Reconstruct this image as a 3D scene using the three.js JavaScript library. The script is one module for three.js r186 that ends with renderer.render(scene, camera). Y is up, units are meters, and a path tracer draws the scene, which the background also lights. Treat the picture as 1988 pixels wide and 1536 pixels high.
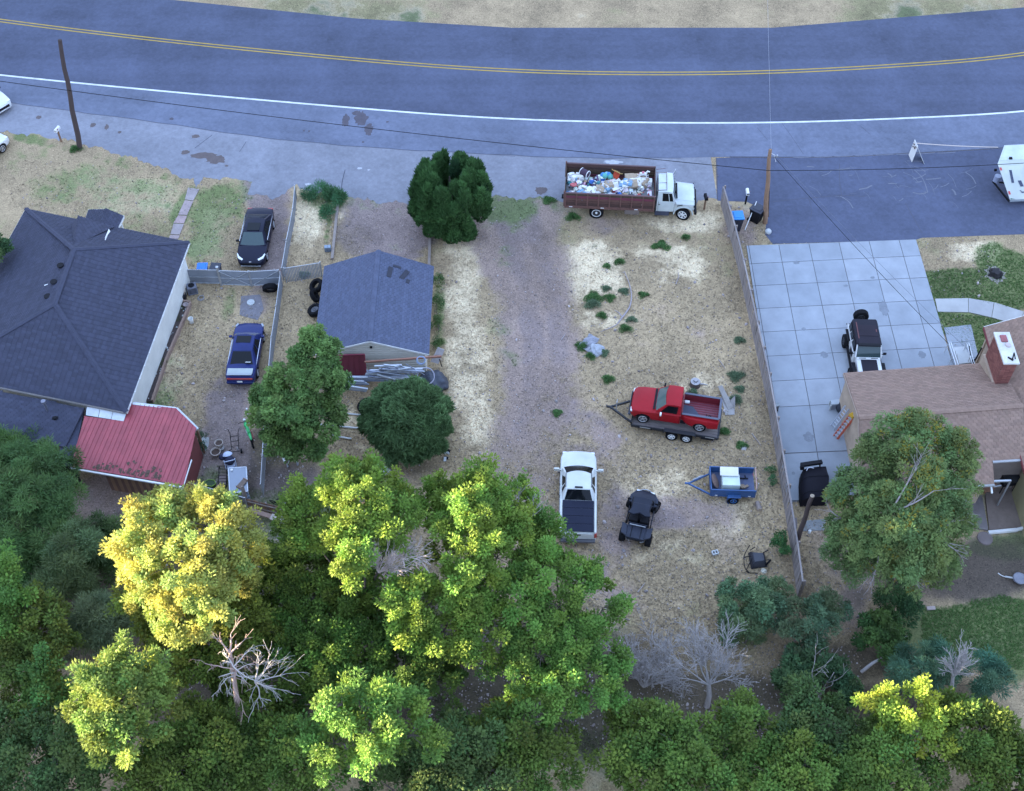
import * as THREE from 'three';
import { mergeGeometries, mergeVertices, toCreasedNormals } from 'three/addons/utils/BufferGeometryUtils.js';
import { RoundedBoxGeometry } from 'three/addons/geometries/RoundedBoxGeometry.js';
import { Brush, Evaluator, SUBTRACTION } from 'three-bvh-csg';

// ---------------------------------------------------------------- camera, sky, sun, exposure
const scene = new THREE.Scene();
const W = 1024, HH = 791;
const CAM_H = 56.5, PITCH = THREE.MathUtils.degToRad(51), FOCAL = 2421;
const camera = new THREE.PerspectiveCamera(2 * Math.atan(768 / FOCAL) * 180 / Math.PI, W / HH, 0.5, 3000);
camera.position.set(0, CAM_H, 0);
camera.rotation.set(-PITCH, 0, 0);
const renderer = new THREE.WebGLRenderer({ antialias: true });
renderer.setSize(W, HH);
renderer.toneMapping = THREE.LinearToneMapping;
renderer.toneMappingExposure = 10;
renderer.shadowMap.enabled = true;
renderer.shadowMap.type = THREE.PCFSoftShadowMap;

const SUN_EL = THREE.MathUtils.degToRad(10), SUN_AZ = THREE.MathUtils.degToRad(0);   // low sun from the left
const SUN = new THREE.Vector3(-Math.cos(SUN_EL) * Math.cos(SUN_AZ), Math.sin(SUN_EL), Math.cos(SUN_EL) * Math.sin(SUN_AZ));
{ // clear early-morning sky: deep blue overhead, paler at the horizon, warm on the sun's side
  const w = 256, h = 128, d = new Float32Array(w * h * 4);
  for (let j = 0; j < h; j++) for (let i = 0; i < w; i++) {
    const th = (j + 0.5) / h * Math.PI, ph = (i + 0.5) / w * Math.PI * 2;
    const el = Math.PI / 2 - th; // DataTexture row 0 is the bottom
    const y = -Math.sin(el), c = Math.cos(el);
    const dir = new THREE.Vector3(-Math.cos(ph) * c, y, -Math.sin(ph) * c);
    const up = Math.max(0, y), t = Math.pow(1 - up, 3.2), s = Math.max(0, dir.dot(SUN));
    const g = 0.5 * Math.pow(s, 6) * t;
    const o = (j * w + i) * 4;
    d[o] = 0.1200 + 0.0850 * t + g * 0.55;
    d[o + 1] = 0.1702 + 0.0660 * t + g * 0.38;
    d[o + 2] = 0.2780 + 0.0330 * t + g * 0.13;
    d[o + 3] = 1;
  }
  const sky = new THREE.DataTexture(d, w, h, THREE.RGBAFormat, THREE.FloatType);
  sky.mapping = THREE.EquirectangularReflectionMapping;
  sky.magFilter = THREE.LinearFilter; sky.minFilter = THREE.LinearFilter;
  sky.needsUpdate = true;
  scene.background = sky; scene.environment = sky;
}
const sun = new THREE.DirectionalLight(new THREE.Color(1.0, 0.86, 0.60), 5);
sun.position.copy(SUN).multiplyScalar(260).add(new THREE.Vector3(0, 0, -45));
sun.target.position.set(0, 0, -45);
sun.castShadow = true;
sun.shadow.mapSize.set(4096, 4096);
Object.assign(sun.shadow.camera, { left: -90, right: 90, top: 60, bottom: -60, near: 1, far: 520 });
scene.add(sun, sun.target);

// ---------------------------------------------------------------- helpers
function rng(a) { return () => { a |= 0; a = a + 0x6D2B79F5 | 0; let t = Math.imul(a ^ a >>> 15, 1 | a); t = t + Math.imul(t ^ t >>> 7, 61 | t) ^ t; return ((t ^ t >>> 14) >>> 0) / 4294967296; }; }
let rnd = rng(11);
const rr = (a, b) => a + (b - a) * rnd();
const V = (x, y, z) => new THREE.Vector3(x, y, z);
const lerp = (a, b, t) => a + (b - a) * t;
const clamp = (x, a = 0, b = 1) => Math.min(b, Math.max(a, x));
const sstep = (a, b, x) => { const t = clamp((x - a) / (b - a)); return t * t * (3 - 2 * t); };
// surveying: the place at height h that was read off the photograph at (px, py)
function G(px, py, h = 0) {
  const x = (px - 994) / FOCAL, v = (py - 768) / FOCAL, s = Math.sin(PITCH), c = Math.cos(PITCH);
  const dy = -s - v * c, dz = -c + v * s, t = (CAM_H - h) / -dy;
  return V(x * t, h, dz * t);
}
const used = new Map();
function numbered(name) { const n = used.get(name) || 0; used.set(name, n + 1); return n ? name + '_' + String(n).padStart(3, '0') : name; }
function tag(o, label, category, group, kind) {
  if (label) o.userData.label = label;
  if (category) o.userData.category = category;
  if (group) o.userData.group = group;
  if (kind) o.userData.kind = kind;
  return o;
}
const Gz = (px, py, z) => { let a = -2, b = 20; for (let i = 0; i < 40; i++) { const m = (a + b) / 2; if (G(px, py, m).z < z) a = m; else b = m; } return G(px, py, a); }; // the same on an upright plane
function thing(name, label, category, p = V(0, 0, 0), yaw = 0, group) {
  const o = new THREE.Group(); o.name = numbered(name); o.position.copy(p); o.rotation.y = yaw; scene.add(o);
  return tag(o, label, category, group);
}
function merge(list) {
  const l = list.flat(9).filter(Boolean).map(g => {
    const q = g.index ? g.toNonIndexed() : g.clone();
    for (const k of Object.keys(q.attributes)) if (!['position', 'normal', 'color'].includes(k)) q.deleteAttribute(k);
    return q;
  });
  return l.length === 1 ? l[0] : mergeGeometries(l);
}
function uvm(g) { // texture coordinates in metres, from the face's own direction
  const q = g.index ? g.toNonIndexed() : g, p = q.attributes.position, uv = new Float32Array(p.count * 2);
  const a = V(), b = V(), c = V(), n = V();
  for (let i = 0; i < p.count; i += 3) {
    a.fromBufferAttribute(p, i); b.fromBufferAttribute(p, i + 1); c.fromBufferAttribute(p, i + 2);
    n.copy(b).sub(a).cross(c.clone().sub(a));
    const x = Math.abs(n.x), y = Math.abs(n.y), z = Math.abs(n.z);
    [a, b, c].forEach((v, k) => {
      const o = (i + k) * 2;
      if (y >= x && y >= z) { uv[o] = v.x; uv[o + 1] = v.z; } else if (x >= z) { uv[o] = v.z; uv[o + 1] = v.y; } else { uv[o] = v.x; uv[o + 1] = v.y; }
    });
  }
  q.setAttribute('uv', new THREE.BufferAttribute(uv, 2));
  return q;
}
function meshOf(geo, mat) {
  const g = geo.keep ? geo : uvm(merge([geo]));
  const m = new THREE.Mesh(g, mat); m.castShadow = m.receiveShadow = true; return m;
}
function part(parent, name, geo, mat, label) { const m = meshOf(geo, mat); m.name = name; parent.add(m); if (label) m.userData.label = label; return m; }
function solo(name, label, category, geo, mat, p = V(0, 0, 0), yaw = 0, group) {
  const m = meshOf(geo, mat); m.name = numbered(name); m.position.copy(p); m.rotation.y = yaw; scene.add(m); return tag(m, label, category, group);
}
function struct(name, geo, mat, label) { const m = meshOf(geo, mat); m.name = numbered(name); m.userData.kind = 'structure'; if (label) m.userData.label = label; scene.add(m); return m; }
function tf(g, x = 0, y = 0, z = 0, rx = 0, ry = 0, rz = 0) {
  if (rx || ry || rz) g.applyMatrix4(new THREE.Matrix4().makeRotationFromEuler(new THREE.Euler(rx, ry, rz)));
  return g.translate(x, y, z);
}
const box = (w, h, d, x = 0, y = 0, z = 0, rx = 0, ry = 0, rz = 0) => tf(new THREE.BoxGeometry(w, h, d), x, y, z, rx, ry, rz);
const rbox = (w, h, d, r, x = 0, y = 0, z = 0, rx = 0, ry = 0, rz = 0) => tf(new RoundedBoxGeometry(w, h, d, 2, r), x, y, z, rx, ry, rz);
const cyl = (r1, r2, h, x = 0, y = 0, z = 0, seg = 16, rx = 0, ry = 0, rz = 0) => tf(new THREE.CylinderGeometry(r1, r2, h, seg), x, y, z, rx, ry, rz);
const Y = V(0, 1, 0);
function rod(a, b, r = 0.02, seg = 6, r2 = r) {
  const d = b.clone().sub(a), g = new THREE.CylinderGeometry(r2, r, d.length(), seg);
  g.applyQuaternion(new THREE.Quaternion().setFromUnitVectors(Y, d.clone().normalize()));
  return g.translate((a.x + b.x) / 2, (a.y + b.y) / 2, (a.z + b.z) / 2);
}
function beam(a, b, w, h) { // a squared bar between two points, its top kept level
  const d = b.clone().sub(a), g = new THREE.BoxGeometry(d.length(), h, w);
  const x = d.clone().normalize(), z = V(0, 1, 0).cross(x).negate(); if (z.length() < 0.01) z.set(0, 0, 1); z.normalize();
  const m = new THREE.Matrix4().makeBasis(x, z.clone().cross(x), z);
  g.applyMatrix4(m);
  return g.translate((a.x + b.x) / 2, (a.y + b.y) / 2, (a.z + b.z) / 2);
}
const pipe = (pts, r = 0.02, seg = 24, rs = 6) => new THREE.TubeGeometry(new THREE.CatmullRomCurve3(pts), seg, r, rs);
function limb(pts, radii, seg = 6) { // a tapering, bending round member
  const pos = [], idx = [], n = pts.length;
  let nrm = V(1, 0, 0);
  for (let i = 0; i < n; i++) {
    const t = pts[Math.min(n - 1, i + 1)].clone().sub(pts[Math.max(0, i - 1)]).normalize();
    nrm = nrm.sub(t.clone().multiplyScalar(nrm.dot(t))); if (nrm.length() < 0.05) nrm = V(0, 0, 1).sub(t.clone().multiplyScalar(t.z)); nrm.normalize();
    const b = t.clone().cross(nrm);
    for (let k = 0; k < seg; k++) {
      const a = k / seg * Math.PI * 2;
      const q = pts[i].clone().addScaledVector(nrm, Math.cos(a) * radii[i]).addScaledVector(b, Math.sin(a) * radii[i]);
      pos.push(q.x, q.y, q.z);
    }
  }
  for (let i = 0; i < n - 1; i++) for (let k = 0; k < seg; k++) {
    const a = i * seg + k, b = i * seg + (k + 1) % seg, c = a + seg, d = b + seg;
    idx.push(a, b, d, a, d, c);
  }
  for (let k = 1; k < seg - 1; k++) { const o = (n - 1) * seg; idx.push(o, o + k, o + k + 1); idx.push(0, k + 1, k); }
  const g = new THREE.BufferGeometry(); g.setAttribute('position', new THREE.Float32BufferAttribute(pos, 3)); g.setIndex(idx); g.computeVertexNormals();
  return g;
}
function loft(rings, crease = 0.6) { // closed rings of points, capped
  const pos = [], idx = [], m = rings[0].length, n = rings.length;
  for (const r of rings) for (const q of r) pos.push(q.x, q.y, q.z);
  for (let i = 0; i < n - 1; i++) for (let k = 0; k < m; k++) { const a = i * m + k, b = i * m + (k + 1) % m; idx.push(a, b, b + m, a, b + m, a + m); }
  for (const [o, f] of [[0, 1], [(n - 1) * m, 0]]) for (let k = 1; k < m - 1; k++) f ? idx.push(o, o + k + 1, o + k) : idx.push(o, o + k, o + k + 1);
  const g = new THREE.BufferGeometry(); g.setAttribute('position', new THREE.Float32BufferAttribute(pos, 3)); g.setIndex(idx);
  const q = toCreasedNormals(g, crease); return q;
}
function polyShape(pts) { const s = new THREE.Shape(); pts.forEach((p, i) => i ? s.lineTo(p[0], p[1]) : s.moveTo(p[0], p[1])); return s; }
function sheet(pts, y = 0, thick = 0) { // a flat piece of ground from a list of world points
  const s = polyShape(pts.map(p => [p.x, -p.z]));
  const g = thick ? new THREE.ExtrudeGeometry(s, { depth: thick, bevelEnabled: false }) : new THREE.ShapeGeometry(s);
  return g.rotateX(-Math.PI / 2).translate(0, y - thick, 0);
}
const GP = (list, h = 0) => list.map(([x, y]) => G(x, y, h));
function poly3(pts, thick = 0.05) { // a planar board through 3-D points, given thickness downwards along its normal
  const n = pts[1].clone().sub(pts[0]).cross(pts[2].clone().sub(pts[0])).normalize(); if (n.y < 0) n.negate();
  const u = pts[1].clone().sub(pts[0]).normalize(), w = n.clone().cross(u).normalize();
  const s = polyShape(pts.map(p => { const q = p.clone().sub(pts[0]); return [q.dot(u), q.dot(w)]; }));
  const g = new THREE.ExtrudeGeometry(s, { depth: thick, bevelEnabled: false }).translate(0, 0, -thick);
  g.applyMatrix4(new THREE.Matrix4().makeBasis(u, w, n)); return g.translate(pts[0].x, pts[0].y, pts[0].z);
}
// tileable noise
function noiseTile(N, f0, oct, seed, gain = 0.5) {
  const r = rng(seed), out = new Float32Array(N * N); let amp = 1, tot = 0, f = f0;
  for (let o = 0; o < oct; o++) {
    const L = new Float32Array(f * f); for (let i = 0; i < f * f; i++) L[i] = r();
    for (let y = 0; y < N; y++) { const v = y / N * f, y0 = v | 0, ty = v - y0, sy = ty * ty * (3 - 2 * ty), ya = y0 % f, yb = (y0 + 1) % f;
      for (let x = 0; x < N; x++) { const u = x / N * f, x0 = u | 0, tx = u - x0, sx = tx * tx * (3 - 2 * tx), xa = x0 % f, xb = (x0 + 1) % f;
        out[y * N + x] += amp * lerp(lerp(L[ya * f + xa], L[ya * f + xb], sx), lerp(L[yb * f + xa], L[yb * f + xb], sx), sy); } }
    tot += amp; amp *= gain; f *= 2; if (f > N) break;
  }
  let lo = 1e9, hi = -1e9; for (let i = 0; i < out.length; i++) { out[i] /= tot; lo = Math.min(lo, out[i]); hi = Math.max(hi, out[i]); }
  for (let i = 0; i < out.length; i++) out[i] = (out[i] - lo) / (hi - lo);
  return out;
}
const enc = v => { v = clamp(v); return 255 * (v <= 0.0031308 ? v * 12.92 : 1.055 * Math.pow(v, 1 / 2.4) - 0.055); };
function texFrom(N, fn, tile, srgb = true, M = N) {
  const d = new Uint8Array(N * M * 4);
  for (let y = 0; y < M; y++) for (let x = 0; x < N; x++) { const c = fn(x, y), o = (y * N + x) * 4; for (let k = 0; k < 3; k++) d[o + k] = srgb ? enc(c[k]) : clamp(c[k]) * 255; d[o + 3] = 255; }
  const t = new THREE.DataTexture(d, N, M); t.wrapS = t.wrapT = THREE.RepeatWrapping; t.magFilter = THREE.LinearFilter; t.minFilter = THREE.LinearMipmapLinearFilter; t.generateMipmaps = true;
  if (tile) t.repeat.set(1 / tile, 1 / tile); if (srgb) t.colorSpace = THREE.SRGBColorSpace; t.needsUpdate = true; return t;
}
const N1 = noiseTile(256, 4, 6, 3, 0.6), N2 = noiseTile(256, 16, 5, 9, 0.75), N3 = noiseTile(512, 3, 8, 21, 0.55);
const T = {
  soft: texFrom(256, (x, y) => { const v = 0.78 + 0.22 * N1[y * 256 + x]; return [v, v, v]; }, 3.1),
  worn: texFrom(256, (x, y) => { const n = N1[y * 256 + x], m = N2[y * 256 + x], v = 0.62 + 0.28 * n + 0.18 * (m - 0.3); return [v, v * 0.99, v * 0.97]; }, 2.3),
  grain: texFrom(256, (x, y) => { const m = N2[y * 256 + x], n = N1[y * 256 + x], v = 0.55 + 0.3 * m + 0.18 * n; return [v, v, v]; }, 1.3),
  wood: texFrom(256, (x, y) => { const m = N2[((y * 9) % 256) * 256 + ((x / 6) | 0)], n = N1[y * 256 + x], v = 0.5 + 0.38 * m + 0.16 * n; return [v, v * 0.98, v * 0.95]; }, 1.2),
  bump: texFrom(256, (x, y) => { const v = N2[y * 256 + x]; return [v, v, v]; }, 0.9, false),
};
const C = (r, g, b) => new THREE.Color().setRGB(r, g, b);
function mat(r, g, b, o = {}) {
  const { map, bump, phys, ...rest } = o;
  const M = phys ? THREE.MeshPhysicalMaterial : THREE.MeshStandardMaterial;
  const m = new M({ color: C(r, g, b), roughness: 0.85, metalness: 0, ...(phys || {}), ...rest });
  if (map) m.map = T[map]; if (bump) { m.bumpMap = T.bump; m.bumpScale = bump; }
  return m;
}
const paint = (r, g, b, o = {}) => mat(r, g, b, { roughness: 0.42, map: 'soft', phys: { clearcoat: 0.12, clearcoatRoughness: 0.1, specularIntensity: 0.25 }, ...o });
const M = {
  glass: mat(0.006, 0.007, 0.009, { roughness: 0.06, phys: { specularIntensity: 0.4 } }),
  glassPale: mat(0.035, 0.06, 0.06, { roughness: 0.06, phys: { specularIntensity: 1 } }),
  tyre: mat(0.014, 0.014, 0.016, { roughness: 0.9, map: 'grain', phys: { specularIntensity: 0.2 } }),
  rim: mat(0.62, 0.62, 0.63, { roughness: 0.3, metalness: 0.7, map: 'soft' }),
  rimDark: mat(0.05, 0.05, 0.055, { roughness: 0.5, metalness: 0.5 }),
  black: mat(0.013, 0.013, 0.016, { roughness: 0.6, map: 'soft', phys: { specularIntensity: 0.25 } }),
  blackMetal: mat(0.03, 0.032, 0.038, { roughness: 0.5, metalness: 0.3, map: 'worn' }),
  chrome: mat(0.75, 0.75, 0.76, { roughness: 0.18, metalness: 1 }),
  galv: mat(0.55, 0.57, 0.6, { roughness: 0.42, metalness: 0.6, map: 'worn' }),
  red: mat(0.35, 0.015, 0.01, { roughness: 0.3, phys: { clearcoat: 1 } }),
  white: mat(0.78, 0.78, 0.75, { roughness: 0.55, map: 'soft' }),
  whiteWall: mat(0.78, 0.77, 0.7, { roughness: 0.75, map: 'soft' }),
  lamp: mat(0.7, 0.72, 0.72, { roughness: 0.1, phys: { clearcoat: 1 } }),
  woodGrey: mat(0.3, 0.25, 0.22, { roughness: 0.9, map: 'wood' }),
  woodBrown: mat(0.27, 0.16, 0.1, { roughness: 0.85, map: 'wood' }),
  woodPale: mat(0.55, 0.44, 0.34, { roughness: 0.85, map: 'wood' }),
  bark: mat(0.13, 0.1, 0.085, { roughness: 0.95, map: 'grain', bump: 0.02 }),
  barkPale: mat(0.52, 0.46, 0.42, { roughness: 0.9, map: 'grain' }),
  concrete: mat(0.47, 0.48, 0.47, { roughness: 0.9, map: 'soft', bump: 0.004 }),
};
// ---------------------------------------------------------------- ground, road, drives
const PXM = 33.3;                                  // picture pixels per metre across, at the middle of the photograph
function blob(px, py, rx, ry, w = 1) { const c = G(px, py), s = FOCAL * (Math.sin(PITCH) + (py - 768) / FOCAL * Math.cos(PITCH)) / CAM_H, d = s * s * CAM_H / FOCAL; return [c.x, c.z, rx / s, ry / d, w]; }
function band(pts, r, w = 1) { const o = []; for (let i = 0; i < pts.length - 1; i++) for (let k = 0; k < 5; k++) { const t = k / 5; o.push(blob(lerp(pts[i][0], pts[i + 1][0], t), lerp(pts[i][1], pts[i + 1][1], t), r, r * 0.8, w)); } return o; }
// patches of the yard: bare soil, straw, green, plus tree shade painted into the soil
const DIRT_AND_SHADE = [
  ...band([[990, 400], [1010, 480], [1035, 560], [1055, 640], [1055, 720], [1060, 790]], 84, 1.15), ...band([[1060, 790], [1030, 860], [1000, 930]], 90, 1), blob(1130, 900, 120, 60, 0.7), blob(1300, 620, 110, 60, 0.5), ...band([[1060, 790], [1150, 830], [1190, 850]], 48, 0.8),
  blob(1250, 690, 90, 40, 0.55), blob(1330, 640, 60, 30, 0.5), blob(1240, 640, 40, 25, 0.4), blob(1330, 1000, 110, 40, 0.75), blob(1120, 900, 70, 60, 0.7), blob(1190, 1010, 50, 110, 0.7), blob(1130, 1110, 60, 40, 0.9), blob(1250, 1150, 90, 40, 0.55), blob(1400, 1060, 60, 40, 0.4),
  blob(760, 440, 90, 75, 0.95), blob(700, 450, 45, 40, 0.8), blob(960, 430, 50, 50, 0.7), blob(1190, 440, 60, 22, 0.6), blob(1300, 560, 60, 30, 0.35),
  ...band([[515, 350], [520, 400], [525, 520], [515, 560], [500, 600]], 40, 1), ...band([[440, 760], [430, 840], [445, 920]], 60, 1.1), blob(560, 940, 80, 50, 0.9), blob(680, 920, 110, 40, 0.7), blob(300, 980, 160, 70, 1.1), blob(210, 960, 80, 60, 1), blob(470, 750, 40, 40, 0.8),
  blob(1850, 1110, 190, 60, 0.8), blob(1700, 1110, 160, 60, 0.55), blob(1620, 1110, 60, 120, 0.6), blob(1800, 1150, 120, 40, 0.4), blob(1440, 450, 40, 40, 0.9), blob(1900, 1270, 80, 40, 0.7),  // first patch here darkens the right yard as painted tree shade
];
const STRAW = [
  blob(890, 560, 55, 80, 0.9), blob(900, 700, 50, 110, 1), blob(930, 830, 40, 80, 0.85), blob(1150, 540, 90, 70, 1), blob(1130, 520, 40, 40, 0.8), blob(1170, 620, 90, 25, 1), blob(1290, 520, 90, 60, 0.7), blob(1350, 740, 60, 30, 0.8), blob(1240, 930, 120, 60, 0.6), blob(1400, 1000, 70, 60, 0.5), blob(1300, 1080, 100, 60, 0.5), blob(900, 480, 40, 50, 0.8),
  blob(600, 430, 40, 55, 0.9), blob(660, 400, 14, 80, 0.6), blob(420, 450, 40, 60, 0.5), blob(380, 620, 70, 60, 0.5), blob(340, 720, 50, 60, 0.6), blob(250, 350, 130, 60, 0.4), blob(1880, 490, 70, 22, 1), blob(1320, 430, 120, 24, 0.75), blob(1200, 490, 80, 26, 0.6), blob(690, 880, 60, 26, 0.5), blob(660, 820, 60, 40, 0.6),
];
const GREEN = [
  ...band([[40, 265], [150, 290], [250, 320], [370, 355]], 16, 0.75), ...band([[370, 370], [340, 440]], 20, 0.7), blob(420, 390, 50, 40, 0.7), blob(430, 500, 30, 40, 0.4), blob(445, 590, 18, 60, 0.75), blob(430, 660, 30, 30, 0.6), blob(320, 800, 60, 30, 0.4),
  ...band([[855, 530], [852, 600], [855, 680]], 16, 0.9), blob(585, 580, 26, 60, 0.85), ...band([[640, 430], [632, 480]], 9, 0.9), blob(635, 380, 35, 25, 0.8),
  blob(960, 640, 36, 40, 0.4), blob(985, 700, 36, 40, 0.4), blob(990, 590, 30, 26, 0.35), blob(860, 600, 20, 80, 0.4), blob(1000, 410, 40, 24, 0.4), blob(1100, 830, 60, 60, 0.4), blob(990, 500, 30, 40, 0.3),
  blob(1900, 565, 150, 46, 2.2), blob(1960, 530, 70, 50, 1.6), blob(1860, 620, 70, 30, 2.4), blob(1920, 650, 60, 50, 2.4), blob(1880, 1230, 150, 50, 2.2), blob(1960, 1300, 60, 40, 1.2), blob(1960, 1210, 90, 45, 2.2), blob(200, 340, 230, 70, 0.52), blob(80, 330, 120, 60, 0.5), blob(420, 430, 60, 90, 0.62), blob(400, 620, 70, 110, 0.5), blob(350, 740, 60, 80, 0.5), blob(1780, 1250, 60, 60, 0.8), blob(1960, 1065, 80, 20, 1),
  blob(1450, 1200, 60, 60, 0.8), blob(1560, 1190, 60, 60, 0.6), blob(640, 840, 80, 30, 0.5), blob(240, 440, 100, 40, 0.3), blob(560, 840, 60, 60, 0.6),
];
const DARK_AND_SHADE = [
  blob(1850, 1110, 200, 70, 0.85), blob(1640, 1120, 80, 90, 0.5), blob(1300, 1270, 160, 60, 0.6), // damp leaf mould under the creek trees; first patch is painted tree shade
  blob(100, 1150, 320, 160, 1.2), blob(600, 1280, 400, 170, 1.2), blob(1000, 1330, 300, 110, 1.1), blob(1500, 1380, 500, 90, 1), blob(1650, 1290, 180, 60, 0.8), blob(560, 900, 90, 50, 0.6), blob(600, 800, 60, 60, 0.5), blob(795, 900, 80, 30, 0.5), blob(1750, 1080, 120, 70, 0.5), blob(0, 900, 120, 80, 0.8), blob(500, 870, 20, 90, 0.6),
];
const GRAVEL = [ // packed grey gravel and wheel ruts
  ...band([[515, 350], [520, 400], [525, 520], [515, 560]], 34, 1.3), ...band([[440, 760], [430, 840], [450, 930]], 50, 1.2), blob(470, 740, 40, 30, 1), blob(500, 590, 34, 30, 1), blob(760, 440, 90, 70, 1.5), blob(690, 460, 50, 45, 1.4),
  ...band([[975, 400], [1000, 480], [1022, 560], [1035, 640], [1035, 720], [1030, 790], [1010, 850]], 28, 0.72), ...band([[1010, 395], [1045, 480], [1070, 560], [1085, 640], [1085, 720], [1095, 790], [1120, 840]], 28, 0.72), ...band([[1085, 740], [1130, 800], [1190, 830]], 14, 0.8), ...band([[1060, 860], [1075, 960], [1080, 1060]], 14, 0.7), ...band([[1165, 870], [1175, 960], [1180, 1060]], 14, 0.7), blob(1120, 880, 60, 30, 0.8), blob(1190, 960, 20, 60, 0.8), blob(1130, 1110, 50, 30, 0.9), blob(1300, 1010, 60, 26, 0.6), blob(560, 940, 80, 40, 0.9), blob(260, 960, 120, 50, 0.7), blob(1330, 600, 40, 50, 0.5), blob(1280, 690, 60, 30, 0.55), blob(1180, 450, 40, 14, 0.6),
];
const AX0 = -46, AX1 = 46, AZ0 = -98, AZ1 = -6, GN = 2048, CN = 512;
function coarse(list) {
  const f = new Float32Array(CN * CN);
  for (const [cx, cz, rx, rz, w] of list) {
    const i0 = Math.max(0, ((cx - rx * 1.6 - AX0) / (AX1 - AX0) * CN) | 0), i1 = Math.min(CN - 1, ((cx + rx * 1.6 - AX0) / (AX1 - AX0) * CN) | 0);
    const j0 = Math.max(0, ((cz - rz * 1.6 - AZ0) / (AZ1 - AZ0) * CN) | 0), j1 = Math.min(CN - 1, ((cz + rz * 1.6 - AZ0) / (AZ1 - AZ0) * CN) | 0);
    for (let j = j0; j <= j1; j++) for (let i = i0; i <= i1; i++) {
      const x = AX0 + (i + 0.5) / CN * (AX1 - AX0), z = AZ0 + (j + 0.5) / CN * (AZ1 - AZ0), d = Math.hypot((x - cx) / rx, (z - cz) / rz);
      const v = w * (1 - sstep(0.35, 1.5, d)); if (v > f[j * CN + i]) f[j * CN + i] = v;
    }
  }
  return f;
}
const fields = [DIRT_AND_SHADE, STRAW, GREEN, DARK_AND_SHADE, GRAVEL].map(coarse);
function bil(f, u, v) { const x = clamp(u * CN - 0.5, 0, CN - 1.001), y = clamp(v * CN - 0.5, 0, CN - 1.001), i = x | 0, j = y | 0, a = x - i, b = y - j, o = j * CN + i; return lerp(lerp(f[o], f[o + 1], a), lerp(f[o + CN], f[o + CN + 1], a), b); }
const nz = (t, N, x, y) => t[(((y % N) + N) % N | 0) * N + (((x % N) + N) % N | 0)];
function groundAt(x, z) { // weights of bare soil, straw, green, leaf mould at a place, painted shade included
  const u = (x - AX0) / (AX1 - AX0), v = (z - AZ0) / (AZ1 - AZ0), i = u * GN, j = v * GN;
  const n = nz(N3, 512, i * 0.5, j * 0.5) - 0.5, m = nz(N1, 256, i * 0.9, j * 0.9) - 0.5, q = nz(N2, 256, i, j) - 0.5;
  const k = 1.3 * n + 1.0 * m + 0.5 * q;
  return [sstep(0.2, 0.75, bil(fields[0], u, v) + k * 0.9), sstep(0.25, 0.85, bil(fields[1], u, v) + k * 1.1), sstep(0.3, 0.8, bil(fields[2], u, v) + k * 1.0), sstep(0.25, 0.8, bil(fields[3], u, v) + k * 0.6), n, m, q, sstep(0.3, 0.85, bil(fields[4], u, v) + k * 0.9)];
}
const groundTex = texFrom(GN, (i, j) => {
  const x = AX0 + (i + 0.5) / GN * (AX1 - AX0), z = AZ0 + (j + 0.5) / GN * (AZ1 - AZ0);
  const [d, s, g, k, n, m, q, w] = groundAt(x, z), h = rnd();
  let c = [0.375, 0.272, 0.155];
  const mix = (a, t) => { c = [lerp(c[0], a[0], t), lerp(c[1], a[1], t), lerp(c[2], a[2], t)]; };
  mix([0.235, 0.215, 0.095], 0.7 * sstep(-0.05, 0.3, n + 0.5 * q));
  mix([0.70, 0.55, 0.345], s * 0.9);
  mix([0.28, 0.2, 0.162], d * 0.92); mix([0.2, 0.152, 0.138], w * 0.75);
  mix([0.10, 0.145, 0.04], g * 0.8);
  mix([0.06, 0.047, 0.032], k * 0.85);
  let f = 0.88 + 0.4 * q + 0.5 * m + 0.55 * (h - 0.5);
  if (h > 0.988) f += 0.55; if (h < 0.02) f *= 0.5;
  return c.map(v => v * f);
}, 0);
{
  groundTex.wrapS = groundTex.wrapT = THREE.ClampToEdgeWrapping; groundTex.repeat.set(1, 1);
  const g = new THREE.PlaneGeometry(AX1 - AX0, AZ1 - AZ0, 1, 1).rotateX(-Math.PI / 2).translate((AX0 + AX1) / 2, 0, (AZ0 + AZ1) / 2);
  const uv = g.attributes.uv, p = g.attributes.position; for (let i = 0; i < p.count; i++) uv.setXY(i, (p.getX(i) - AX0) / (AX1 - AX0), (p.getZ(i) - AZ0) / (AZ1 - AZ0));
  g.keep = true;
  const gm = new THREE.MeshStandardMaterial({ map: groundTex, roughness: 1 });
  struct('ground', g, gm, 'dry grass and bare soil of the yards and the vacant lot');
  const far = new THREE.RingGeometry(58, 1600, 64, 1).rotateX(-Math.PI / 2).translate(0, -0.02, -52);
  struct('terrain', [sheet([V(-1500, 0, -1500), V(1500, 0, -1500), V(1500, 0, 1500), V(-1500, 0, 1500)], -0.03)], mat(0.2, 0.17, 0.09, { map: 'worn', roughness: 1 }));
}
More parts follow.
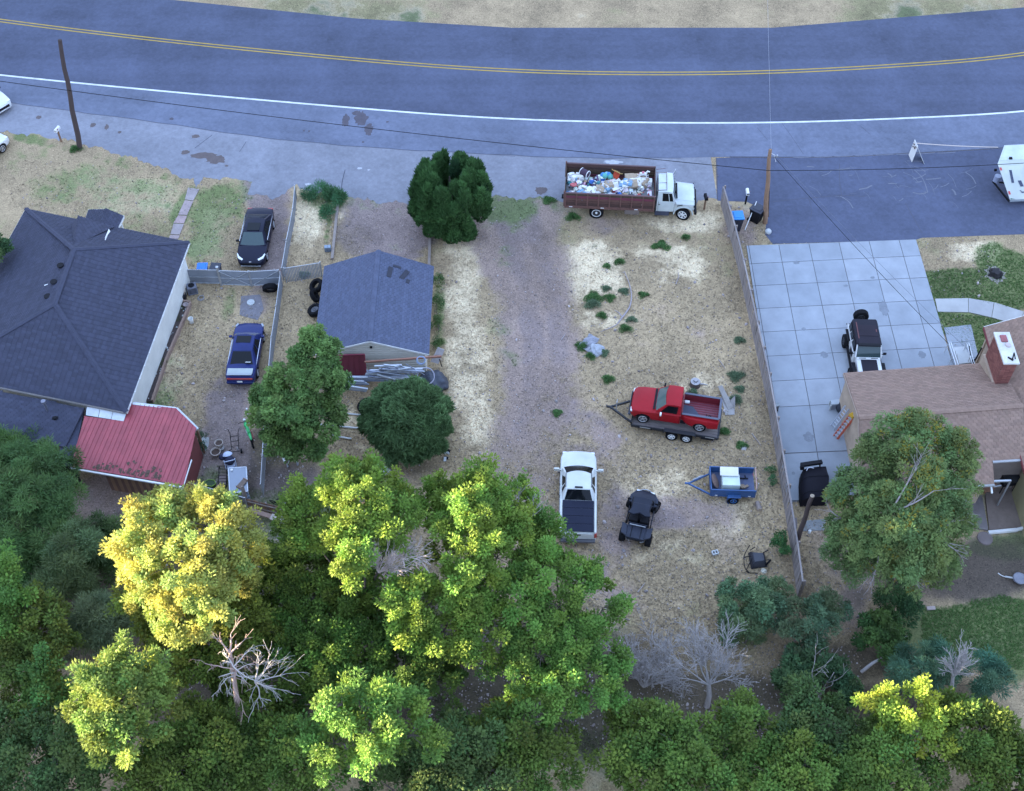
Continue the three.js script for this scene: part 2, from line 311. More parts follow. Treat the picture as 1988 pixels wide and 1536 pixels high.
{ // unseen ridge added to block the sun; crest stepped to light chosen trees
  const g = new THREE.PlaneGeometry(150, 900, 50, 450).rotateX(-Math.PI / 2), p = g.attributes.position;
  for (let i = 0; i < p.count; i++) {
    const x = p.getX(i), z = p.getZ(i), t = 1 - Math.abs(x) / 75;
    const zz = z - 34, crest = 38.2 + 13 * (1 - sstep(-32.4, -30.4, zz)) + 8 * sstep(-19, -12, zz) + 0.4 * Math.sin(z * 0.21) + 0.3 * Math.sin(z * 0.53 + 1);
    p.setY(i, crest * sstep(0, 1, t) + 1.2 * (N1[((z * 3 & 255) * 256) + ((x * 3) & 255)] - 0.5) * t * (1 - t) * 4 - 0.5);
  }
  g.translate(-190, 0, -34); g.computeVertexNormals();
  struct('sun_block_ridge', g, mat(0.2, 0.16, 0.09, { map: 'worn', roughness: 1 }), 'unseen dry ridge added and shaped to block the low sun');
}
// asphalt
function asphaltMat(r, g, b, streak = 0.12, seed = 5) {
  const A = noiseTile(512, 4, 7, seed, 0.62), B = noiseTile(512, 64, 3, seed + 1, 0.8), S = noiseTile(256, 8, 4, seed + 2, 0.6);
  const t = texFrom(512, (x, y) => { const a = A[y * 512 + x], q = B[y * 512 + x], s = S[((y >> 1) & 255) * 256 + ((x >> 5) & 255)]; const v = 0.62 + 0.30 * a + 0.30 * (q - 0.4) + streak * (s - 0.5); return [v, v, v]; }, 14);
  return new THREE.MeshStandardMaterial({ color: C(r, g, b), map: t, roughness: 0.95, bumpMap: T.bump, bumpScale: 0.004 });
}
const roadMat = asphaltMat(0.088, 0.099, 0.148, 0.35, 5), laneMat = asphaltMat(0.155, 0.171, 0.228, 0.35, 15), stripMat = asphaltMat(0.248, 0.25, 0.278, 0.08, 25), driveMat = asphaltMat(0.088, 0.10, 0.153, 0.3, 35);
function smoothLine(pts, n = 60) { return new THREE.CatmullRomCurve3(pts).getSpacedPoints(n); }
const whiteLine = smoothLine([V(-75, 0, -84.5), V(-46, 0, -77.6), G(690, 210), G(994, 231), G(1250, 238), G(1500, 238), G(1750, 230), G(1988, 216), V(48, 0, -74.2), V(75, 0, -79.5)], 90);
const laneEdge = smoothLine([V(-75, 0, -78.5), V(-46, 0, -74.6), G(60, 205), G(140, 216), G(300, 237), G(500, 266), G(700, 285), G(900, 297), G(1100, 306), G(1300, 307), G(1400, 305), G(1600, 305), G(1760, 298), G(1988, 284), V(48, 0, -70), V(75, 0, -75)], 90);
const yardRough = [V(-75, 0, -75), V(-48, 0, -71.2), G(-60, 255), G(30, 258), G(110, 268), G(190, 288), G(270, 310), G(330, 333), G(374, 350), G(380, 366), G(395, 345), G(490, 352), G(480, 375), G(530, 385), G(575, 362), G(590, 372), G(660, 378), G(700, 388), G(800, 396), G(850, 398), G(950, 380), G(1010, 385), G(1075, 384), G(1110, 400), G(1200, 405), G(1300, 402), G(1345, 398), G(1360, 386), G(1393, 388)];
const yardEdge = (() => { const q = rng(99), c = []; for (let i = 0; i < yardRough.length - 1; i++) { const a = yardRough[i], b = yardRough[i + 1], n = Math.max(1, Math.round(a.distanceTo(b) / 0.22)); for (let k = 0; k < n; k++) c.push(a.clone().lerp(b, k / n).add(V((q() - 0.5) * 0.06, 0, (q() - 0.5) * 0.34 + 0.12 * Math.sin((a.x + (b.x - a.x) * k / n) * 2.7)))); } c.push(yardRough[yardRough.length - 1]); return c; })();
const roadFar = [V(75, 0, -91), V(46, 0, -85.5), V(20, 0, -82), V(0, 0, -82), V(-12, 0, -83.2), V(-46, 0, -89), V(-75, 0, -96)];
struct('gravel_shoulder', sheet([...laneEdge.filter(p => p.x < 13.7), V(13.7, 0, -66.9), ...yardEdge.slice().reverse()], 0.006), stripMat, 'pale worn asphalt strip along the yards');
struct('road_shoulder', sheet([...whiteLine, ...laneEdge.slice().reverse()], 0.010), laneMat, 'grey asphalt beside the white edge line');
struct('road', sheet([...roadFar, ...whiteLine], 0.010), roadMat, 'dark asphalt of the through lanes');
function stripe(line, w, y) { const a = [], b = []; line.forEach((p, i) => { const t = line[Math.min(line.length - 1, i + 1)].clone().sub(line[Math.max(0, i - 1)]).normalize(), n = V(-t.z, 0, t.x); a.push(p.clone().addScaledVector(n, w / 2)); b.push(p.clone().addScaledVector(n, -w / 2)); }); return sheet([...a, ...b.reverse()], y); }
struct('road_marking', stripe(whiteLine, 0.17, 0.016), mat(0.72, 0.74, 0.72, { map: 'worn', roughness: 0.7 }), 'white edge line of the road');
for (const s of [-0.16, 0.16]) struct('road_marking', stripe(whiteLine.map(p => V(p.x, 0, p.z - 5.6 - s - 0.0006 * p.x * p.x)), 0.11, 0.016), mat(0.5, 0.32, 0.03, { map: 'worn', roughness: 0.7 }), 'yellow centre line of the road');
// the neighbours' dark asphalt apron on the right
struct('asphalt_apron', sheet([G(1391, 307), ...laneEdge.filter(p => p.x > 14 && p.x < 47).map(p => V(p.x, 0, p.z + 0.06)), V(47, 0, -60), G(1988, 455), G(1790, 462), G(1778, 466), G(1500, 474), G(1485, 455), G(1488, 430), G(1478, 405), G(1450, 392), G(1393, 390)], 0.012), driveMat, 'dark patched asphalt apron before the garage drive');
// crack-seal lines and oil stains lying on the asphalt
const tarMat = mat(0.05, 0.05, 0.07, { roughness: 0.6 }), stainMat = mat(0.10, 0.088, 0.105, { roughness: 0.9, map: 'grain' }), chalkMat = mat(0.175, 0.18, 0.215, { roughness: 1, map: 'grain' });
function crack(list, w, y) { return stripe(smoothLine(GP(list), 24), w, y); }
struct('asphalt_seam', [stripe([G(1391, 307), G(1392, 340), G(1393, 388)], 0.09, 0.019), stripe(laneEdge.filter(p => p.x > 13.5 && p.x < 46), 0.10, 0.019), stripe(laneEdge.filter(p => p.x > -40 && p.x < 13.3).map((p, i) => V(p.x, 0, p.z + 0.05 * Math.sin(i * 2.3))), 0.05, 0.014)], tarMat, 'dark tarred joints between the asphalt sheets');
struct('asphalt_crack', [crack([[1630, 318], [1630, 350], [1634, 380]], 0.035, 0.017), crack([[1500, 392], [1570, 385], [1640, 380], [1680, 382]], 0.04, 0.0172), crack([[1570, 385], [1576, 410], [1565, 450]], 0.03, 0.0174), crack([[1758, 395], [1775, 425], [1790, 452]], 0.035, 0.0176), crack([[1515, 235], [1540, 270], [1560, 300]], 0.03, 0.0145), crack([[1470, 248], [1490, 272]], 0.03, 0.0145), crack([[1670, 244], [1690, 262]], 0.03, 0.0145), crack([[670, 330], [665, 350], [662, 372]], 0.06, 0.0105), crack([[378, 288], [395, 275], [412, 262]], 0.05, 0.0105), crack([[465, 295], [478, 275]], 0.04, 0.0106), crack([[830, 292], [950, 300], [1000, 304]], 0.03, 0.0145)], tarMat, 'thin cracks in the asphalt');
function puddle(px, py, rx, ry, seed, y) { const q = rng(seed), c = G(px, py), s = PXM * 0.86, n = 26, pts = []; let k = 1; for (let i = 0; i < n; i++) { const a = i / n * 6.283; k = 0.75 + 0.4 * q(); pts.push(V(c.x + Math.cos(a) * rx / s * k, 0, c.z + Math.sin(a) * ry / s * 1.45 * k)); } return sheet(new THREE.CatmullRomCurve3(pts, true).getPoints(60).slice(0, -1), y); }
struct('oil_stain', [puddle(671, 233, 8, 14, 1, 0.0147), puddle(701, 230, 14, 16, 2, 0.0149), puddle(716, 252, 9, 14, 3, 0.0151), puddle(692, 220, 9, 5, 4, 0.0153), puddle(705, 276, 3, 2, 5, 0.0147), puddle(752, 237, 3, 2, 6, 0.0147), puddle(333, 231, 5, 3, 7, 0.0147), puddle(590, 254, 2, 2, 8, 0.0147), puddle(600, 255, 2, 2, 9, 0.0147)], stainMat, 'dark wet looking stains on the road');
struct('oil_stain', [puddle(395, 302, 26, 7, 11, 0.0105), puddle(420, 310, 20, 9, 12, 0.0108), puddle(360, 296, 9, 5, 13, 0.0105), puddle(180, 243, 6, 5, 14, 0.0105), puddle(207, 247, 5, 6, 15, 0.0105), puddle(232, 257, 4, 3, 16, 0.0105), puddle(380, 265, 9, 4, 17, 0.0106), puddle(75, 228, 6, 4, 18, 0.0105), puddle(440, 322, 4, 2, 19, 0.0105), puddle(1050, 370, 12, 8, 20, 0.0107)], mat(0.135, 0.105, 0.10, { map: 'grain' }), 'brown dirt stains on the pale asphalt strip');
struct('oil_stain', [puddle(1642, 556, 5, 2, 51, 0.0605), puddle(1546, 511, 6, 3, 52, 0.0605), puddle(1694, 540, 4, 2, 53, 0.0605), puddle(1600, 690, 7, 5, 54, 0.0605), puddle(1560, 640, 4, 3, 55, 0.0605), puddle(1715, 600, 9, 12, 56, 0.0605), puddle(1570, 850, 9, 7, 57, 0.0605), puddle(1540, 920, 3, 2, 58, 0.0605), puddle(1790, 690, 7, 6, 59, 0.0605)], mat(0.235, 0.25, 0.275, { map: 'grain' }), 'faint stains on the concrete drive');
{ const l = []; const q = rng(5); for (let i = 0; i < 46; i++) { const x = 1560 + q() * 330, y = 312 + q() * 80, dx = 6 + q() * 26, dy = (q() - 0.3) * 40; l.push(crack([[x, y], [x + dx * 0.6, y + dy * 0.4], [x + dx, y + dy]], 0.02 + q() * q() * 0.12, 0.0175 + i * 0.00004)); } for (let i = 0; i < 8; i++) l.push(crack([[1540 + i * 40, 306 - i * 1.2], [1556 + i * 40, 306.5 - i * 1.3], [1575 + i * 40, 305 - i * 1.3]], 0.08, 0.0195)); l.push(crack([[1775, 330], [1790, 345], [1800, 375], [1795, 372]], 0.06, 0.019), crack([[1772, 374], [1785, 377], [1798, 375]], 0.09, 0.0191));
  struct('chalky_scuff', l, chalkMat, 'pale chalky scuffs on the dark apron'); }
struct('spilled_paint', [puddle(698, 327, 5, 2, 31, 0.0105), puddle(716, 330, 3, 1.5, 32, 0.0105), puddle(598, 358, 6, 2.5, 33, 0.0105), puddle(602, 365, 4, 2, 34, 0.0106), puddle(1190, 315, 18, 4, 36, 0.0107)], mat(0.5, 0.5, 0.52, { map: 'grain' }), 'small whitish spots on the pale strip');
// concrete drive on the right, poured slab by slab
function clip(poly, conv) {
  let out = poly; const area = conv.reduce((s, p, i) => { const q = conv[(i + 1) % conv.length]; return s + p.x * q.z - q.x * p.z; }, 0), sg = Math.sign(area);
  for (let i = 0; i < conv.length; i++) {
    const a = conv[i], b = conv[(i + 1) % conv.length], side = p => sg * ((b.x - a.x) * (p.z - a.z) - (b.z - a.z) * (p.x - a.x)), inp = out; out = [];
    for (let k = 0; k < inp.length; k++) { const p = inp[k], q = inp[(k + 1) % inp.length], s1 = side(p), s2 = side(q); if (s1 >= 0) out.push(p); if (s1 * s2 < 0) out.push(p.clone().lerp(q, s1 / (s1 - s2))); }
    if (out.length < 3) return null;
  }
  return out;
}
const slabMats = [0, 1, 2].map(i => mat(0.28 + 0.022 * i, 0.302 + 0.02 * i, 0.328 + 0.018 * i, { map: 'soft', roughness: 0.9 }));
function slabs(name, label, outline, o, a, b, i0, i1, j0, j1, mats = slabMats, y = 0.05) {
  const t = new THREE.Group(); t.name = numbered(name); t.userData.kind = 'structure'; t.userData.label = label; scene.add(t);
  part(t, 'slab_base', sheet(outline, y - 0.022, 0.03), mat(0.11, 0.1, 0.1, { map: 'grain' }));
  const e = 0.009;
  for (let i = i0; i < i1; i++) for (let j = j0; j < j1; j++) {
    const q = (u, v) => o.clone().addScaledVector(a, u).addScaledVector(b, v);
    const c = clip([q(i + e, j + e), q(i + 1 - e, j + e), q(i + 1 - e, j + 1 - e), q(i + e, j + 1 - e)], outline);
    if (c) part(t, 'slab', sheet(c, y + rr(-0.003, 0.003), 0.02), mats[rnd() * mats.length | 0]);
  }
  return t;
}
{
  const o = G(1535, 597), a = G(1596, 594).sub(o), b = G(1562, 738).sub(o).multiplyScalar(1 / 3);
  slabs('concrete_drive', 'broad pale concrete drive of square slabs before the brown house', [G(1449, 478), G(1778, 466), G(1858, 740), G(1700, 800), G(1500, 800)], o, a, b, -3, 8, -5, 6);
  const o2 = G(1500, 795), a2 = G(1572, 792).sub(o2), b2 = G(1512, 882).sub(o2);
  slabs('concrete_pad', 'concrete pad beside the house end, under the black covered machine', [G(1500, 795.5), G(1700, 788), G(1700, 960), G(1529, 976)], o2, a2, b2, -1, 4, 0, 3);
  slabs('concrete_step_pad', 'small concrete pad at the house steps', [G(1832, 637), G(1885, 631), G(1905, 720), G(1853, 725)], G(1832, 637), G(1885, 631).sub(G(1832, 637)), G(1840, 668).sub(G(1832, 637)), -1, 2, 0, 5);
  const pathM = [mat(0.40, 0.39, 0.37, { map: 'soft' }), mat(0.37, 0.36, 0.35, { map: 'soft' })];
  const t = new THREE.Group(); t.name = 'curved_path'; t.userData.kind = 'structure'; t.userData.label = 'pale curved concrete path crossing the green lawn'; scene.add(t);
  const pa = [[1815, 581], [1880, 580], [1930, 588], [1988, 606], [2040, 630]], pb = [[1820, 606], [1880, 607], [1925, 617], [1975, 632], [2020, 655]];
  for (let i = 0; i < 4; i++) part(t, 'slab', sheet([G(...pa[i]), G(...pa[i + 1]), G(...pb[i + 1]), G(...pb[i])].map((p, k) => V(p.x + (k === 1 || k === 2 ? -0.015 : 0.015), 0, p.z)), 0.05, 0.05), pathM[i % 2]);
  // stepping slabs on the left lawn
  const s = new THREE.Group(); s.name = 'stepping_path'; s.userData.kind = 'structure'; s.userData.label = 'line of pinkish grey slabs leading through the left lawn'; scene.add(s);
  const L = [[365, 364], [359, 388.5], [346, 418], [337, 434], [331, 456], [327, 464]], Rr = [[387, 367], [375, 391], [363, 419], [357, 435], [349, 457], [346, 465]];
  for (let i = 0; i < 5; i++) part(s, 'slab', sheet([G(L[i][0] - 0, L[i][1] + 1), G(Rr[i][0], Rr[i][1] + 1), G(Rr[i + 1][0], Rr[i + 1][1] - 0.6), G(L[i + 1][0], L[i + 1][1] - 0.6)], 0.04 + 0.006 * (i % 2), 0.06), mat(0.37 + 0.03 * (i % 3), 0.31, 0.30, { map: 'worn' }));
  // garage apron kerbs
  for (const [l, p, q] of [['grey timber edging left of the garage apron', [656, 400], [645, 505]], ['grey timber edging right of the garage apron', [835, 458], [833, 520]]]) solo('timber_edging', l, 'edging', beam(G(...p).setY(0.09), G(...q).setY(0.09), 0.17, 0.18), M.woodGrey);
}
// ---------------------------------------------------------------- houses
function roofMats(r, g, b, v = 0.2) { return mat(r, g, b, { roughness: 0.95, map: 'grain' }); }
function shingles(parent, planes, base, o = {}) { // asphalt tabs laid in courses, each one a little wedge, joined as one part
  const ex = o.ex || 0.145, tw = o.tw || 0.31, jit = o.jit || 0.22, hue = o.hue || [1, 1, 1], list = [], tints = [], q = rng(o.seed || 77);
  for (const pts of planes) { // pts[0] -> pts[1] runs along the eave
    const u = pts[1].clone().sub(pts[0]).normalize(), n0 = u.clone().cross(pts[2].clone().sub(pts[0])).normalize(); if (n0.y < 0) n0.negate();
    let w = n0.clone().cross(u).normalize(); if (w.y < 0) { u.negate(); w = n0.clone().cross(u).normalize(); }
    const P = pts.map(p => { const d = p.clone().sub(pts[0]); return [d.dot(u), d.dot(w)]; });
    const umin = Math.min(...P.map(p => p[0])), umax = Math.max(...P.map(p => p[0])), wmax = Math.max(...P.map(p => p[1]));
    const span = v => { const xs = []; for (let i = 0; i < P.length; i++) { const a = P[i], b = P[(i + 1) % P.length]; if ((a[1] <= v) !== (b[1] <= v)) xs.push(a[0] + (v - a[1]) / (b[1] - a[1]) * (b[0] - a[0])); } return xs.sort((m, k) => m - k); };
    const rot = new THREE.Matrix4().makeBasis(u, n0, w.clone().negate());
    let row = 0;
    for (let v = 0; v < wmax - 0.02; v += ex, row++) {
      const xs = span(v + ex * 0.5), off = (row % 2) * tw * 0.5 + (q() - 0.5) * 0.04, rowTone = 1 + (q() - 0.5) * 0.08;
      for (let k = 0; k + 1 < xs.length; k += 2) for (let x = xs[k] - tw + ((off % tw) + tw) % tw; x < xs[k + 1]; x += tw) {
        const a = Math.max(x, xs[k]), b = Math.min(x + tw, xs[k + 1]); if (b - a < 0.04) continue;
        const c = pts[0].clone().addScaledVector(u, (a + b) / 2).addScaledVector(w, v + ex * 0.5).addScaledVector(n0, 0.012);
        const m = rot.clone().multiply(new THREE.Matrix4().makeRotationX(0.075)).scale(V(b - a - 0.012, 1, 1)).setPosition(c);
        list.push(m); const t = rowTone * (1 - jit / 2 + q() * jit); tints.push([t * hue[0] + (q() - 0.5) * 0.03, t * hue[1], t * hue[2] + (q() - 0.5) * 0.03]);
      }
    }
  }
  const g = uvm(merge([box(1, 0.011, ex * 1.12)])), im = new THREE.InstancedMesh(g, base, list.length);
  list.forEach((m, i) => { im.setMatrixAt(i, m); im.setColorAt(i, C(...tints[i])); });
  im.name = 'shingles'; im.userData.kind = 'stuff'; im.castShadow = im.receiveShadow = true; parent.add(im); return im;
}
function ridgeCaps(parent, a, b, m, n = 0) { // bent cap tabs along a ridge or hip
  const d = b.clone().sub(a), L = d.length(), k = n || Math.round(L / 0.3), x = d.clone().normalize(), z = x.clone().cross(Y).normalize(), up = z.clone().cross(x), l = [];
  for (let i = 0; i < k; i++) for (const s of [-1, 1]) l.push(new THREE.BoxGeometry(L / k * 1.08, 0.012, 0.16).rotateX(s * 0.38).translate(0, 0.012 - 0.02, s * 0.07).applyMatrix4(new THREE.Matrix4().makeBasis(x, up, z).setPosition(a.clone().addScaledVector(d, (i + 0.5) / k).addScaledVector(up, 0.045 + 0.004 * (i % 2)))));
  return part(parent, 'ridge_cap', l, m);
}
function siding(a, b, h0, h1, t = 0.03, ex = 0.2) { // lapped boards on the outer face of a wall from a to b
  const l = []; for (let y = h0; y < h1 - 0.02; y += ex) { const g = beam(V(a.x, y + ex / 2, a.z), V(b.x, y + ex / 2, b.z), t, Math.min(ex, h1 - y) - 0.012); l.push(g); } return l;
}
const shGrey = mat(0.098, 0.112, 0.17, { roughness: 0.95, map: 'grain' }), shDark = mat(0.054, 0.057, 0.088, { roughness: 0.95, map: 'grain' }), shBrown = mat(0.31, 0.2, 0.145, { roughness: 0.95, map: 'grain' });
const trimWhite = mat(0.74, 0.73, 0.7, { roughness: 0.6, map: 'soft' });
{ // dark roofed house on the left
  const t = thing('dark_roofed_house', 'white sided house under a big dark shingled hip roof with red metal porch roof', 'house', V(-25.5, 0, -50));
  t.position.set(0, 0, 0);
  const e = 3, h = 5.5, NW = V(-30.55, e, -58.44), NE = V(-19.8, e, -55.43), SE = V(-21.07, e, -42.16), SW = V(-32.3, e, -44.9), A = V(-25.49, h, -52.24), B = V(-25.59, h, -47.9);
  const planes = [[NE, NW, A], [SE, NE, A, B], [SW, SE, B], [NW, SW, B, A]];
  for (const p of planes) part(t, 'roof', poly3(p, 0.09), shDark);
  shingles(t, planes, shDark, { seed: 5, jit: 0.3 });
  for (const [p, q] of [[NW, A], [NE, A], [SE, B], [SW, B], [A, B]]) ridgeCaps(t, p, q, shDark);
  const ins = 0.45, c = V(-25.6, 0, -50.2), inw = p => V(p.x + Math.sign(c.x - p.x) * ins, 0, p.z + Math.sign(c.z - p.z) * ins), w = [NW, NE, SE, SW].map(inw);
  for (let i = 0; i < 4; i++) { const a = w[i], b = w[(i + 1) % 4]; part(t, 'wall', beam(V(a.x, 1.45, a.z), V(b.x, 1.45, b.z), 0.12, 2.9), M.whiteWall); }
  { const a = w[1], b = w[2], d = b.clone().sub(a).normalize(), n = V(-d.z, 0, d.x).multiplyScalar(0.075); if (n.x < 0) n.negate(); for (const g of siding(a.clone().add(n), b.clone().add(n), 0.25, 2.88)) part(t, 'siding_board', g, M.whiteWall); }
  for (const [p, q, m] of [[NE, SE, trimWhite], [NW, NE, M.black], [NW, SW, trimWhite], [SW, SE, mat(0.3, 0.28, 0.27, { map: 'worn' })]]) part(t, 'gutter', beam(p.clone().setY(e - 0.09), q.clone().setY(e - 0.09), 0.1, 0.11), m);
  for (let i = 0; i < 14; i++) part(t, 'gutter_bracket', box(0.07, 0.05, 0.07, ...NE.clone().lerp(SE, (i + 0.5) / 14).add(V(0.07, -0.01, 0)).toArray()), trimWhite);
  part(t, 'downspout', [rod(V(-19.95, 2.85, -55.2), V(-20.22, 2.3, -54.95), 0.05), rod(V(-20.22, 2.3, -54.95), V(-20.22, 0.05, -54.95), 0.05)], trimWhite);
  // small gabled porch roof on the street side, and the gable behind it
  const pr = [G(172, 407, 3.0), G(205, 406, 3.5), G(240, 419, 3.0)], back = [G(160, 440, 3.05), G(196, 436, 3.55), G(228, 444, 3.05)];
  const pp = [[back[0], pr[0], pr[1], back[1]], [pr[2], back[2], back[1], pr[1]]];
  for (const p of pp) part(t, 'porch_roof', poly3(p, 0.08), shDark); shingles(t, pp, shDark, { seed: 8, jit: 0.3 });
  for (const [a, b] of [[pr[0], pr[1]], [pr[1], pr[2]], [pr[0], back[0]], [pr[2], back[2]]]) part(t, 'fascia', beam(a.clone().add(V(0, -0.09, 0)), b.clone().add(V(0, -0.09, 0)), 0.05, 0.16), trimWhite);
  for (const p of [pr[0], pr[2]]) part(t, 'porch_post', cyl(0.07, 0.07, 2.9, p.x + (p === pr[0] ? 0.2 : -0.2), 1.45, p.z + 0.3, 8), trimWhite);
  const g0 = G(152, 419, 4.55), g1 = G(143, 476, 5.1), l0 = G(136, 442, 3.55), r0 = G(222, 440, 3.3), gp = [[l0, g0, g1], [r0, g1.clone().add(V(0.02, 0, 0)), g0]];
  for (const p of gp) part(t, 'dormer_roof', poly3(p, 0.07), shDark); shingles(t, gp, shDark, { seed: 9, jit: 0.3 });
  const fl = [G(204, 466, 4.6), G(212, 447, 4.5), G(215, 452, 4.45), G(212, 461, 4.55)]; part(t, 'roof_flashing', [rod(fl[0], fl[1], 0.03), poly3([fl[0], fl[2], fl[1]], 0.02).translate(0, 0.12, 0)], trimWhite, 'small white triangular flashing');
  for (const [x, y, hh] of [[118, 518, 5.15], [105, 550, 5.15], [93, 578, 5.1]]) { const p = G(x, y, hh); part(t, 'roof_vent', [cyl(0.13, 0.16, 0.22, p.x, p.y, p.z, 10), cyl(0.2, 0.2, 0.05, p.x, p.y + 0.13, p.z, 12)], M.black); }
  part(t, 'roof_patch', box(0.35, 0.06, 0.35, ...G(101, 613, 4.75).toArray(), 0.45), M.black);
  { const p = G(90, 553, 5.0); part(t, 'roof_debris', box(0.25, 0.04, 0.05, p.x, p.y, p.z, 0, 0.4), M.white); }
  // lower rear roof with its vent pipe and tan wall
  const q = [G(-60, 748, 2.75), G(163, 792, 2.75), G(127, 868, 2.3), G(-60, 838, 2.3)], lp = [[q[2], q[3], q[0], q[1]]];
  part(t, 'rear_roof', poly3(lp[0], 0.1), shDark); shingles(t, lp, shDark, { seed: 10, jit: 0.3 });
  part(t, 'rear_wall', beam(q[3].clone().setY(1.1).add(V(0, 0, -0.3)), q[2].clone().setY(1.1).add(V(-0.2, 0, -0.3)), 0.12, 2.2), mat(0.3, 0.22, 0.13, { map: 'worn' }), 'tan rear wall under the low roof');
  const q2 = [G(163, 795, 2.5), G(168, 812, 2.5), G(140, 908, 2.1), G(102, 895, 2.1), G(130, 862, 2.25)]; part(t, 'rear_roof', poly3([q2[0], q2[2], q2[3]], 0.08), shDark); part(t, 'rear_wall', beam(q2[3].clone().setY(1), q2[2].clone().setY(1).add(V(0, 0, -0.2)), 0.1, 1.95), M.black);
  { const p = G(92, 797, 2.65), r = G(91, 772, 3.4); part(t, 'vent_pipe', [cyl(0.07, 0.07, 0.75, p.x, p.y + 0.36, p.z, 10), cyl(0.13, 0.13, 0.16, p.x, p.y + 0.76, p.z, 12)], mat(0.2, 0.2, 0.24, { metalness: 0.4, roughness: 0.5 })); const s = G(107, 812, 2.6); part(t, 'roof_vent', [cyl(0.1, 0.12, 0.15, s.x, s.y, s.z, 10), box(0.3, 0.03, 0.2, s.x, s.y + 0.02, s.z)], M.black); }
  // red ribbed metal porch roof: one sheet per pan
  const redRoof = [0, 1, 2].map(i => mat(0.37 + 0.015 * i, 0.064 + 0.004 * i, 0.078 + 0.004 * i, { roughness: 0.5, map: 'worn' }));
  const hi = 2.72, lo = 2.2, a0 = G(165, 790, hi), a1 = G(258, 784, hi), a2 = G(342, 794, hi - 0.04), a3 = G(383, 834, hi - 0.2), b1 = G(356, 943, lo), b0 = G(137, 906, lo);
  const u = b1.clone().sub(b0), outline = [G(163, 806, hi - 0.02), G(240, 817, hi - 0.07), G(250, 784, hi), a1, a2, a3, b1, b0];
  const ud = u.clone().normalize(), nrm = ud.clone().cross(a1.clone().sub(b0)).normalize(); if (nrm.y < 0) nrm.negate(); const wd = nrm.clone().cross(ud); if (wd.dot(a1.clone().sub(b0)) < 0) wd.negate();
  const P2 = outline.map(p => { const d = p.clone().sub(b0); return V(d.dot(ud), 0, d.dot(wd)); });
  const np = 27, u0 = Math.min(...P2.map(p => p.x)), u1 = Math.max(...P2.map(p => p.x)), st = (u1 - u0) / np, topM = new THREE.Matrix4().makeBasis(ud, nrm, wd.clone().negate()).setPosition(b0);
  const topAt = x => { let best = -1e9; for (let k = 0; k < P2.length; k++) { const p = P2[k], q = P2[(k + 1) % P2.length]; if ((p.x - x) * (q.x - x) <= 0 && p.x !== q.x) best = Math.max(best, p.z + (x - p.x) / (q.x - p.x) * (q.z - p.z)); } return best; };
  const botAt = x => { let best = 1e9; for (let k = 0; k < P2.length; k++) { const p = P2[k], q = P2[(k + 1) % P2.length]; if ((p.x - x) * (q.x - x) <= 0 && p.x !== q.x) best = Math.min(best, p.z + (x - p.x) / (q.x - p.x) * (q.z - p.z)); } return best; };
  for (let i = 0; i < np; i++) {
    const xa = u0 + i * st + 0.012, xb = u0 + (i + 1) * st - 0.012, za = topAt(xa), zb = topAt(xb), ya = botAt(xa), yb = botAt(xb); if (za - ya < 0.05 && zb - yb < 0.05) continue;
    const s = new THREE.ExtrudeGeometry(polyShape([[xa, ya], [xb, yb], [xb, zb], [xa, za]]), { depth: 0.02, bevelEnabled: false }).rotateX(-Math.PI / 2);
    const rib = box(0.035, 0.05, Math.max(0.1, za - ya), xa, 0.02, -(za + ya) / 2); s.applyMatrix4(topM); rib.applyMatrix4(topM);
    part(t, 'roof_panel', [s, rib], redRoof[rnd() * 3 | 0]);
  }
  part(t, 'roof_trim', [beam(a1, a2, 0.16, 0.1), beam(a2, a3, 0.2, 0.1)], mat(0.55, 0.58, 0.6, { roughness: 0.5, map: 'soft' }));
  part(t, 'gutter', [beam(b0.clone().add(V(0, -0.06, 0.08)), b1.clone().add(V(0, -0.06, 0.08)), 0.09, 0.1), beam(b1.clone().add(V(0, -0.03, 0)), G(372, 893, 2.3), 0.05, 0.08)], trimWhite);
  { const l = []; const q = rng(9); for (let i = 0; i < 46; i++) { const tt = 0.12 + 0.66 * q(), p = b0.clone().lerp(b1, tt).addScaledVector(wd, 0.15 + q() * q() * 0.75).addScaledVector(nrm, 0.03); l.push(box(0.1 + q() * 0.16, 0.015, 0.08 + q() * 0.14, p.x, p.y, p.z, 0, q() * 3, 0)); } part(t, 'leaf_litter', l, mat(0.1, 0.06, 0.04, { map: 'grain' })).userData.kind = 'stuff'; }
  // translucent corrugated strip
  const c0 = G(168, 790, 2.8), c1 = G(246, 801, 2.8), c2 = G(240, 818, 2.6), c3 = G(166, 806, 2.62), cm = mat(0.62, 0.66, 0.68, { roughness: 0.5, map: 'worn' });
  for (let i = 0; i < 3; i++) { const f = i / 3 + 0.006, k = (i + 1) / 3 - 0.006; part(t, 'clear_panel', poly3([c0.clone().lerp(c1, f), c0.clone().lerp(c1, k), c3.clone().lerp(c2, k), c3.clone().lerp(c2, f)], 0.02), cm); }
  // porch underneath: dark boarded wall and corner posts
  for (let i = 0; i < 22; i++) { const p = b0.clone().lerp(b1, 0.28 + i * 0.032).add(V(0, 0, -0.35)); part(t, 'porch_board', box(0.17, 1.9, 0.04, p.x, 0.95, p.z), i % 2 ? M.woodBrown : mat(0.16, 0.09, 0.07, { map: 'wood' })); }
  for (const p of [b0, b1, a3]) part(t, 'porch_post', box(0.12, 2.1, 0.12, p.x - 0.15, 1.05, p.z - 0.3), M.woodBrown);
  part(t, 'porch_wall', beam(V(a3.x - 0.2, 1, a3.z), V(b1.x - 0.2, 1, b1.z - 0.4), 0.08, 2.0), mat(0.2, 0.05, 0.045, { map: 'wood' }));
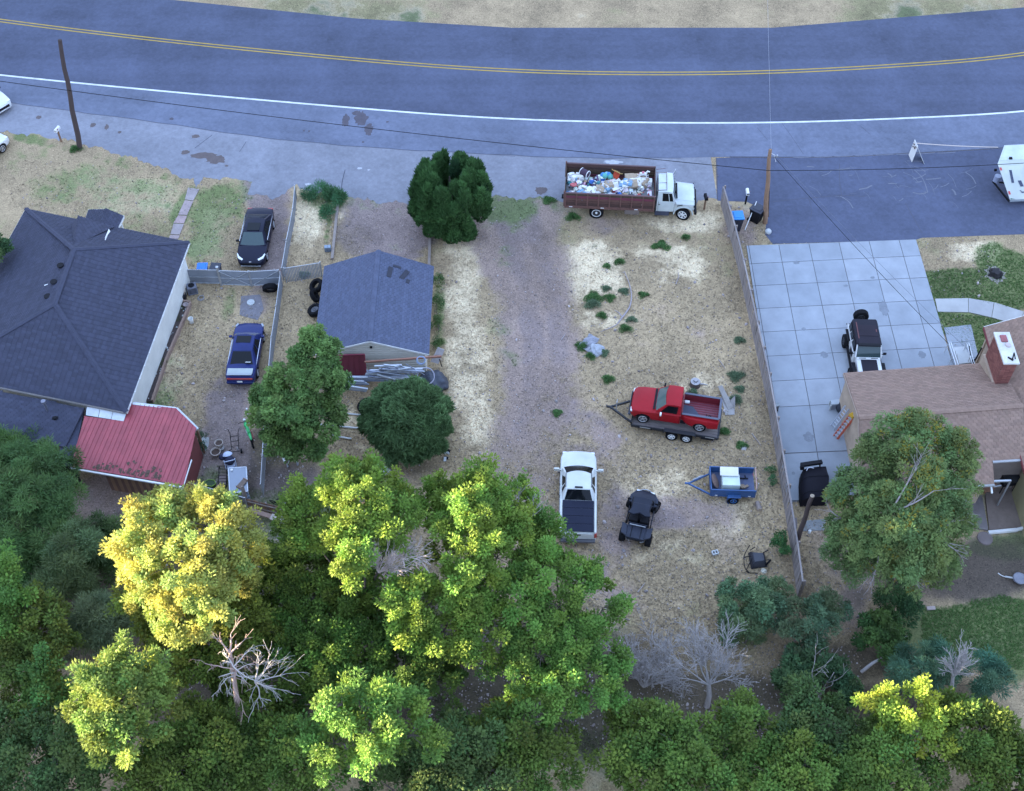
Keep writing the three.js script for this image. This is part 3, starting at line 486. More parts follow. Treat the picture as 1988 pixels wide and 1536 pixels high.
  { const p = G(351, 948, 2.05); part(t, 'downspout', cyl(0.06, 0.06, 0.5, p.x, 1.9, p.z, 8), trimWhite); }
}
{ // garage in the lot
  const t = thing('garage', 'small garage with grey shingled gable roof at the top of the lot', 'garage', V(0, 0, 0));
  const e = 2.0, r = 3.1, x0 = -11.52, x1 = -4.8, zn = -54.35, zs = -47.2, xm = -8.12;
  const L = [[V(x0, e, zs), V(x0, e, zn), V(xm, r, zn - 0.25), V(xm, r, zs - 0.05)], [V(x1, e, zn), V(x1, e, zs), V(xm, r, zs - 0.05), V(xm, r, zn - 0.25)]];
  for (const p of L) part(t, 'roof', poly3(p, 0.08), shGrey); shingles(t, L, shGrey, { seed: 21, jit: 0.24 });
  ridgeCaps(t, L[0][2], L[0][3], shGrey);
  const wallM = mat(0.6, 0.57, 0.49, { map: 'soft', roughness: 0.8 });
  const gable = z => new THREE.ExtrudeGeometry(polyShape([[x0 + 0.25, 0], [x1 - 0.25, 0], [x1 - 0.25, e - 0.02], [xm, r - 0.12], [x0 + 0.25, e - 0.02]]), { depth: 0.1, bevelEnabled: false }).translate(0, 0, z);
  part(t, 'wall', gable(zs - 0.2), wallM); part(t, 'wall', gable(zn + 0.2), wallM);
  part(t, 'wall', box(0.1, e - 0.1, zs - zn - 0.4, x0 + 0.3, e / 2 - 0.05, (zs + zn) / 2), wallM); part(t, 'wall', box(0.1, e - 0.1, zs - zn - 0.4, x1 - 0.3, e / 2 - 0.05, (zs + zn) / 2), wallM);
  for (let y = 0.15, i = 0; y < 2.9; y += 0.17, i++) { const hw = y < e ? 3.07 : 3.07 * (r - 0.14 - y) / (r - 0.14 - e); if (hw > 0.15) part(t, 'siding_board', box(hw * 2, 0.155, 0.025, xm + 0.0, y, zs - 0.085, 0.09), wallM); }
  part(t, 'fascia', [beam(V(x0, e - 0.06, zs + 0.015), V(xm, r - 0.06, zs - 0.035), 0.03, 0.11), beam(V(x1, e - 0.06, zs + 0.015), V(xm, r - 0.06, zs - 0.035), 0.03, 0.11)], trimWhite);
  part(t, 'gable_vent', box(0.14, 0.14, 0.06, xm + 0.02, 2.55, zs - 0.05), M.black);
  const pm = mat(0.042, 0.044, 0.06, { map: 'grain', roughness: 0.95 }), sl = L[1][2].clone().sub(L[1][0]).setZ(0).normalize();
  for (const [px, py, hh, w, d, yw] of [[757, 530, 2.8, 0.28, 0.85, 0.1], [783, 537, 2.6, 0.3, 1.05, 0.5], [771, 519, 2.7, 0.5, 0.16, 0.1], [792, 548, 2.45, 0.22, 0.3, 0.2]]) { const p = G(px, py, hh); part(t, 'roof_patch', box(w, 0.02, d, p.x, r - (p.x - xm) * (r - e) / (x1 - xm) + 0.05, p.z, 0, -yw, -Math.atan2(r - e, x1 - xm)), pm, 'darker repaired spot in the shingles'); }
}
{ // brown roofed house on the right
  const t = thing('brown_roofed_house', 'cream house with pinkish brown shingled roofs and red brick chimney beside the concrete drive', 'house', V(0, 0, 0));
  const cream = mat(0.48, 0.37, 0.27, { map: 'worn', roughness: 0.9 }), yellow = mat(0.42, 0.37, 0.2, { map: 'soft' }), fasc = mat(0.22, 0.05, 0.05, { map: 'worn' });
  const e = 2.6, r = 4.2, NWc = V(18.75, e, -45.28), NEc = V(27.7, e, -46.1), RW = V(18.47, r, -40.84), RE = V(27.4, r, -41.65), SWc = V(18.2, e, -36.9), S1 = V(25.35, e, -37.75), S2 = V(25.4, e + 0.3, -38.6), S3 = V(27.3, e + 0.3, -38.75);
  const n2 = s => { const t2 = (s.z - RW.z) / (SWc.z - RW.z); return s; };
  const yOn = p => { const f = (p.z - (RW.z + (p.x - RW.x) / (RE.x - RW.x) * (RE.z - RW.z))) / 3.94; return V(p.x, r - f * (r - e), p.z); };
  const south = [SWc, V(25.35, 0, -37.62), V(25.4, 0, -38.75), V(27.3, 0, -38.9)].map(yOn);
  const planes = [[NEc, NWc, RW, RE], [south[0], south[1], south[2], south[3], RE, RW]];
  for (const p of planes) part(t, 'roof', poly3(p, 0.1), shBrown); shingles(t, planes, shBrown, { seed: 31, jit: 0.26, tw: 0.29, ex: 0.16 });
  ridgeCaps(t, RW, RE, shBrown);
  // wing with the chimney
  const w0 = V(27.2, 3.2, -48.25), w1 = V(26.9, 3.2, -37.3), r0 = V(32.4, 5.4, -48.4), r1 = V(32.1, 5.4, -37.4), q = [[w1, w0, r0, r1]], far = V(37.5, 3.2, -48.5);
  part(t, 'roof', poly3(q[0], 0.1), shBrown); part(t, 'roof', poly3([r0, far, V(37.2, 3.2, -37.5), r1], 0.1), shBrown); shingles(t, q, shBrown, { seed: 33, jit: 0.26, tw: 0.29, ex: 0.16 });
  part(t, 'fascia', [beam(w0.clone().add(V(-0.03, -0.09, 0)), w1.clone().add(V(-0.03, -0.09, 0)), 0.05, 0.18)], fasc); part(t, 'fascia', beam(w0.clone().add(V(0, -0.1, -0.03)), r0.clone().add(V(0, -0.1, -0.03)), 0.04, 0.16), trimWhite);
  part(t, 'fascia', beam(NWc.clone().add(V(0, -0.1, -0.02)), NEc.clone().add(V(0, -0.1, -0.02)), 0.05, 0.14), fasc);
  part(t, 'wall', box(0.15, 3.1, 10.6, 27.55, 1.55, -42.8), cream); part(t, 'wall', box(0.16, 3.05, 3.4, 27.42, 1.52, -37.1), yellow, 'yellowish wall by the patio'); part(t, 'wall', box(10, 3.1, 0.15, 32.4, 1.55, -47.9), cream); part(t, 'wall', box(9.6, 3.1, 0.15, 32.3, 1.55, -37.8), cream);
  { // west gable end of the lower wing
    const g = new THREE.ExtrudeGeometry(polyShape([[-45.0, 0], [-37.2, 0], [-37.2, e - 0.05], [-40.9, r - 0.15], [-45.0, e - 0.05]].map(p => [-p[0], p[1]])), { depth: 0.12, bevelEnabled: false }).rotateY(Math.PI / 2).translate(18.85, 0, 0); part(t, 'wall', g, cream);
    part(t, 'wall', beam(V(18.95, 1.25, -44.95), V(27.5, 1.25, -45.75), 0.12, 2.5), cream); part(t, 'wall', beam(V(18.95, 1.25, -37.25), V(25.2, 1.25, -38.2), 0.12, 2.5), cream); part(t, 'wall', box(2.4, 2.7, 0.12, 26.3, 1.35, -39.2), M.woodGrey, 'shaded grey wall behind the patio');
    part(t, 'fascia', [beam(NWc.clone().add(V(-0.03, -0.08, 0)), RW.clone().add(V(-0.03, -0.08, 0)), 0.04, 0.12), beam(SWc.clone().add(V(-0.03, -0.08, 0)), RW.clone().add(V(-0.03, -0.08, 0)), 0.04, 0.12)], mat(0.4, 0.3, 0.23, { map: 'worn' }));
  }
  // chimney: cream stone breast, red brick stack built in courses, white cap with flues
  const cx = 27.03, cz = -44.9, cw = 0.72, cl = 2.15, st = part(t, 'chimney', [box(cw - 0.06, 5.1, cl - 0.06, cx, 2.55, cz)], mat(0.32, 0.2, 0.15, { map: 'grain' }));
  part(t, 'chimney_breast', box(0.5, 3.35, cl + 0.25, cx - 0.22, 1.67, cz + 0.05), cream);
  const bm = [0, 1, 2, 3].map(i => mat(0.22 + 0.035 * i, 0.075 + 0.016 * i, 0.06 + 0.012 * i, { map: 'grain', roughness: 0.95 })), bg = uvm(merge([box(0.225, 0.078, 0.03)])), bs = uvm(merge([box(0.03, 0.078, 0.225)]));
  const stuff = []; for (let k = 0, y = 3.3; y < 5.08; y += 0.09, k++) {
    for (let z = -cl / 2 + 0.12 - (k % 2) * 0.12; z < cl / 2 - 0.02; z += 0.237) for (const s of [-1, 1]) { const b = new THREE.Mesh(bs, bm[rnd() * 4 | 0]); b.name = 'brick'; b.position.set(cx + s * (cw / 2 - 0.02), y, cz + Math.max(-cl / 2 + 0.115, z)); if (s < 0 || k % 9 === 8) st.add(b); }
    for (let x = -cw / 2 + 0.12; x < cw / 2; x += 0.237) { const b = new THREE.Mesh(bg, bm[rnd() * 4 | 0]); b.name = 'brick'; b.position.set(cx + x, y, cz + cl / 2 - 0.02); st.add(b); }
  }
  part(st, 'chimney_cap', rbox(cw + 0.16, 0.12, cl + 0.16, 0.03, cx, 5.16, cz), mat(0.7, 0.68, 0.63, { map: 'worn' }));
  part(st, 'flue', [box(0.34, 0.1, 0.46, cx - 0.02, 5.25, cz - 0.62)], mat(0.36, 0.12, 0.12, { map: 'grain' }));
  part(st, 'flue', cyl(0.15, 0.15, 0.08, cx + 0.1, 5.25, cz - 0.15, 12), mat(0.6, 0.5, 0.46, { map: 'grain' }));
  part(st, 'flue', [rod(V(cx + 0.05, 5.22, cz + 0.95), V(cx + 0.2, 5.42, cz + 0.55), 0.035), rod(V(cx - 0.12, 5.24, cz + 0.72), V(cx + 0.1, 5.26, cz + 0.95), 0.05), rod(V(cx + 0.2, 5.42, cz + 0.55), V(cx + 0.22, 5.3, cz + 0.9), 0.03)], M.black, 'bent black metal on the chimney cap');
  // junk and pipes at the inner corner, gutter bits
  part(t, 'downspout', [rod(G(1906, 676, 2.6), G(1890, 705, 0.9), 0.05)], M.black); for (let i = 0; i < 4; i++) part(t, 'gutter_bracket', box(0.06, 0.06, 0.12, ...G(1914 + i * 5, 645 + i * 12, 3.15).toArray()), trimWhite);
  part(t, 'roof_debris', [0, 1, 2, 3, 4, 5].map(i => box(0.3 * (0.5 + rnd()), 0.05, 0.07, ...G(1950 + i * 3 + rr(-2, 2), 760 + i * 9, 3.2).toArray(), 0, rnd() * 3)), mat(0.3, 0.25, 0.22, { map: 'grain' })).userData.kind = 'stuff';
  part(t, 'service_bracket', [rod(G(1882, 672, 2.7), G(1884, 690, 2.6), 0.03)], M.black);
  // patio side: gutter along the low eave and the white edge
  part(t, 'gutter', beam(south[0].clone().add(V(0, -0.02, 0.05)), south[1].clone().add(V(0, -0.02, 0.05)), 0.1, 0.1), mat(0.35, 0.35, 0.34, { map: 'worn' })); part(t, 'gutter', beam(south[2].clone().add(V(0, 0.0, 0.03)), south[3].clone().add(V(0, 0, 0.03)), 0.12, 0.08), mat(0.4, 0.4, 0.4, { map: 'worn' }));
}
{ // patio behind the brown house
  const p = [[1900, 930], [1990, 925], [2010, 1025], [1925, 1032], [1893, 1026]];
  const s = new THREE.Group(); s.name = 'patio'; s.userData.kind = 'structure'; s.userData.label = 'brownish concrete patio behind the brown house'; scene.add(s);
  part(s, 'slab', sheet(GP([[1905, 905], [1988, 900], [2010, 1024], [1920, 1031]]), 0.11, 0.11), mat(0.24, 0.185, 0.155, { map: 'worn' })); part(s, 'slab', sheet(GP([[1888, 950], [1903, 950], [1918, 1031], [1885, 1026]]), 0.10, 0.1), mat(0.22, 0.19, 0.185, { map: 'worn' }));
  part(s, 'edge_strip', [beam(G(1919, 1034, 0.12), G(1973, 1029, 0.12), 0.16, 0.16), beam(G(1973, 1029, 0.12), G(2010, 1020, 0.12), 0.14, 0.16)], trimWhite);
  const pg = thing('pergola_frame', 'pale bare pergola bars over the patio beside the brown roof corner', 'pergola', V(0, 0, 0));
  part(pg, 'beam', beam(G(1893, 936, 2.45), G(1963, 933.5, 2.45), 0.1, 0.1), M.galv); part(pg, 'beam', beam(G(1923, 938, 2.45), G(1926, 958, 2.3), 0.09, 0.09), M.white); part(pg, 'beam', beam(G(1929, 945, 2.2), G(1944, 943, 2.2), 0.05, 0.06), M.galv);
  for (const [x, y] of [[1894, 936], [1962, 933.5]]) part(pg, 'post', rod(G(x, y, 2.4), G(x, y, 2.4).setY(0.1), 0.05), M.galv);
  solo('round_table', 'round brown table top tucked under the brown roof edge by the patio', 'table', [cyl(0.65, 0.65, 0.05, 0, 0.74, 0, 24), cyl(0.05, 0.05, 0.72, 0, 0.36, 0), cyl(0.3, 0.34, 0.04, 0, 0.03, 0)], mat(0.3, 0.15, 0.09, { map: 'wood' }), G(1903, 951, 0.1).add(V(0, 0, 0)));
  const gr = thing('barbecue_grill', 'dark barbecue grill standing under the pergola bars', 'grill', G(1950, 950, 0.11), 0.2); part(gr, 'firebox', rbox(0.9, 0.35, 0.55, 0.06, 0, 0.8, 0), M.black); part(gr, 'lid', cyl(0.28, 0.28, 0.88, 0, 0.98, 0, 16, 0, 0, Math.PI / 2), M.blackMetal); for (const x of [-0.38, 0.38]) for (const z of [-0.2, 0.2]) part(gr, 'leg', box(0.04, 0.64, 0.04, x, 0.32, z), M.black);
}
// ---------------------------------------------------------------- fences, gates, poles
function postLine(pts, step) { const out = []; for (let i = 0; i < pts.length - 1; i++) { const d = pts[i + 1].distanceTo(pts[i]), n = Math.max(1, Math.round(d / step)); for (let k = 0; k < n; k++) out.push(pts[i].clone().lerp(pts[i + 1], k / n)); } out.push(pts[pts.length - 1]); return out; }
{ // board fence right of the lot
  const t = thing('board_fence', 'weathered grey upright board fence between the lot and the concrete drive', 'fence', V(0, 0, 0));
  const line = GP([[1399, 398], [1421, 475], [1437, 540], [1463, 660], [1485, 760], [1500, 845], [1521, 975], [1538, 1085], [1548, 1160]]), h = 1.55, posts = postLine(line, 2.4), gm = [0, 1, 2, 3].map(i => mat(0.27 + 0.035 * i, 0.24 + 0.03 * i, 0.235 + 0.025 * i, { map: 'wood', roughness: 0.95 }));
  const pk = uvm(merge([box(0.02, h, 0.128, 0, h / 2, 0)]));
  let acc = 0; for (let i = 0; i < line.length - 1; i++) { const a = line[i], b = line[i + 1], L = a.distanceTo(b), yaw = Math.atan2(b.x - a.x, b.z - a.z); for (; acc < L; acc += 0.142) { const p = a.clone().lerp(b, acc / L), m = new THREE.Mesh(pk, gm[rnd() * 4 | 0]); m.name = 'picket'; m.castShadow = m.receiveShadow = true; m.position.copy(p).setY(0.04 + rr(-0.03, 0.02)); m.rotation.set(rr(-0.015, 0.015), yaw, rr(-0.03, 0.03)); t.add(m); } acc -= L; }
  for (const p of posts) part(t, 'post', box(0.1, 1.7, 0.1, p.x + 0.09, 0.85, p.z), M.woodGrey);
  for (let i = 0; i < posts.length - 1; i++) for (const y of [0.4, 1.3]) part(t, 'rail', beam(posts[i].clone().add(V(0.03, y, 0)), posts[i + 1].clone().add(V(0.03, y, 0)), 0.04, 0.09), M.woodGrey);
  for (let i = 0; i < posts.length - 1; i++) part(t, 'cap_rail', beam(posts[i].clone().add(V(0, h + 0.05, 0)), posts[i + 1].clone().add(V(0, h + 0.05, 0)), 0.09, 0.03), gm[(i * 2) % 4]);
}
{ // slatted chain-link fence left of the lot
  const vinyl = mat(0.26, 0.28, 0.31, { map: 'soft', roughness: 0.6 });
  const seg = (label, pts, h) => {
    const t = thing('slatted_fence', label, 'fence', V(0, 0, 0)), P = postLine(pts, 2.4);
    for (const p of P) part(t, 'post', [cyl(0.035, 0.035, h + 0.12, p.x, h / 2 + 0.06, p.z, 8)], M.galv);
    for (let i = 0; i < P.length - 1; i++) { const a = P[i], b = P[i + 1]; part(t, 'top_rail', rod(a.clone().setY(h + 0.02), b.clone().setY(h + 0.02), 0.025), M.galv); const l = [], n = Math.round(a.distanceTo(b) / 0.09); for (let k = 0; k < n; k++) { const p = a.clone().lerp(b, (k + 0.5) / n); l.push(box(0.012, h - 0.06, 0.06, p.x, h / 2, p.z, 0, Math.atan2(b.x - a.x, b.z - a.z), 0)); } part(t, 'slat_panel', l, vinyl).userData.kind = 'stuff'; }
    return t;
  };
  seg('grey slatted fence running from the street strip down beside the black car', GP([[576, 385], [572, 430], [560, 490], [551, 545]]), 1.05);
  seg('grey slatted fence running beside the blue sedan towards the leafy tree', GP([[549, 556], [541, 620], [532, 680], [527, 740], [518, 860], [512, 965]]), 1.15);
  seg('grey slatted fence panel between the gate and the garage', GP([[556, 549], [626, 538]]), 1.25);
  const gate = (label, a, b, h, diag) => {
    const t = thing('metal_gate', label, 'gate', V(0, 0, 0)), top = V(0, h, 0), bot = V(0, 0.12, 0), A = G(...a), B = G(...b), mid = A.clone().lerp(B, 0.5);
    part(t, 'gate_panel', beam(A.clone().add(V(0, h / 2 + 0.06, 0)), B.clone().add(V(0, h / 2 + 0.06, 0)), 0.02, h - 0.1), vinyl);
    for (const [p, q] of [[A, B]]) { part(t, 'rail', rod(p.clone().add(top), q.clone().add(top), 0.03), M.galv); part(t, 'rail', rod(p.clone().add(bot).add(V(0, 0, 0.03)), q.clone().add(bot).add(V(0, 0, 0.03)), 0.03), M.galv); part(t, 'rail', rod(p.clone().add(V(0, h * 0.52, 0.03)), q.clone().add(V(0, h * 0.52, 0.03)), 0.022), M.galv); }
    for (const p of [A, B]) part(t, 'stile', rod(p.clone(), p.clone().setY(h + 0.06), 0.04), M.galv);
    const f = V(0, 0, 0.05); if (diag > 1) part(t, 'brace', rod(A.clone().add(top).add(f), B.clone().add(bot).add(f), 0.022), M.galv); if (diag) part(t, 'brace', rod(A.clone().add(bot).add(f), B.clone().add(top).add(f), 0.022), M.galv);
    { const l = [], n = 16; for (let k = 1; k < n; k++) { const p = A.clone().lerp(B, k / n); l.push(box(0.02, 0.06, 0.02, p.x, h + 0.05, p.z)); } part(t, 'barb', l, M.galv).userData.kind = 'stuff'; }
  };
  gate('low grey fence panel between the dark roofed house and the gate', [366, 551], [429, 552], 1.25, 0);
  gate('grey metal gate leaf with crossed braces', [431, 554], [488, 556], 1.3, 2);
  gate('grey metal gate leaf with one diagonal brace behind the leaning tyre', [490, 556], [546, 553], 1.3, 1);
  const pm = thing('gate_post', 'grey square post between the low panel and the crossed gate leaf', 'post', G(430, 554)); part(pm, 'shaft', box(0.12, 1.6, 0.12, 0, 0.8, 0), M.galv); part(pm, 'cap', rbox(0.17, 0.06, 0.17, 0.02, 0, 1.62, 0), M.galv);
}
{ // rear fences by the creek: pipe rail, board fence, planks
  const t = thing('pipe_rail_fence', 'thin pipe rail fence from the red roofed porch to the glass table', 'fence', V(0, 0, 0));
  const a = G(366, 958), b = G(482, 990), P = postLine([a, b], 2.0); for (const p of P) part(t, 'post', cyl(0.03, 0.03, 1.2, p.x, 0.6, p.z, 8), M.galv); part(t, 'rail', rod(a.clone().setY(1.15), b.clone().setY(1.15), 0.025), M.galv); part(t, 'base_board', beam(a.clone().setY(0.15), b.clone().setY(0.15), 0.05, 0.3), M.woodGrey);
  { const l = []; for (let k = 0; k < 46; k++) { const p = a.clone().lerp(b, (k + 0.5) / 46); l.push(box(0.008, 0.8, 0.008, p.x, 0.72, p.z)); } part(t, 'wire_mesh', l, M.galv).userData.kind = 'stuff'; }
  const s = thing('rear_board_fence', 'low brown board fence below the leafy tree near the creek', 'fence', V(0, 0, 0)), c = G(478, 985), d = G(590, 1012); for (let i = 0; i < 24; i++) { const p = c.clone().lerp(d, (i + 0.5) / 24); part(s, 'picket', box(0.13, 0.85 + rr(-0.06, 0.06), 0.025, p.x, 0.45, p.z, 0, -Math.atan2(d.z - c.z, d.x - c.x)), i % 3 ? M.woodBrown : mat(0.19, 0.13, 0.12, { map: 'wood' })); } for (const y of [0.25, 0.7]) part(s, 'rail', beam(c.clone().add(V(0, y, 0.05)), d.clone().add(V(0, y, 0.05)), 0.04, 0.08), M.woodGrey);
  solo('timber_plank', 'long brown plank lying low by the creek bank, left of the pale one', 'plank', beam(G(484, 990, 0.5), G(526, 1003, 0.5), 0.26, 0.08), mat(0.33, 0.22, 0.17, { map: 'wood' })); solo('timber_plank', 'pale wide plank lying by the creek bank at the leafy crown edge', 'plank', beam(G(526, 1003, 0.55), G(578, 1019, 0.55), 0.36, 0.09), mat(0.5, 0.43, 0.38, { map: 'wood' }));
  for (const [x, y, h] of [[478, 975, 1.5], [471, 998, 1.2]]) solo('fence_post', y < 990 ? 'pale grey corner post near the glass table' : 'short pale grey post below the glass table', 'post', limb([V(0, 0, 0), V(0.03, h * 0.6, 0), V(0.02, h, 0.02)], [0.13, 0.11, 0.1], 8), M.woodGrey, G(x, y));
}
function pole(label, base, top, r0, r1, mt, extra) { const t = thing('utility_pole', label, 'pole', V(0, 0, 0)), d = top.clone().sub(base), pts = [], rs = []; for (let i = 0; i <= 8; i++) { const k = i / 8; pts.push(base.clone().addScaledVector(d, k).add(V(0.03 * Math.sin(i * 1.7), 0, 0.03 * Math.cos(i * 2.1)))); rs.push(lerp(r0, r1, k)); } part(t, 'shaft', limb(pts, rs, 12), mt); if (extra) extra(t, top); return t; }
const poleDark = mat(0.085, 0.06, 0.055, { map: 'wood', roughness: 0.9 }), poleTan = mat(0.34, 0.21, 0.13, { map: 'wood', roughness: 0.9 });
const pl0 = G(155, 288), pl1 = G(140, 209, 3.35), pL = pl0.clone().addScaledVector(pl1.clone().sub(pl0), 8.5 / 3.35);
pole('dark wooden utility pole at the street edge of the left lawn', pl0, pL, 0.19, 0.13, poleDark);
const pRtop = G(1495, 291, 6.2);
pole('tan wooden utility pole with wires at the dark asphalt apron', G(1485, 432), pRtop, 0.17, 0.11, poleTan, (t, q) => { part(t, 'crack_strip', limb([G(1487, 420, 0.5).add(V(0.16, 0, 0.05)), G(1490, 350, 3.5).add(V(0.13, 0, 0.05)), G(1492, 310, 5.3).add(V(0.11, 0, 0.05))], [0.03, 0.035, 0.02]), poleDark); part(t, 'insulator', [rod(q.clone().add(V(0, -0.2, 0)), q.clone().add(V(0.5, -0.45, 0.1)), 0.025), rod(q.clone().add(V(0.3, -0.35, 0)), q.clone().add(V(0.45, -0.75, 0.25)), 0.02), cyl(0.05, 0.05, 0.14, q.x + 0.5, q.y - 0.4, q.z + 0.1, 8)], M.galv); });
pole('short leaning pole stub with sawn top in front of the black covered machine', G(1543, 1064), G(1577, 963, 4.7), 0.15, 0.105, poleDark, (t, q) => { part(t, 'sawn_top', cyl(0.11, 0.11, 0.02, q.x, q.y + 0.012, q.z, 12), mat(0.4, 0.31, 0.22, { map: 'grain' })); });
function wire(label, pts, r = 0.018, m = M.black) { const l = []; for (let i = 0; i < pts.length - 1; i++) { const a = pts[i], b = pts[i + 1], n = 14, q = []; for (let k = 0; k <= n; k++) { const u = k / n; q.push(a.clone().lerp(b, u).add(V(0, -0.35 * 4 * u * (1 - u) * Math.min(1, a.distanceTo(b) / 30), 0))); } l.push(limb(q, q.map(() => r), 5)); } return solo('overhead_wire', label, 'wire', l, m); }
wire('black overhead wire sagging along the street to the tan pole', [G(-40, 152, 6.2), G(432, 209, 6), G(1491, 331, 5.1)].filter((p, i) => i !== 1), 0.022);
wire('black overhead wire from the tan pole across the dark apron to the right', [G(1491, 331, 5.1), G(2060, 312, 5.2)], 0.02);
wire('white service cable running from the tan pole top over the road', [pRtop.clone().add(V(0.1, -0.1, 0)), G(1494, 150, 7.5), G(1490, -60, 8)], 0.006, mat(0.4, 0.4, 0.42));
wire('service cable from the tan pole to the brown house, upper one', [pRtop.clone().add(V(0.4, -0.35, 0.1)), G(1884, 684, 2.7)], 0.008, mat(0.16, 0.165, 0.2));
wire('service cable from the tan pole to the brown house, lower one', [pRtop.clone().add(V(0.35, -0.5, 0.1)), G(1842, 668, 2.6)], 0.014, M.black);
// ---------------------------------------------------------------- vehicles: +x is forward, y up, the base on the ground
const EV = new Evaluator(); EV.attributes = ['position', 'normal'];
function ring(x, w, yb, ys, yt) { // half a cross-section mirrored: underside, sill, flank, shoulder, top
  const h = [[yb, 0], [yb, 0.84 * w], [yb + 0.1, 0.96 * w], [lerp(yb, ys, 0.55), w], [ys - 0.05, 0.985 * w], [ys, 0.93 * w], [lerp(ys, yt, 0.6), 0.62 * w], [yt, 0.3 * w]];
  const r = h.map(([y, z]) => V(x, y, z)); r.push(V(x, yt + 0.006, 0)); for (let i = h.length - 1; i > 0; i--) r.push(V(x, h[i][0], -h[i][1])); return r;
}
function carBody(st, wells = []) {
  let g = loft(st.map(s => ring(...s)), 0.55);
  const b = g.boundingBox; g.computeBoundingBox(); const mid = (g.boundingBox.min.x + g.boundingBox.max.x) / 2; 
  if (wells.length) { g.deleteAttribute('uv'); let a = new Brush(g); for (const [x, y, r, w] of wells) for (const s of [-1, 1]) { const c = new Brush(uvless(cyl(r, r, 0.5, x, y, s * (w - 0.02), 22, Math.PI / 2))); c.updateMatrixWorld(); a.updateMatrixWorld(); a = EV.evaluate(a, c, SUBTRACTION); } g = a.geometry; }
  return g;
}
function uvless(g) { const q = g.index ? g.toNonIndexed() : g; q.deleteAttribute('uv'); return q; }
function patch(f, u0, u1, v0, v1, nu, nv, off = 0, cen = V(0, 0.8, 0)) {
  const pos = [], idx = [];
  for (let j = 0; j <= nv; j++) for (let i = 0; i <= nu; i++) {
    const u = lerp(u0, u1, i / nu), v = lerp(v0, v1, j / nv), p = f(u, v);
    if (off) { const e = 0.01, n = f(u + e, v).sub(f(u - e, v)).cross(f(u, v + e).sub(f(u, v - e))).normalize(); if (n.dot(p.clone().sub(cen)) < 0) n.negate(); p.addScaledVector(n, off); }
    pos.push(p.x, p.y, p.z);
  }
  const k = nu + 1; for (let j = 0; j < nv; j++) for (let i = 0; i < nu; i++) { const a = j * k + i; idx.push(a, a + 1, a + k + 1, a, a + k + 1, a + k); }
  const g = new THREE.BufferGeometry(); g.setAttribute('position', new THREE.Float32BufferAttribute(pos, 3)); g.setIndex(idx); g.computeVertexNormals(); return g;
}
function cabin(t, c, bodyMat, o = {}) { // c: xf xtf xtr xr wb wt yb yt bulge crown; glass panes set into a painted shell
  const B = c.bulge ?? 0.09, Cr = c.crown ?? 0.05, cen = V((c.xtf + c.xtr) / 2, c.yb, 0);
  const sOf = u => u * 2 - 1, dome = s => 1 - s * s;
  const front = (u, v) => { const s = sOf(u), w = lerp(c.wb, c.wt, v); return V(lerp(c.xf, c.xtf, v) + B * dome(s), lerp(c.yb, c.yt + Cr * dome(s), v), s * w); };
  const rear = (u, v) => { const s = sOf(u), w = lerp(c.wb, c.wt, v); return V(lerp(c.xr, c.xtr, v) - (c.bulgeR ?? B * 0.6) * dome(s), lerp(c.yb, c.yt + Cr * dome(s), v), s * w); };
  const roof = (u, v) => { const s = sOf(u); return rear(u, 1).lerp(front(u, 1), v).add(V(0, 0.03 * Math.sin(v * Math.PI), 0)); };
  const side = sg => (u, v) => V(lerp(lerp(c.xr, c.xtr, v), lerp(c.xf, c.xtf, v), u), lerp(c.yb, c.yt, v), sg * lerp(c.wb, c.wt, v));
  part(t, 'roof', [patch(roof, 0, 1, 0, 1, 10, 8)], o.roofMat || bodyMat);
  part(t, 'cab_shell', [patch(front, 0, 1, 0, 1, 10, 5), patch(rear, 0, 1, 0, 1, 10, 5), patch(side(1), 0, 1, 0, 1, 6, 3), patch(side(-1), 0, 1, 0, 1, 6, 3)], bodyMat);
  part(t, 'windshield', patch(front, 0.045, 0.955, 0.05, 0.95, 10, 5, 0.006, cen), o.glassF || M.glass);
  part(t, 'rear_window', patch(rear, 0.08, 0.92, o.rv0 ?? 0.12, 0.93, 10, 5, 0.006, cen), o.glassR || M.glass);
  for (const sg of [1, -1]) for (const [u0, u1] of o.windows || [[0.17, 0.5], [0.54, 0.83]]) part(t, 'side_window', patch(side(sg), u0, u1, 0.1, 0.9, 4, 3, 0.007, cen), M.glass);
}
function wheel(t, x, z, r, w, rimR, rimM = M.rim, steer = 0, spokes = 5, tyreM = M.tyre) {
  const g = new THREE.Group(); g.name = 'wheel'; g.position.set(x, r, z); g.rotation.y = steer; t.add(g); const s = Math.sign(z) || 1;
  const prof = [[rimR, -w / 2 + 0.02], [r * 0.93, -w / 2], [r, -w * 0.36], [r, w * 0.36], [r * 0.93, w / 2], [rimR, w / 2 - 0.02]].map(p => new THREE.Vector2(...p));
  part(g, 'tyre', new THREE.LatheGeometry(prof, 24).rotateX(Math.PI / 2), tyreM);
  const l = [cyl(rimR, rimR, w * 0.5, 0, 0, 0, 20, Math.PI / 2), tf(new THREE.TorusGeometry(rimR * 0.95, rimR * 0.09, 6, 24), 0, 0, s * w * 0.42), cyl(rimR * 0.24, rimR * 0.28, 0.06, 0, 0, s * w * 0.36, 12, Math.PI / 2)];
  for (let i = 0; i < spokes; i++) l.push(box(rimR * 0.24, rimR * 0.9, 0.04, 0, rimR * 0.48, 0).rotateZ(i / spokes * 6.2832).translate(0, 0, s * w * 0.36));
  part(g, 'rim', l.slice(1), rimM); part(g, 'hub', l[0], M.rimDark); return g;
}
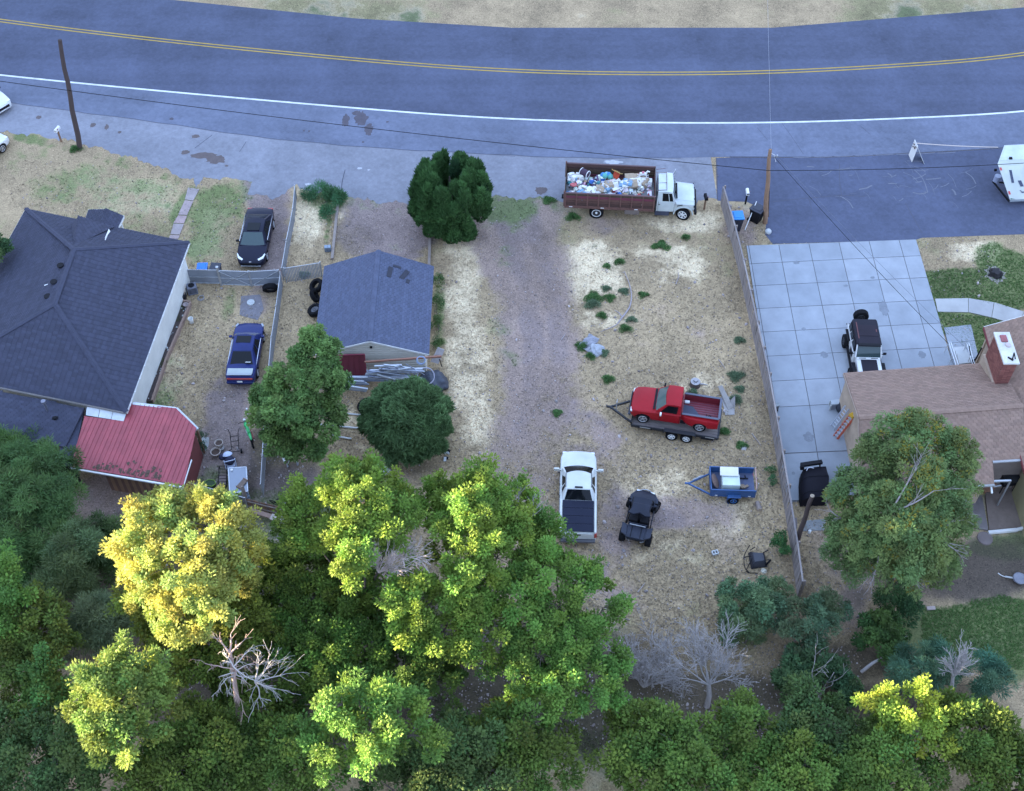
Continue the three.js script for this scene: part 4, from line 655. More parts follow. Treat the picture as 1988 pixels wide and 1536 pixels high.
function placed(name, label, category, front, rear, group) { // thing whose forward axis runs from the rear ground point to the front ground point
  const d = front.clone().sub(rear).setY(0), yaw = Math.atan2(-d.z, d.x), p = front.clone().lerp(rear, 0.5).setY(0);
  return thing(name, label, category, p, yaw, group);
}
function sedan(t, p) {
  const L = p.L, hw = p.W / 2, X = f => L / 2 - f * L, fr = 0.195, rf = 0.80, st = p.st.map(([f, w, yb, ys, yt]) => [X(f), w * hw, yb, ys, yt]);
  part(t, 'body', carBody(st, [[X(fr), 0.33, 0.39, hw], [X(rf), 0.33, 0.39, hw]]), p.paint);
  cabin(t, { xf: X(p.c[0]), xtf: X(p.c[1]), xtr: X(p.c[2]), xr: X(p.c[3]), wb: 0.92 * hw, wt: 0.68 * hw, yb: p.yb, yt: p.yt }, p.paint, p.o);
  for (const f of [fr, rf]) for (const s of [-1, 1]) wheel(t, X(f), s * (hw - 0.11), 0.33, 0.22, 0.22);
  for (const s of [-1, 1]) {
    part(t, 'mirror', [rbox(0.14, 0.13, 0.2, 0.04, X(p.c[0]) - 0.32, p.yb + 0.08, s * (hw + 0.06)), rod(V(X(p.c[0]) - 0.3, p.yb + 0.03, s * hw * 0.9), V(X(p.c[0]) - 0.32, p.yb + 0.06, s * (hw + 0.03)), 0.03)], p.mirror || M.black);
    for (const f of [0.46, 0.64]) part(t, 'door_handle', rbox(0.2, 0.03, 0.03, 0.012, X(f), p.yb - 0.13, s * (hw + 0.0)), p.paint);
    part(t, 'belt_strip', beam(V(X(p.c[0] + 0.05), p.yb + 0.0, s * (0.95 * hw)), V(X(p.c[3] - 0.02), p.yb + 0.0, s * (0.95 * hw)), 0.02, 0.025), M.chrome);
    part(t, 'seam', [0.335, 0.55, 0.735].map(f => box(0.012, 0.5, 0.012, X(f), 0.56, s * (hw + 0.002))), M.black).userData.kind = 'stuff';
  }
  return { X, hw };
}
const wideGlass = { phys: 1 };
{ // black sedan nose towards us
  const t = placed('parked_car', 'black sedan parked nose first before the grey gate', 'car', G(488, 516, 0.25), G(505, 405, 0.95));
  const pnt = paint(0.012, 0.013, 0.028, { roughness: 0.3 }), p = { L: 4.85, W: 1.86, yb: 0.93, yt: 1.42, paint: pnt, c: [0.27, 0.43, 0.66, 0.875], o: { glassF: M.glassPale, rv0: 0.1, windows: [[0.2, 0.48], [0.51, 0.78]] },
    st: [[0, 0.55, 0.34, 0.5, 0.56], [0.012, 0.72, 0.26, 0.6, 0.66], [0.04, 0.86, 0.22, 0.68, 0.74], [0.1, 0.965, 0.2, 0.77, 0.83], [0.2, 1, 0.2, 0.84, 0.92], [0.29, 1, 0.2, 0.9, 0.98], [0.45, 1, 0.2, 0.93, 1], [0.7, 1, 0.2, 0.96, 1.02], [0.85, 0.985, 0.22, 0.98, 1.06], [0.95, 0.93, 0.26, 0.97, 1.04], [0.985, 0.84, 0.32, 0.9, 0.95], [1, 0.7, 0.4, 0.7, 0.74]] };
  const { X, hw } = sedan(t, p);
  for (const s of [-1, 1]) { part(t, 'headlight', loft([[V(X(0.03), 0.70, s * hw * 0.56), V(X(0.03), 0.74, s * hw * 0.56), V(X(0.05), 0.76, s * hw * 0.5)], [V(X(0.065), 0.72, s * hw * 0.86), V(X(0.065), 0.78, s * hw * 0.85), V(X(0.09), 0.80, s * hw * 0.78)], [V(X(0.135), 0.79, s * hw * 0.975), V(X(0.135), 0.83, s * hw * 0.955), V(X(0.14), 0.84, s * hw * 0.92)]].map(r => r.map(q => q.add(V(0.015, 0.012, 0))))), M.lamp); part(t, 'taillight', rbox(0.1, 0.14, 0.36, 0.03, X(0.975), 0.88, s * hw * 0.7), M.red); }
  part(t, 'grille', rbox(0.05, 0.16, 1.0, 0.02, X(0.002), 0.53, 0), M.black); part(t, 'bumper_lip', rbox(0.1, 0.05, 1.25, 0.02, X(0.006), 0.37, 0), M.galv); part(t, 'badge', rbox(0.03, 0.06, 0.15, 0.01, X(0.011), 0.665, 0), M.chrome);
  part(t, 'sunroof', box(0.7, 0.012, 0.8, X(0.5), 1.505, 0), M.glass);
}
{ // blue sedan, tail towards us, under the leafy tree
  const t = placed('parked_car', 'blue sedan parked nose away beside the slatted fence under the leafy tree', 'car', G(487, 627, 0.6), G(467, 746, 0.4));
  const pnt = paint(0.02, 0.03, 0.12, { roughness: 0.33 }), p = { L: 4.6, W: 1.78, yb: 0.9, yt: 1.4, paint: pnt, c: [0.24, 0.38, 0.62, 0.80], o: { glassF: mat(0.10, 0.11, 0.10, { roughness: 0.15, phys: { clearcoat: 1 } }), rv0: 0.08, windows: [[0.2, 0.47], [0.51, 0.8]] }, mirror: pnt,
    st: [[0, 0.6, 0.36, 0.52, 0.58], [0.015, 0.78, 0.28, 0.62, 0.68], [0.05, 0.9, 0.22, 0.7, 0.77], [0.12, 0.98, 0.2, 0.78, 0.85], [0.24, 1, 0.2, 0.84, 0.92], [0.3, 1, 0.2, 0.88, 0.96], [0.5, 1, 0.2, 0.9, 0.98], [0.72, 1, 0.2, 0.93, 1], [0.82, 0.99, 0.22, 0.95, 1.02], [0.95, 0.95, 0.26, 0.95, 1.02], [0.985, 0.88, 0.3, 0.88, 0.95], [1, 0.8, 0.36, 0.62, 0.66]] };
  const { X, hw } = sedan(t, p);
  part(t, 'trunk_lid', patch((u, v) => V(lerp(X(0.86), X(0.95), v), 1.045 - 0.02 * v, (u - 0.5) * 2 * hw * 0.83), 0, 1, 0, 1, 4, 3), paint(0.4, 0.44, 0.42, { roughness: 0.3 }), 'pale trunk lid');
  part(t, 'spoiler', rbox(0.16, 0.04, 1.45, 0.018, X(0.965), 1.09, 0), mat(0.3, 0.32, 0.34)); part(t, 'taillight', rbox(0.08, 0.12, 1.5, 0.03, X(0.992), 0.8, 0), M.red); part(t, 'rear_bumper', rbox(0.14, 0.18, 1.6, 0.05, X(0.995), 0.5, 0), pnt); part(t, 'licence_plate', box(0.02, 0.12, 0.3, X(1.0) - 0.06, 0.66, 0), M.white);
  for (const s of [-1, 1]) part(t, 'headlight', rbox(0.26, 0.08, 0.12, 0.03, X(0.06), 0.73, s * hw * 0.86, 0, s * 0.5), mat(0.3, 0.32, 0.36, { roughness: 0.2 })); part(t, 'sunroof', box(0.55, 0.012, 0.85, X(0.45), 1.478, 0), M.glass); part(t, 'sticker', box(0.02, 0.14, 0.3, X(0.77), 1.12, hw * 0.45, 0, 0, 0.9), M.white); part(t, 'grille', rbox(0.05, 0.12, 0.9, 0.02, X(0.004), 0.55, 0), M.black);
}
{ // white pickup with a dark bed cover
  const t = placed('pickup_truck', 'white crew cab pickup with dark bed cover parked nose away in the lot', 'pickup', G(1123, 884, 0.6), G(1121, 1051, 0.5));
  const pnt = paint(0.6, 0.61, 0.57, { roughness: 0.35 }), L = 5.65, hw = 1.0, X = f => L / 2 - f * L;
  part(t, 'body', carBody([[0, 0.5, 0.5, 0.78, 0.84], [0.01, 0.66, 0.42, 0.92, 0.99], [0.03, 0.82, 0.38, 0.99, 1.06], [0.06, 0.93, 0.38, 1.02, 1.1], [0.1, 0.985, 0.36, 1.05, 1.14], [0.22, 1, 0.36, 1.1, 1.2], [0.3, 1, 0.36, 1.14, 1.22], [0.5, 1, 0.36, 1.18, 1.22], [0.62, 1, 0.36, 1.22, 1.24], [0.95, 0.99, 0.38, 1.24, 1.26], [0.975, 0.97, 0.42, 1.2, 1.24], [0.98, 0.95, 0.5, 1.1, 1.14]].map(([f, w, ...r]) => [X(f), w * hw, ...r]), [[X(0.17), 0.39, 0.47, hw], [X(0.785), 0.39, 0.47, hw]]), pnt);
  cabin(t, { xf: X(0.235), xtf: X(0.365), xtr: X(0.535), xr: X(0.62), wb: 0.90 * hw, wt: 0.70 * hw, yb: 1.19, yt: 1.64, bulge: 0.17, bulgeR: 0.03, crown: 0.05 }, pnt, { rv0: 0.06, windows: [[0.2, 0.36], [0.42, 0.76]] });
  for (let i = 0; i < 4; i++) part(t, 'bed_cover_panel', rbox(0.485, 0.03, 1.66, 0.012, X(0.625) - 0.245 - i * 0.497, 1.285, 0), mat(0.022, 0.025, 0.042, { roughness: 0.8, map: 'soft', phys: { specularIntensity: 0.25 } }));
  for (const f of [0.17, 0.785]) for (const s of [-1, 1]) wheel(t, X(f), s * (hw - 0.13), 0.39, 0.27, 0.23);
  for (const s of [-1, 1]) { part(t, 'bed_rail', rbox(2.05, 0.05, 0.1, 0.02, X(0.8), 1.28, s * 0.91), pnt); part(t, 'mirror', [rbox(0.12, 0.2, 0.3, 0.04, X(0.27), 1.27, s * (hw + 0.2)), rod(V(X(0.265), 1.2, s * 0.93), V(X(0.27), 1.24, s * (hw + 0.1)), 0.04)], pnt); part(t, 'roof_rail', beam(V(X(0.345), 1.68, s * 0.69), V(X(0.52), 1.68, s * 0.69), 0.03, 0.03), M.black); part(t, 'taillight', rbox(0.14, 0.36, 0.14, 0.02, X(0.972), 0.98, s * 0.93), M.red); part(t, 'headlight', rbox(0.16, 0.16, 0.34, 0.04, X(0.022), 0.85, s * 0.72), M.lamp); for (const f of [0.42, 0.56]) part(t, 'door_handle', rbox(0.18, 0.04, 0.04, 0.015, X(f), 1.05, s * 1.0), M.black); part(t, 'side_cladding', beam(V(X(0.27), 0.5, s * 1.005), V(X(0.68), 0.5, s * 1.005), 0.03, 0.16), mat(0.2, 0.21, 0.23)); }
  part(t, 'tailgate', rbox(0.05, 0.5, 1.5, 0.02, X(0.984), 0.95, 0), pnt); part(t, 'tailgate_handle', box(0.04, 0.08, 0.3, X(0.99), 1.1, 0), M.black); part(t, 'rear_bumper', rbox(0.2, 0.2, 1.86, 0.05, X(0.992), 0.56, 0), mat(0.09, 0.09, 0.1, { roughness: 0.5 })); part(t, 'brake_light', rbox(0.09, 0.05, 0.42, 0.02, X(0.528), 1.73, 0), M.black); part(t, 'grille', rbox(0.05, 0.3, 1.1, 0.02, X(0.004), 0.7, 0), M.black);
}
// equipment trailer and the red pickup standing on it
{
  const a = G(1186, 793, 0.45), near = G(1227, 825, 0.5), nearR = G(1392, 851, 0.5);
  const d = nearR.clone().sub(near).setY(0).normalize(), yaw = Math.atan2(d.z, -d.x), right = V(d.z, 0, -d.x); // trailer forward is -d
  const deckL = nearR.distanceTo(near) + 0.1, deckW = 2.1, c = near.clone().lerp(nearR, 0.5).setY(0).addScaledVector(right, 1.05).add(V(0, 0, 0));
  const t = thing('car_trailer', 'black tandem axle car trailer with worn plank deck under the red pickup', 'trailer', c, yaw);
  const hl = deckL / 2, hw = deckW / 2, dm = [0, 1, 2].map(i => mat(0.16 + 0.03 * i, 0.135 + 0.025 * i, 0.13 + 0.02 * i, { map: 'wood' }));
  for (let i = 0; i < 10; i++) part(t, 'deck_board', box(deckL - 0.1, 0.05, 0.195, 0, 0.52, -hw + 0.1 + i * 0.21), dm[i % 3]);
  for (const s of [-1, 1]) { part(t, 'frame_rail', box(deckL, 0.16, 0.07, 0, 0.49, s * (hw + 0.035)), M.blackMetal); part(t, 'fender', [box(1.75, 0.03, 0.26, -0.3, 0.78, s * (hw + 0.2)), box(0.03, 0.2, 0.26, 0.58, 0.69, s * (hw + 0.2), 0, 0, 0.3), box(0.03, 0.2, 0.26, -1.18, 0.69, s * (hw + 0.2), 0, 0, -0.3)], M.blackMetal); for (const x of [0.12, -0.72]) wheel(t, x, s * (hw + 0.2), 0.34, 0.21, 0.2, M.white, 0, 5); part(t, 'ramp_mount', box(0.7, 0.1, 0.06, -hl + 0.6, 0.42, s * (hw + 0.1)), M.black); part(t, 'stake_pocket', [-1.7, -0.9, 1.3, 2].map(x => box(0.08, 0.12, 0.05, x, 0.5, s * (hw + 0.09))), M.black).userData.kind = 'stuff'; for (const x of [-hl + 0.5, hl - 0.8]) part(t, 'marker_strip', box(0.6, 0.05, 0.012, x, 0.52, s * (hw + 0.078)), mat(0.45, 0.42, 0.38, { map: 'worn' })); }
  part(t, 'front_rail', box(0.08, 0.3, deckW, hl, 0.62, 0), M.blackMetal); part(t, 'rear_sill', box(0.1, 0.18, deckW, -hl, 0.48, 0), M.blackMetal);
  const tip = V(hl + 1.35, 0.5, 0); for (const s of [-1, 1]) part(t, 'drawbar', beam(V(hl, 0.45, s * 0.85), tip, 0.09, 0.12), M.blackMetal); part(t, 'coupler', [rbox(0.28, 0.12, 0.12, 0.03, tip.x + 0.08, 0.5, 0), cyl(0.04, 0.04, 0.12, tip.x + 0.2, 0.5, 0)], M.blackMetal); part(t, 'jack', [cyl(0.035, 0.035, 0.85, tip.x - 0.35, 0.62, 0.0, 10), rod(V(tip.x - 0.35, 1.05, 0), V(tip.x - 0.35, 1.05, 0.2), 0.018), cyl(0.1, 0.1, 0.02, tip.x - 0.35, 0.2, 0, 10)], M.galv);
  // red pickup
  const by = 0.545, rp = thing('pickup_truck', 'red single cab pickup with flared bed sides standing on the black trailer', 'pickup', c.clone().setY(by).addScaledVector(d, -0.0).addScaledVector(right, 0.12), yaw);
  const red = paint(0.33, 0.012, 0.018, { roughness: 0.36 }), L = 5.05, w = 0.94, X = f => L / 2 - f * L + 0.12;
  part(rp, 'body', carBody([[0, 0.68, 0.42, 0.72, 0.78], [0.012, 0.86, 0.34, 0.84, 0.92], [0.05, 0.96, 0.3, 0.95, 1.02], [0.12, 1, 0.28, 1.0, 1.1], [0.26, 1, 0.28, 1.05, 1.15], [0.31, 1, 0.28, 1.08, 1.16], [0.45, 1, 0.28, 1.1, 1.16], [0.565, 1, 0.28, 1.12, 1.16]].map(([f, k, ...r]) => [X(f), k * w, ...r]), [[X(0.155), 0.36, 0.44, w]]), red);
  cabin(rp, { xf: X(0.29), xtf: X(0.40), xtr: X(0.555), xr: X(0.562), wb: 0.95 * w, wt: 0.77 * w, yb: 1.1, yt: 1.68, bulge: 0.1, bulgeR: 0.0, crown: 0.05 }, red, { glassF: mat(0.09, 0.13, 0.12, { roughness: 0.1, phys: { clearcoat: 1 } }), windows: [[0.16, 0.86]] });
  const b0 = X(0.575), b1 = X(0.985), bl = b0 - b1, bx = (b0 + b1) / 2, inR = mat(0.2, 0.018, 0.03, { roughness: 0.5, map: 'worn' }), capM = mat(0.1, 0.105, 0.14, { roughness: 0.6, map: 'soft' });
  part(rp, 'bed_floor', [box(bl, 0.06, 1.5, bx, 0.62, 0)], mat(0.2, 0.06, 0.085, { roughness: 0.5, map: 'worn' })); for (let i = 0; i < 9; i++) part(rp, 'bed_rib', box(bl - 0.04, 0.02, 0.07, bx, 0.658, -0.64 + i * 0.16), inR);
  part(rp, 'bed_liner_mat', sheet([V(b0 - 0.04, 0, -0.7), V(b0 - 0.04, 0, 0.3), V(b0 - 0.55, 0, 0.25), V(b0 - 1.0, 0, -0.3), V(b0 - 0.5, 0, -0.7)], 0.675), mat(0.07, 0.075, 0.11, { map: 'soft' }));
  for (const s of [-1, 1]) { part(rp, 'bed_wall', box(bl, 0.5, 0.07, bx, 0.87, s * 0.74), red); part(rp, 'bed_inner_wall', box(bl - 0.02, 0.48, 0.02, bx, 0.87, s * 0.70), inR); part(rp, 'bed_cap', rbox(bl, 0.05, 0.13, 0.02, bx, 1.14, s * 0.75), capM);
    const fl = []; for (const [f, ww, y0, y1] of [[0.60, 0.06, 0.62, 0.98], [0.64, 0.16, 0.5, 1.0], [0.70, 0.215, 0.42, 1.02], [0.82, 0.225, 0.42, 1.0], [0.92, 0.2, 0.44, 0.98], [0.985, 0.17, 0.46, 0.95]]) { const z0 = s * 0.765, z1 = s * (0.765 + ww), r = [V(X(f), y0, z0), V(X(f), y0, z1), V(X(f), y1 - 0.12, z1), V(X(f), y1 - 0.02, s * (0.765 + ww * 0.7)), V(X(f), y1, z0)]; fl.push(s > 0 ? r : r.reverse()); }
    let g = uvless(loft(fl, 0.6)); const A = new Brush(g), Bq = new Brush(uvless(cyl(0.42, 0.42, 0.6, X(0.79), 0.36, s * 0.9, 22, Math.PI / 2))); A.updateMatrixWorld(); Bq.updateMatrixWorld(); part(rp, 'rear_fender', EV.evaluate(A, Bq, SUBTRACTION).geometry, red);
    part(rp, 'bed_step', box(0.3, 0.06, 0.16, X(0.6), 0.5, s * 0.82), M.black);
    for (const f of [0.155, 0.79]) wheel(rp, X(f), s * (w - 0.1), 0.36, 0.25, 0.25, M.rim, 0, 5);
    part(rp, 'headlight', rbox(0.16, 0.15, 0.3, 0.04, X(0.02), 0.78, s * 0.68), M.lamp); part(rp, 'mirror', [rbox(0.1, 0.16, 0.22, 0.04, X(0.345), 1.2, s * (w + 0.14)), rod(V(X(0.34), 1.12, s * 0.9), V(X(0.345), 1.16, s * (w + 0.06)), 0.03)], s < 0 ? M.white : M.black); part(rp, 'door_handle', rbox(0.16, 0.04, 0.03, 0.012, X(0.53), 0.97, s * (w + 0.005)), red); part(rp, 'taillight', rbox(0.08, 0.3, 0.12, 0.02, X(0.985), 0.92, s * 0.78), M.red); part(rp, 'seam', [0.335, 0.555].map(f => box(0.014, 0.62, 0.012, X(f), 0.75, s * (w + 0.004))), M.black).userData.kind = 'stuff'; part(rp, 'bed_strap', beam(V(b0 - 0.1, 0.93, s * 0.805), V(b1 + 0.1, 0.9, s * 0.805), 0.01, 0.03), red); }
  part(rp, 'front_bumper', rbox(0.16, 0.16, 1.7, 0.05, X(0.0), 0.48, 0), mat(0.05, 0.055, 0.07)); part(rp, 'grille', rbox(0.06, 0.22, 1.0, 0.03, X(0.0), 0.72, 0), M.black); part(rp, 'tailgate', rbox(0.07, 0.5, 1.45, 0.02, b1, 0.88, 0), red); part(rp, 'bed_cap', rbox(0.13, 0.05, 1.5, 0.02, b1, 1.15, 0), capM); part(rp, 'bed_front_wall', box(0.06, 0.5, 1.5, b0, 0.87, 0), inR); part(rp, 'cowl', box(0.12, 0.02, 1.5, X(0.283) + 0.1, 1.165, 0), M.black);
  for (const [n, l, px, pz, g, m] of [['plastic_jug', 'white plastic jug lying in the red pickup bed corner', b0 - 0.2, 0.45, [rbox(0.3, 0.16, 0.18, 0.06, 0, 0.09, 0), cyl(0.03, 0.03, 0.08, 0.18, 0.09, 0, 8, 0, 0, 1.57)], M.white], ['tie_strap', 'dark tie down strap lying loose in the red pickup bed', b1 + 0.42, -0.35, pipe([V(0, 0.02, 0), V(0.1, 0.05, 0.1), V(0.2, 0.02, -0.05), V(0.28, 0.03, 0.15)], 0.025), M.black], ['metal_hook', 'small shiny hook in the red pickup bed near the tailgate', b1 + 0.3, -0.55, [rod(V(0, 0.02, 0), V(0.12, 0.03, 0.06), 0.025), rod(V(0.12, 0.03, 0.06), V(0.1, 0.03, 0.14), 0.02)], M.chrome]]) { const o = solo(n, l, n.split('_')[1], g, m, rp.localToWorld ? V(px, 0.68, pz).applyAxisAngle(Y, yaw).add(rp.position) : V(), yaw); }
}
{ // white box truck with board sided bed
  const nr = G(1157, 425), nf = G(1325, 433), d = nf.clone().sub(nr).setY(0).normalize(), yaw = Math.atan2(-d.z, d.x), lat = V(-d.z, 0, d.x); // lat points to the near side
  const half = 1.38, c = nr.clone().addScaledVector(lat, -half);
  const t = thing('stake_truck', 'old white truck with brown board sided bed full of household junk', 'truck', c, yaw);
  const W2 = half + 0.06, xR = -2.12, xF = 3.72, yF = 1.12, yT = 2.2, bw = (i) => mat(0.085 + 0.035 * (i % 4), 0.045 + 0.016 * (i % 3), 0.038 + 0.012 * (i % 4), { map: 'wood', roughness: 0.9 }), bms = [0, 1, 2, 3, 4, 5].map(bw), rust = mat(0.17, 0.085, 0.07, { map: 'worn', roughness: 0.8 });
  part(t, 'bed_floor', box(xF - xR, 0.12, W2 * 2, (xF + xR) / 2, yF, 0), bms[1]);
  for (const s of [-1, 1]) { for (let k = 0; k < 5; k++) part(t, 'side_board', box(xF - xR, 0.175, 0.035, (xF + xR) / 2, yF + 0.17 + k * 0.2, s * W2 + (k % 2) * 0.006), bms[(k + (s > 0 ? 0 : 3)) % 6]); for (let k = 0; k <= 8; k++) part(t, 'stake', box(0.085, yT - yF + 0.05, 0.06, xR + 0.06 + k * (xF - xR - 0.12) / 8, (yF + yT) / 2, s * (W2 + 0.05)), rust); part(t, 'top_rail', box(xF - xR + 0.06, 0.07, 0.1, (xF + xR) / 2, yT + 0.02, s * (W2 + 0.01)), mat(0.15, 0.09, 0.09, { map: 'worn' })); part(t, 'bed_sill', box(xF - xR, 0.2, 0.08, (xF + xR) / 2, yF - 0.06, s * (W2 + 0.01)), rust); part(t, 'frame_rail', box(7.2, 0.2, 0.09, 2.0, 0.85, s * 0.42), M.blackMetal); part(t, 'step_box', box(0.95, 0.34, 0.35, 2.3, 0.82, s * (W2 - 0.12)), mat(0.2, 0.16, 0.14, { map: 'worn' })); for (const x of [-1.7, 0.35, 2.55]) part(t, 'reflector', box(0.22, 0.05, 0.02, x, yF - 0.04, s * (W2 + 0.06)), M.white); part(t, 'mudguard', box(0.9, 0.05, 0.5, 0, 1.02, s * (half - 0.2)), M.black); }
  for (const x of [xR, xF]) for (let k = 0; k < 5; k++) part(t, 'end_board', box(0.035, 0.19, W2 * 2 - 0.06, x, yF + 0.17 + k * 0.2, 0), bms[k]);
  for (const s of [-1, 1]) { part(t, 'corner_post', box(0.1, yT - yF + 0.2, 0.1, xR - 0.02, (yF + yT) / 2 + 0.06, s * W2), rust); wheel(t, 0, s * (half - 0.16), 0.47, 0.3, 0.3, M.white, 0, 0); wheel(t, 0, s * (half - 0.5), 0.47, 0.28, 0.3, M.white, 0, 0); }
  part(t, 'rear_hitch', box(0.2, 0.12, 0.3, xR - 0.1, 1.4, 0.9), M.black);
  const wp = paint(0.56, 0.60, 0.57, { roughness: 0.5 }), x0 = 3.86, x1 = 5.0, x2 = 6.35, cw = 1.12; // cab back, cowl, nose
  part(t, 'cab', loft([[x0, 0.98], [x0 + 0.03, 1], [x1 + 0.08, 1], [x1 + 0.1, 0.97]].map(([x, k]) => { const w = cw * k; return [V(x, 0.72, -w), V(x, 1.5, -w), V(x, 1.55, -w + 0.03), V(x, 1.56, 0), V(x, 1.55, w - 0.03), V(x, 1.5, w), V(x, 0.72, w)].reverse(); })), wp);
  cabin(t, { xf: x1 + 0.06, xtf: x1 - 0.16, xtr: x0 + 0.06, xr: x0 + 0.01, wb: cw * 0.99, wt: cw * 0.86, yb: 1.5, yt: 2.2, bulge: 0.05, bulgeR: 0, crown: 0.07 }, wp, { windows: [[0.3, 0.92]] });
  for (const s of [-1, 1]) { part(t, 'vent_window_bar', beam(V(x0 + 0.82, 1.6, s * (cw + 0.01)), V(x0 + 0.72, 2.1, s * (cw * 0.9 + 0.01)), 0.03, 0.03), wp); part(t, 'mirror', [rod(V(x1 - 0.1, 1.75, s * cw), V(x1 + 0.05, 1.62, s * (cw + 0.42)), 0.018), rod(V(x1 - 0.15, 2.05, s * cw * 0.9), V(x1 + 0.05, 1.95, s * (cw + 0.42)), 0.018), rbox(0.05, 0.42, 0.18, 0.02, x1 + 0.05, 1.8, s * (cw + 0.42))], M.galv); part(t, 'fuel_tank', rbox(0.95, 0.4, 0.34, 0.05, x0 + 0.42, 0.52, s * (cw - 0.16)), mat(0.05, 0.06, 0.1, { roughness: 0.5, map: 'worn' })); part(t, 'door_handle', rbox(0.1, 0.04, 0.04, 0.012, x0 + 0.18, 1.3, s * (cw + 0.01)), M.black); part(t, 'door_seam', [x0 + 0.12, x1 + 0.02].map(x => box(0.014, 0.8, 0.01, x, 1.12, s * (cw + 0.003))), M.black).userData.kind = 'stuff'; part(t, 'hood_badge', beam(V(x1 + 0.2, 1.22, s * (cw + 0.003)), V(x1 + 0.55, 1.32, s * (cw + 0.0)), 0.02, 0.05), M.black); part(t, 'marker_lamp', rbox(0.05, 0.16, 0.09, 0.02, x2 - 0.04, 1.22, s * (cw - 0.02)), M.black); }
  part(t, 'hood', carBody([[x1 + 0.02, 1.0, 0.75, 1.44, 1.56], [x1 + 0.5, 0.99, 0.72, 1.4, 1.52], [x1 + 1.0, 0.97, 0.72, 1.36, 1.47], [x2 - 0.04, 0.95, 0.72, 1.3, 1.42], [x2, 0.9, 0.8, 1.18, 1.26]].map(([x, k, ...r]) => [x, k * cw, ...r]), [[5.66, 0.47, 0.6, cw]]), wp);
  for (const s of [-1, 1]) { part(t, 'fender_lip', tf(new THREE.TorusGeometry(0.62, 0.05, 6, 20, Math.PI), 5.66, 0.5, s * (cw - 0.02)), wp); wheel(t, 5.66, s * (cw - 0.12), 0.47, 0.28, 0.3, M.white, s * 0 - 0.35, 6); part(t, 'hood_latch', box(0.05, 0.14, 0.05, x2 - 0.02, 1.38, s * 0.55), M.black); }
  part(t, 'hood_seam', [box(1.25, 0.012, 0.016, 5.65, 1.515, 0.86, 0, 0, -0.1), box(1.25, 0.012, 0.016, 5.65, 1.515, -0.86, 0, 0, -0.1)], M.galv).userData.kind = 'stuff'; part(t, 'cowl_vent', box(0.1, 0.02, 1.5, x1 + 0.16, 1.555, 0), M.black); part(t, 'wiper', [rod(V(x1 + 0.1, 1.6, 0.3), V(x1 + 0.03, 1.8, -0.2), 0.012), rod(V(x1 + 0.1, 1.6, -0.5), V(x1 + 0.03, 1.8, -0.95), 0.012)], M.black).userData.kind = 'stuff'; part(t, 'front_bumper', rbox(0.16, 0.26, 2.3, 0.04, x2 + 0.1, 0.66, 0), M.black); part(t, 'grille', rbox(0.05, 0.42, 1.7, 0.02, x2 + 0.01, 1.0, 0), M.blackMetal); part(t, 'rear_window_glass', box(0.012, 0.36, 1.3, x0 + 0.02, 1.85, 0), M.glass);
  part(t, 'roof_rack', [rod(V(x0 - 0.1, 2.24, -0.85), V(x0 + 0.58, 2.32, -0.85), 0.018), rod(V(x0 - 0.1, 2.24, 0.15), V(x0 + 0.58, 2.32, 0.15), 0.018), rod(V(x0 - 0.1, 2.24, 0.85), V(x0 + 0.58, 2.32, 0.85), 0.018), rod(V(x0 + 0.58, 2.32, -0.9), V(x0 + 0.58, 2.32, 0.9), 0.018), rod(V(x0 - 0.1, 2.24, -1.2), V(x0 + 0.5, 2.4, -1.15), 0.018)], mat(0.14, 0.08, 0.08, { roughness: 0.5 }));
  // the load, piece by piece over a loose heap
  const W = (x, y, z) => V(x, y, z).applyAxisAngle(Y, yaw).add(c);
  const heap = [], q = rng(404), top = (x, z) => 1.62 + 0.3 * Math.sin((x - xR) / (xF - xR) * Math.PI) - 0.22 * Math.abs(z) / W2;
  for (let i = 0; i < 520; i++) { const x = lerp(xR + 0.12, xF - 0.12, q()), z = lerp(-W2 + 0.75, W2 - 0.1, q()), s = 0.08 + q() * q() * 0.3, g = q() < 0.72 ? box(s * 1.3, s * (0.3 + 0.7 * q()), s, 0, 0, 0, q() * 3, q() * 3, q() * 3) : (q() < 0.5 ? cyl(s * 0.4, s * 0.35, s, 0, 0, 0, 8, q() * 3, q() * 3, 0) : tf(new THREE.IcosahedronGeometry(s * 0.6, 0), 0, 0, 0, q(), q(), 0)); const cc = q() < 0.62 ? [0.6 + 0.2 * q(), 0.58 + 0.2 * q(), 0.56 + 0.2 * q()] : [[0.35, 0.05, 0.05], [0.04, 0.13, 0.4], [0.38, 0.27, 0.16], [0.05, 0.2, 0.22], [0.12, 0.07, 0.14], [0.03, 0.03, 0.04], [0.45, 0.25, 0.28], [0.55, 0.45, 0.3]][q() * 8 | 0]; const gg = g.index ? g.toNonIndexed() : g, ca = new Float32Array(gg.attributes.position.count * 3); for (let k = 0; k < ca.length; k += 3) { ca[k] = cc[0]; ca[k + 1] = cc[1]; ca[k + 2] = cc[2]; } gg.setAttribute('color', new THREE.BufferAttribute(ca, 3)); heap.push(gg.translate(x, top(x, z) - q() * 0.25, z)); }
  heap.push((() => { const g = box(xF - xR - 0.1, 0.5, W2 * 2 - 0.9, (xF + xR) / 2, 1.36, 0.38).toNonIndexed(); g.setAttribute('color', new THREE.BufferAttribute(new Float32Array(g.attributes.position.count * 3).fill(0.12), 3)); return g; })());
  const hm = solo('junk_heap', 'loose heap of small household junk filling the truck bed', 'junk', heap, mat(1, 1, 1, { vertexColors: true, roughness: 0.7 }), c, yaw); hm.userData.kind = 'stuff';
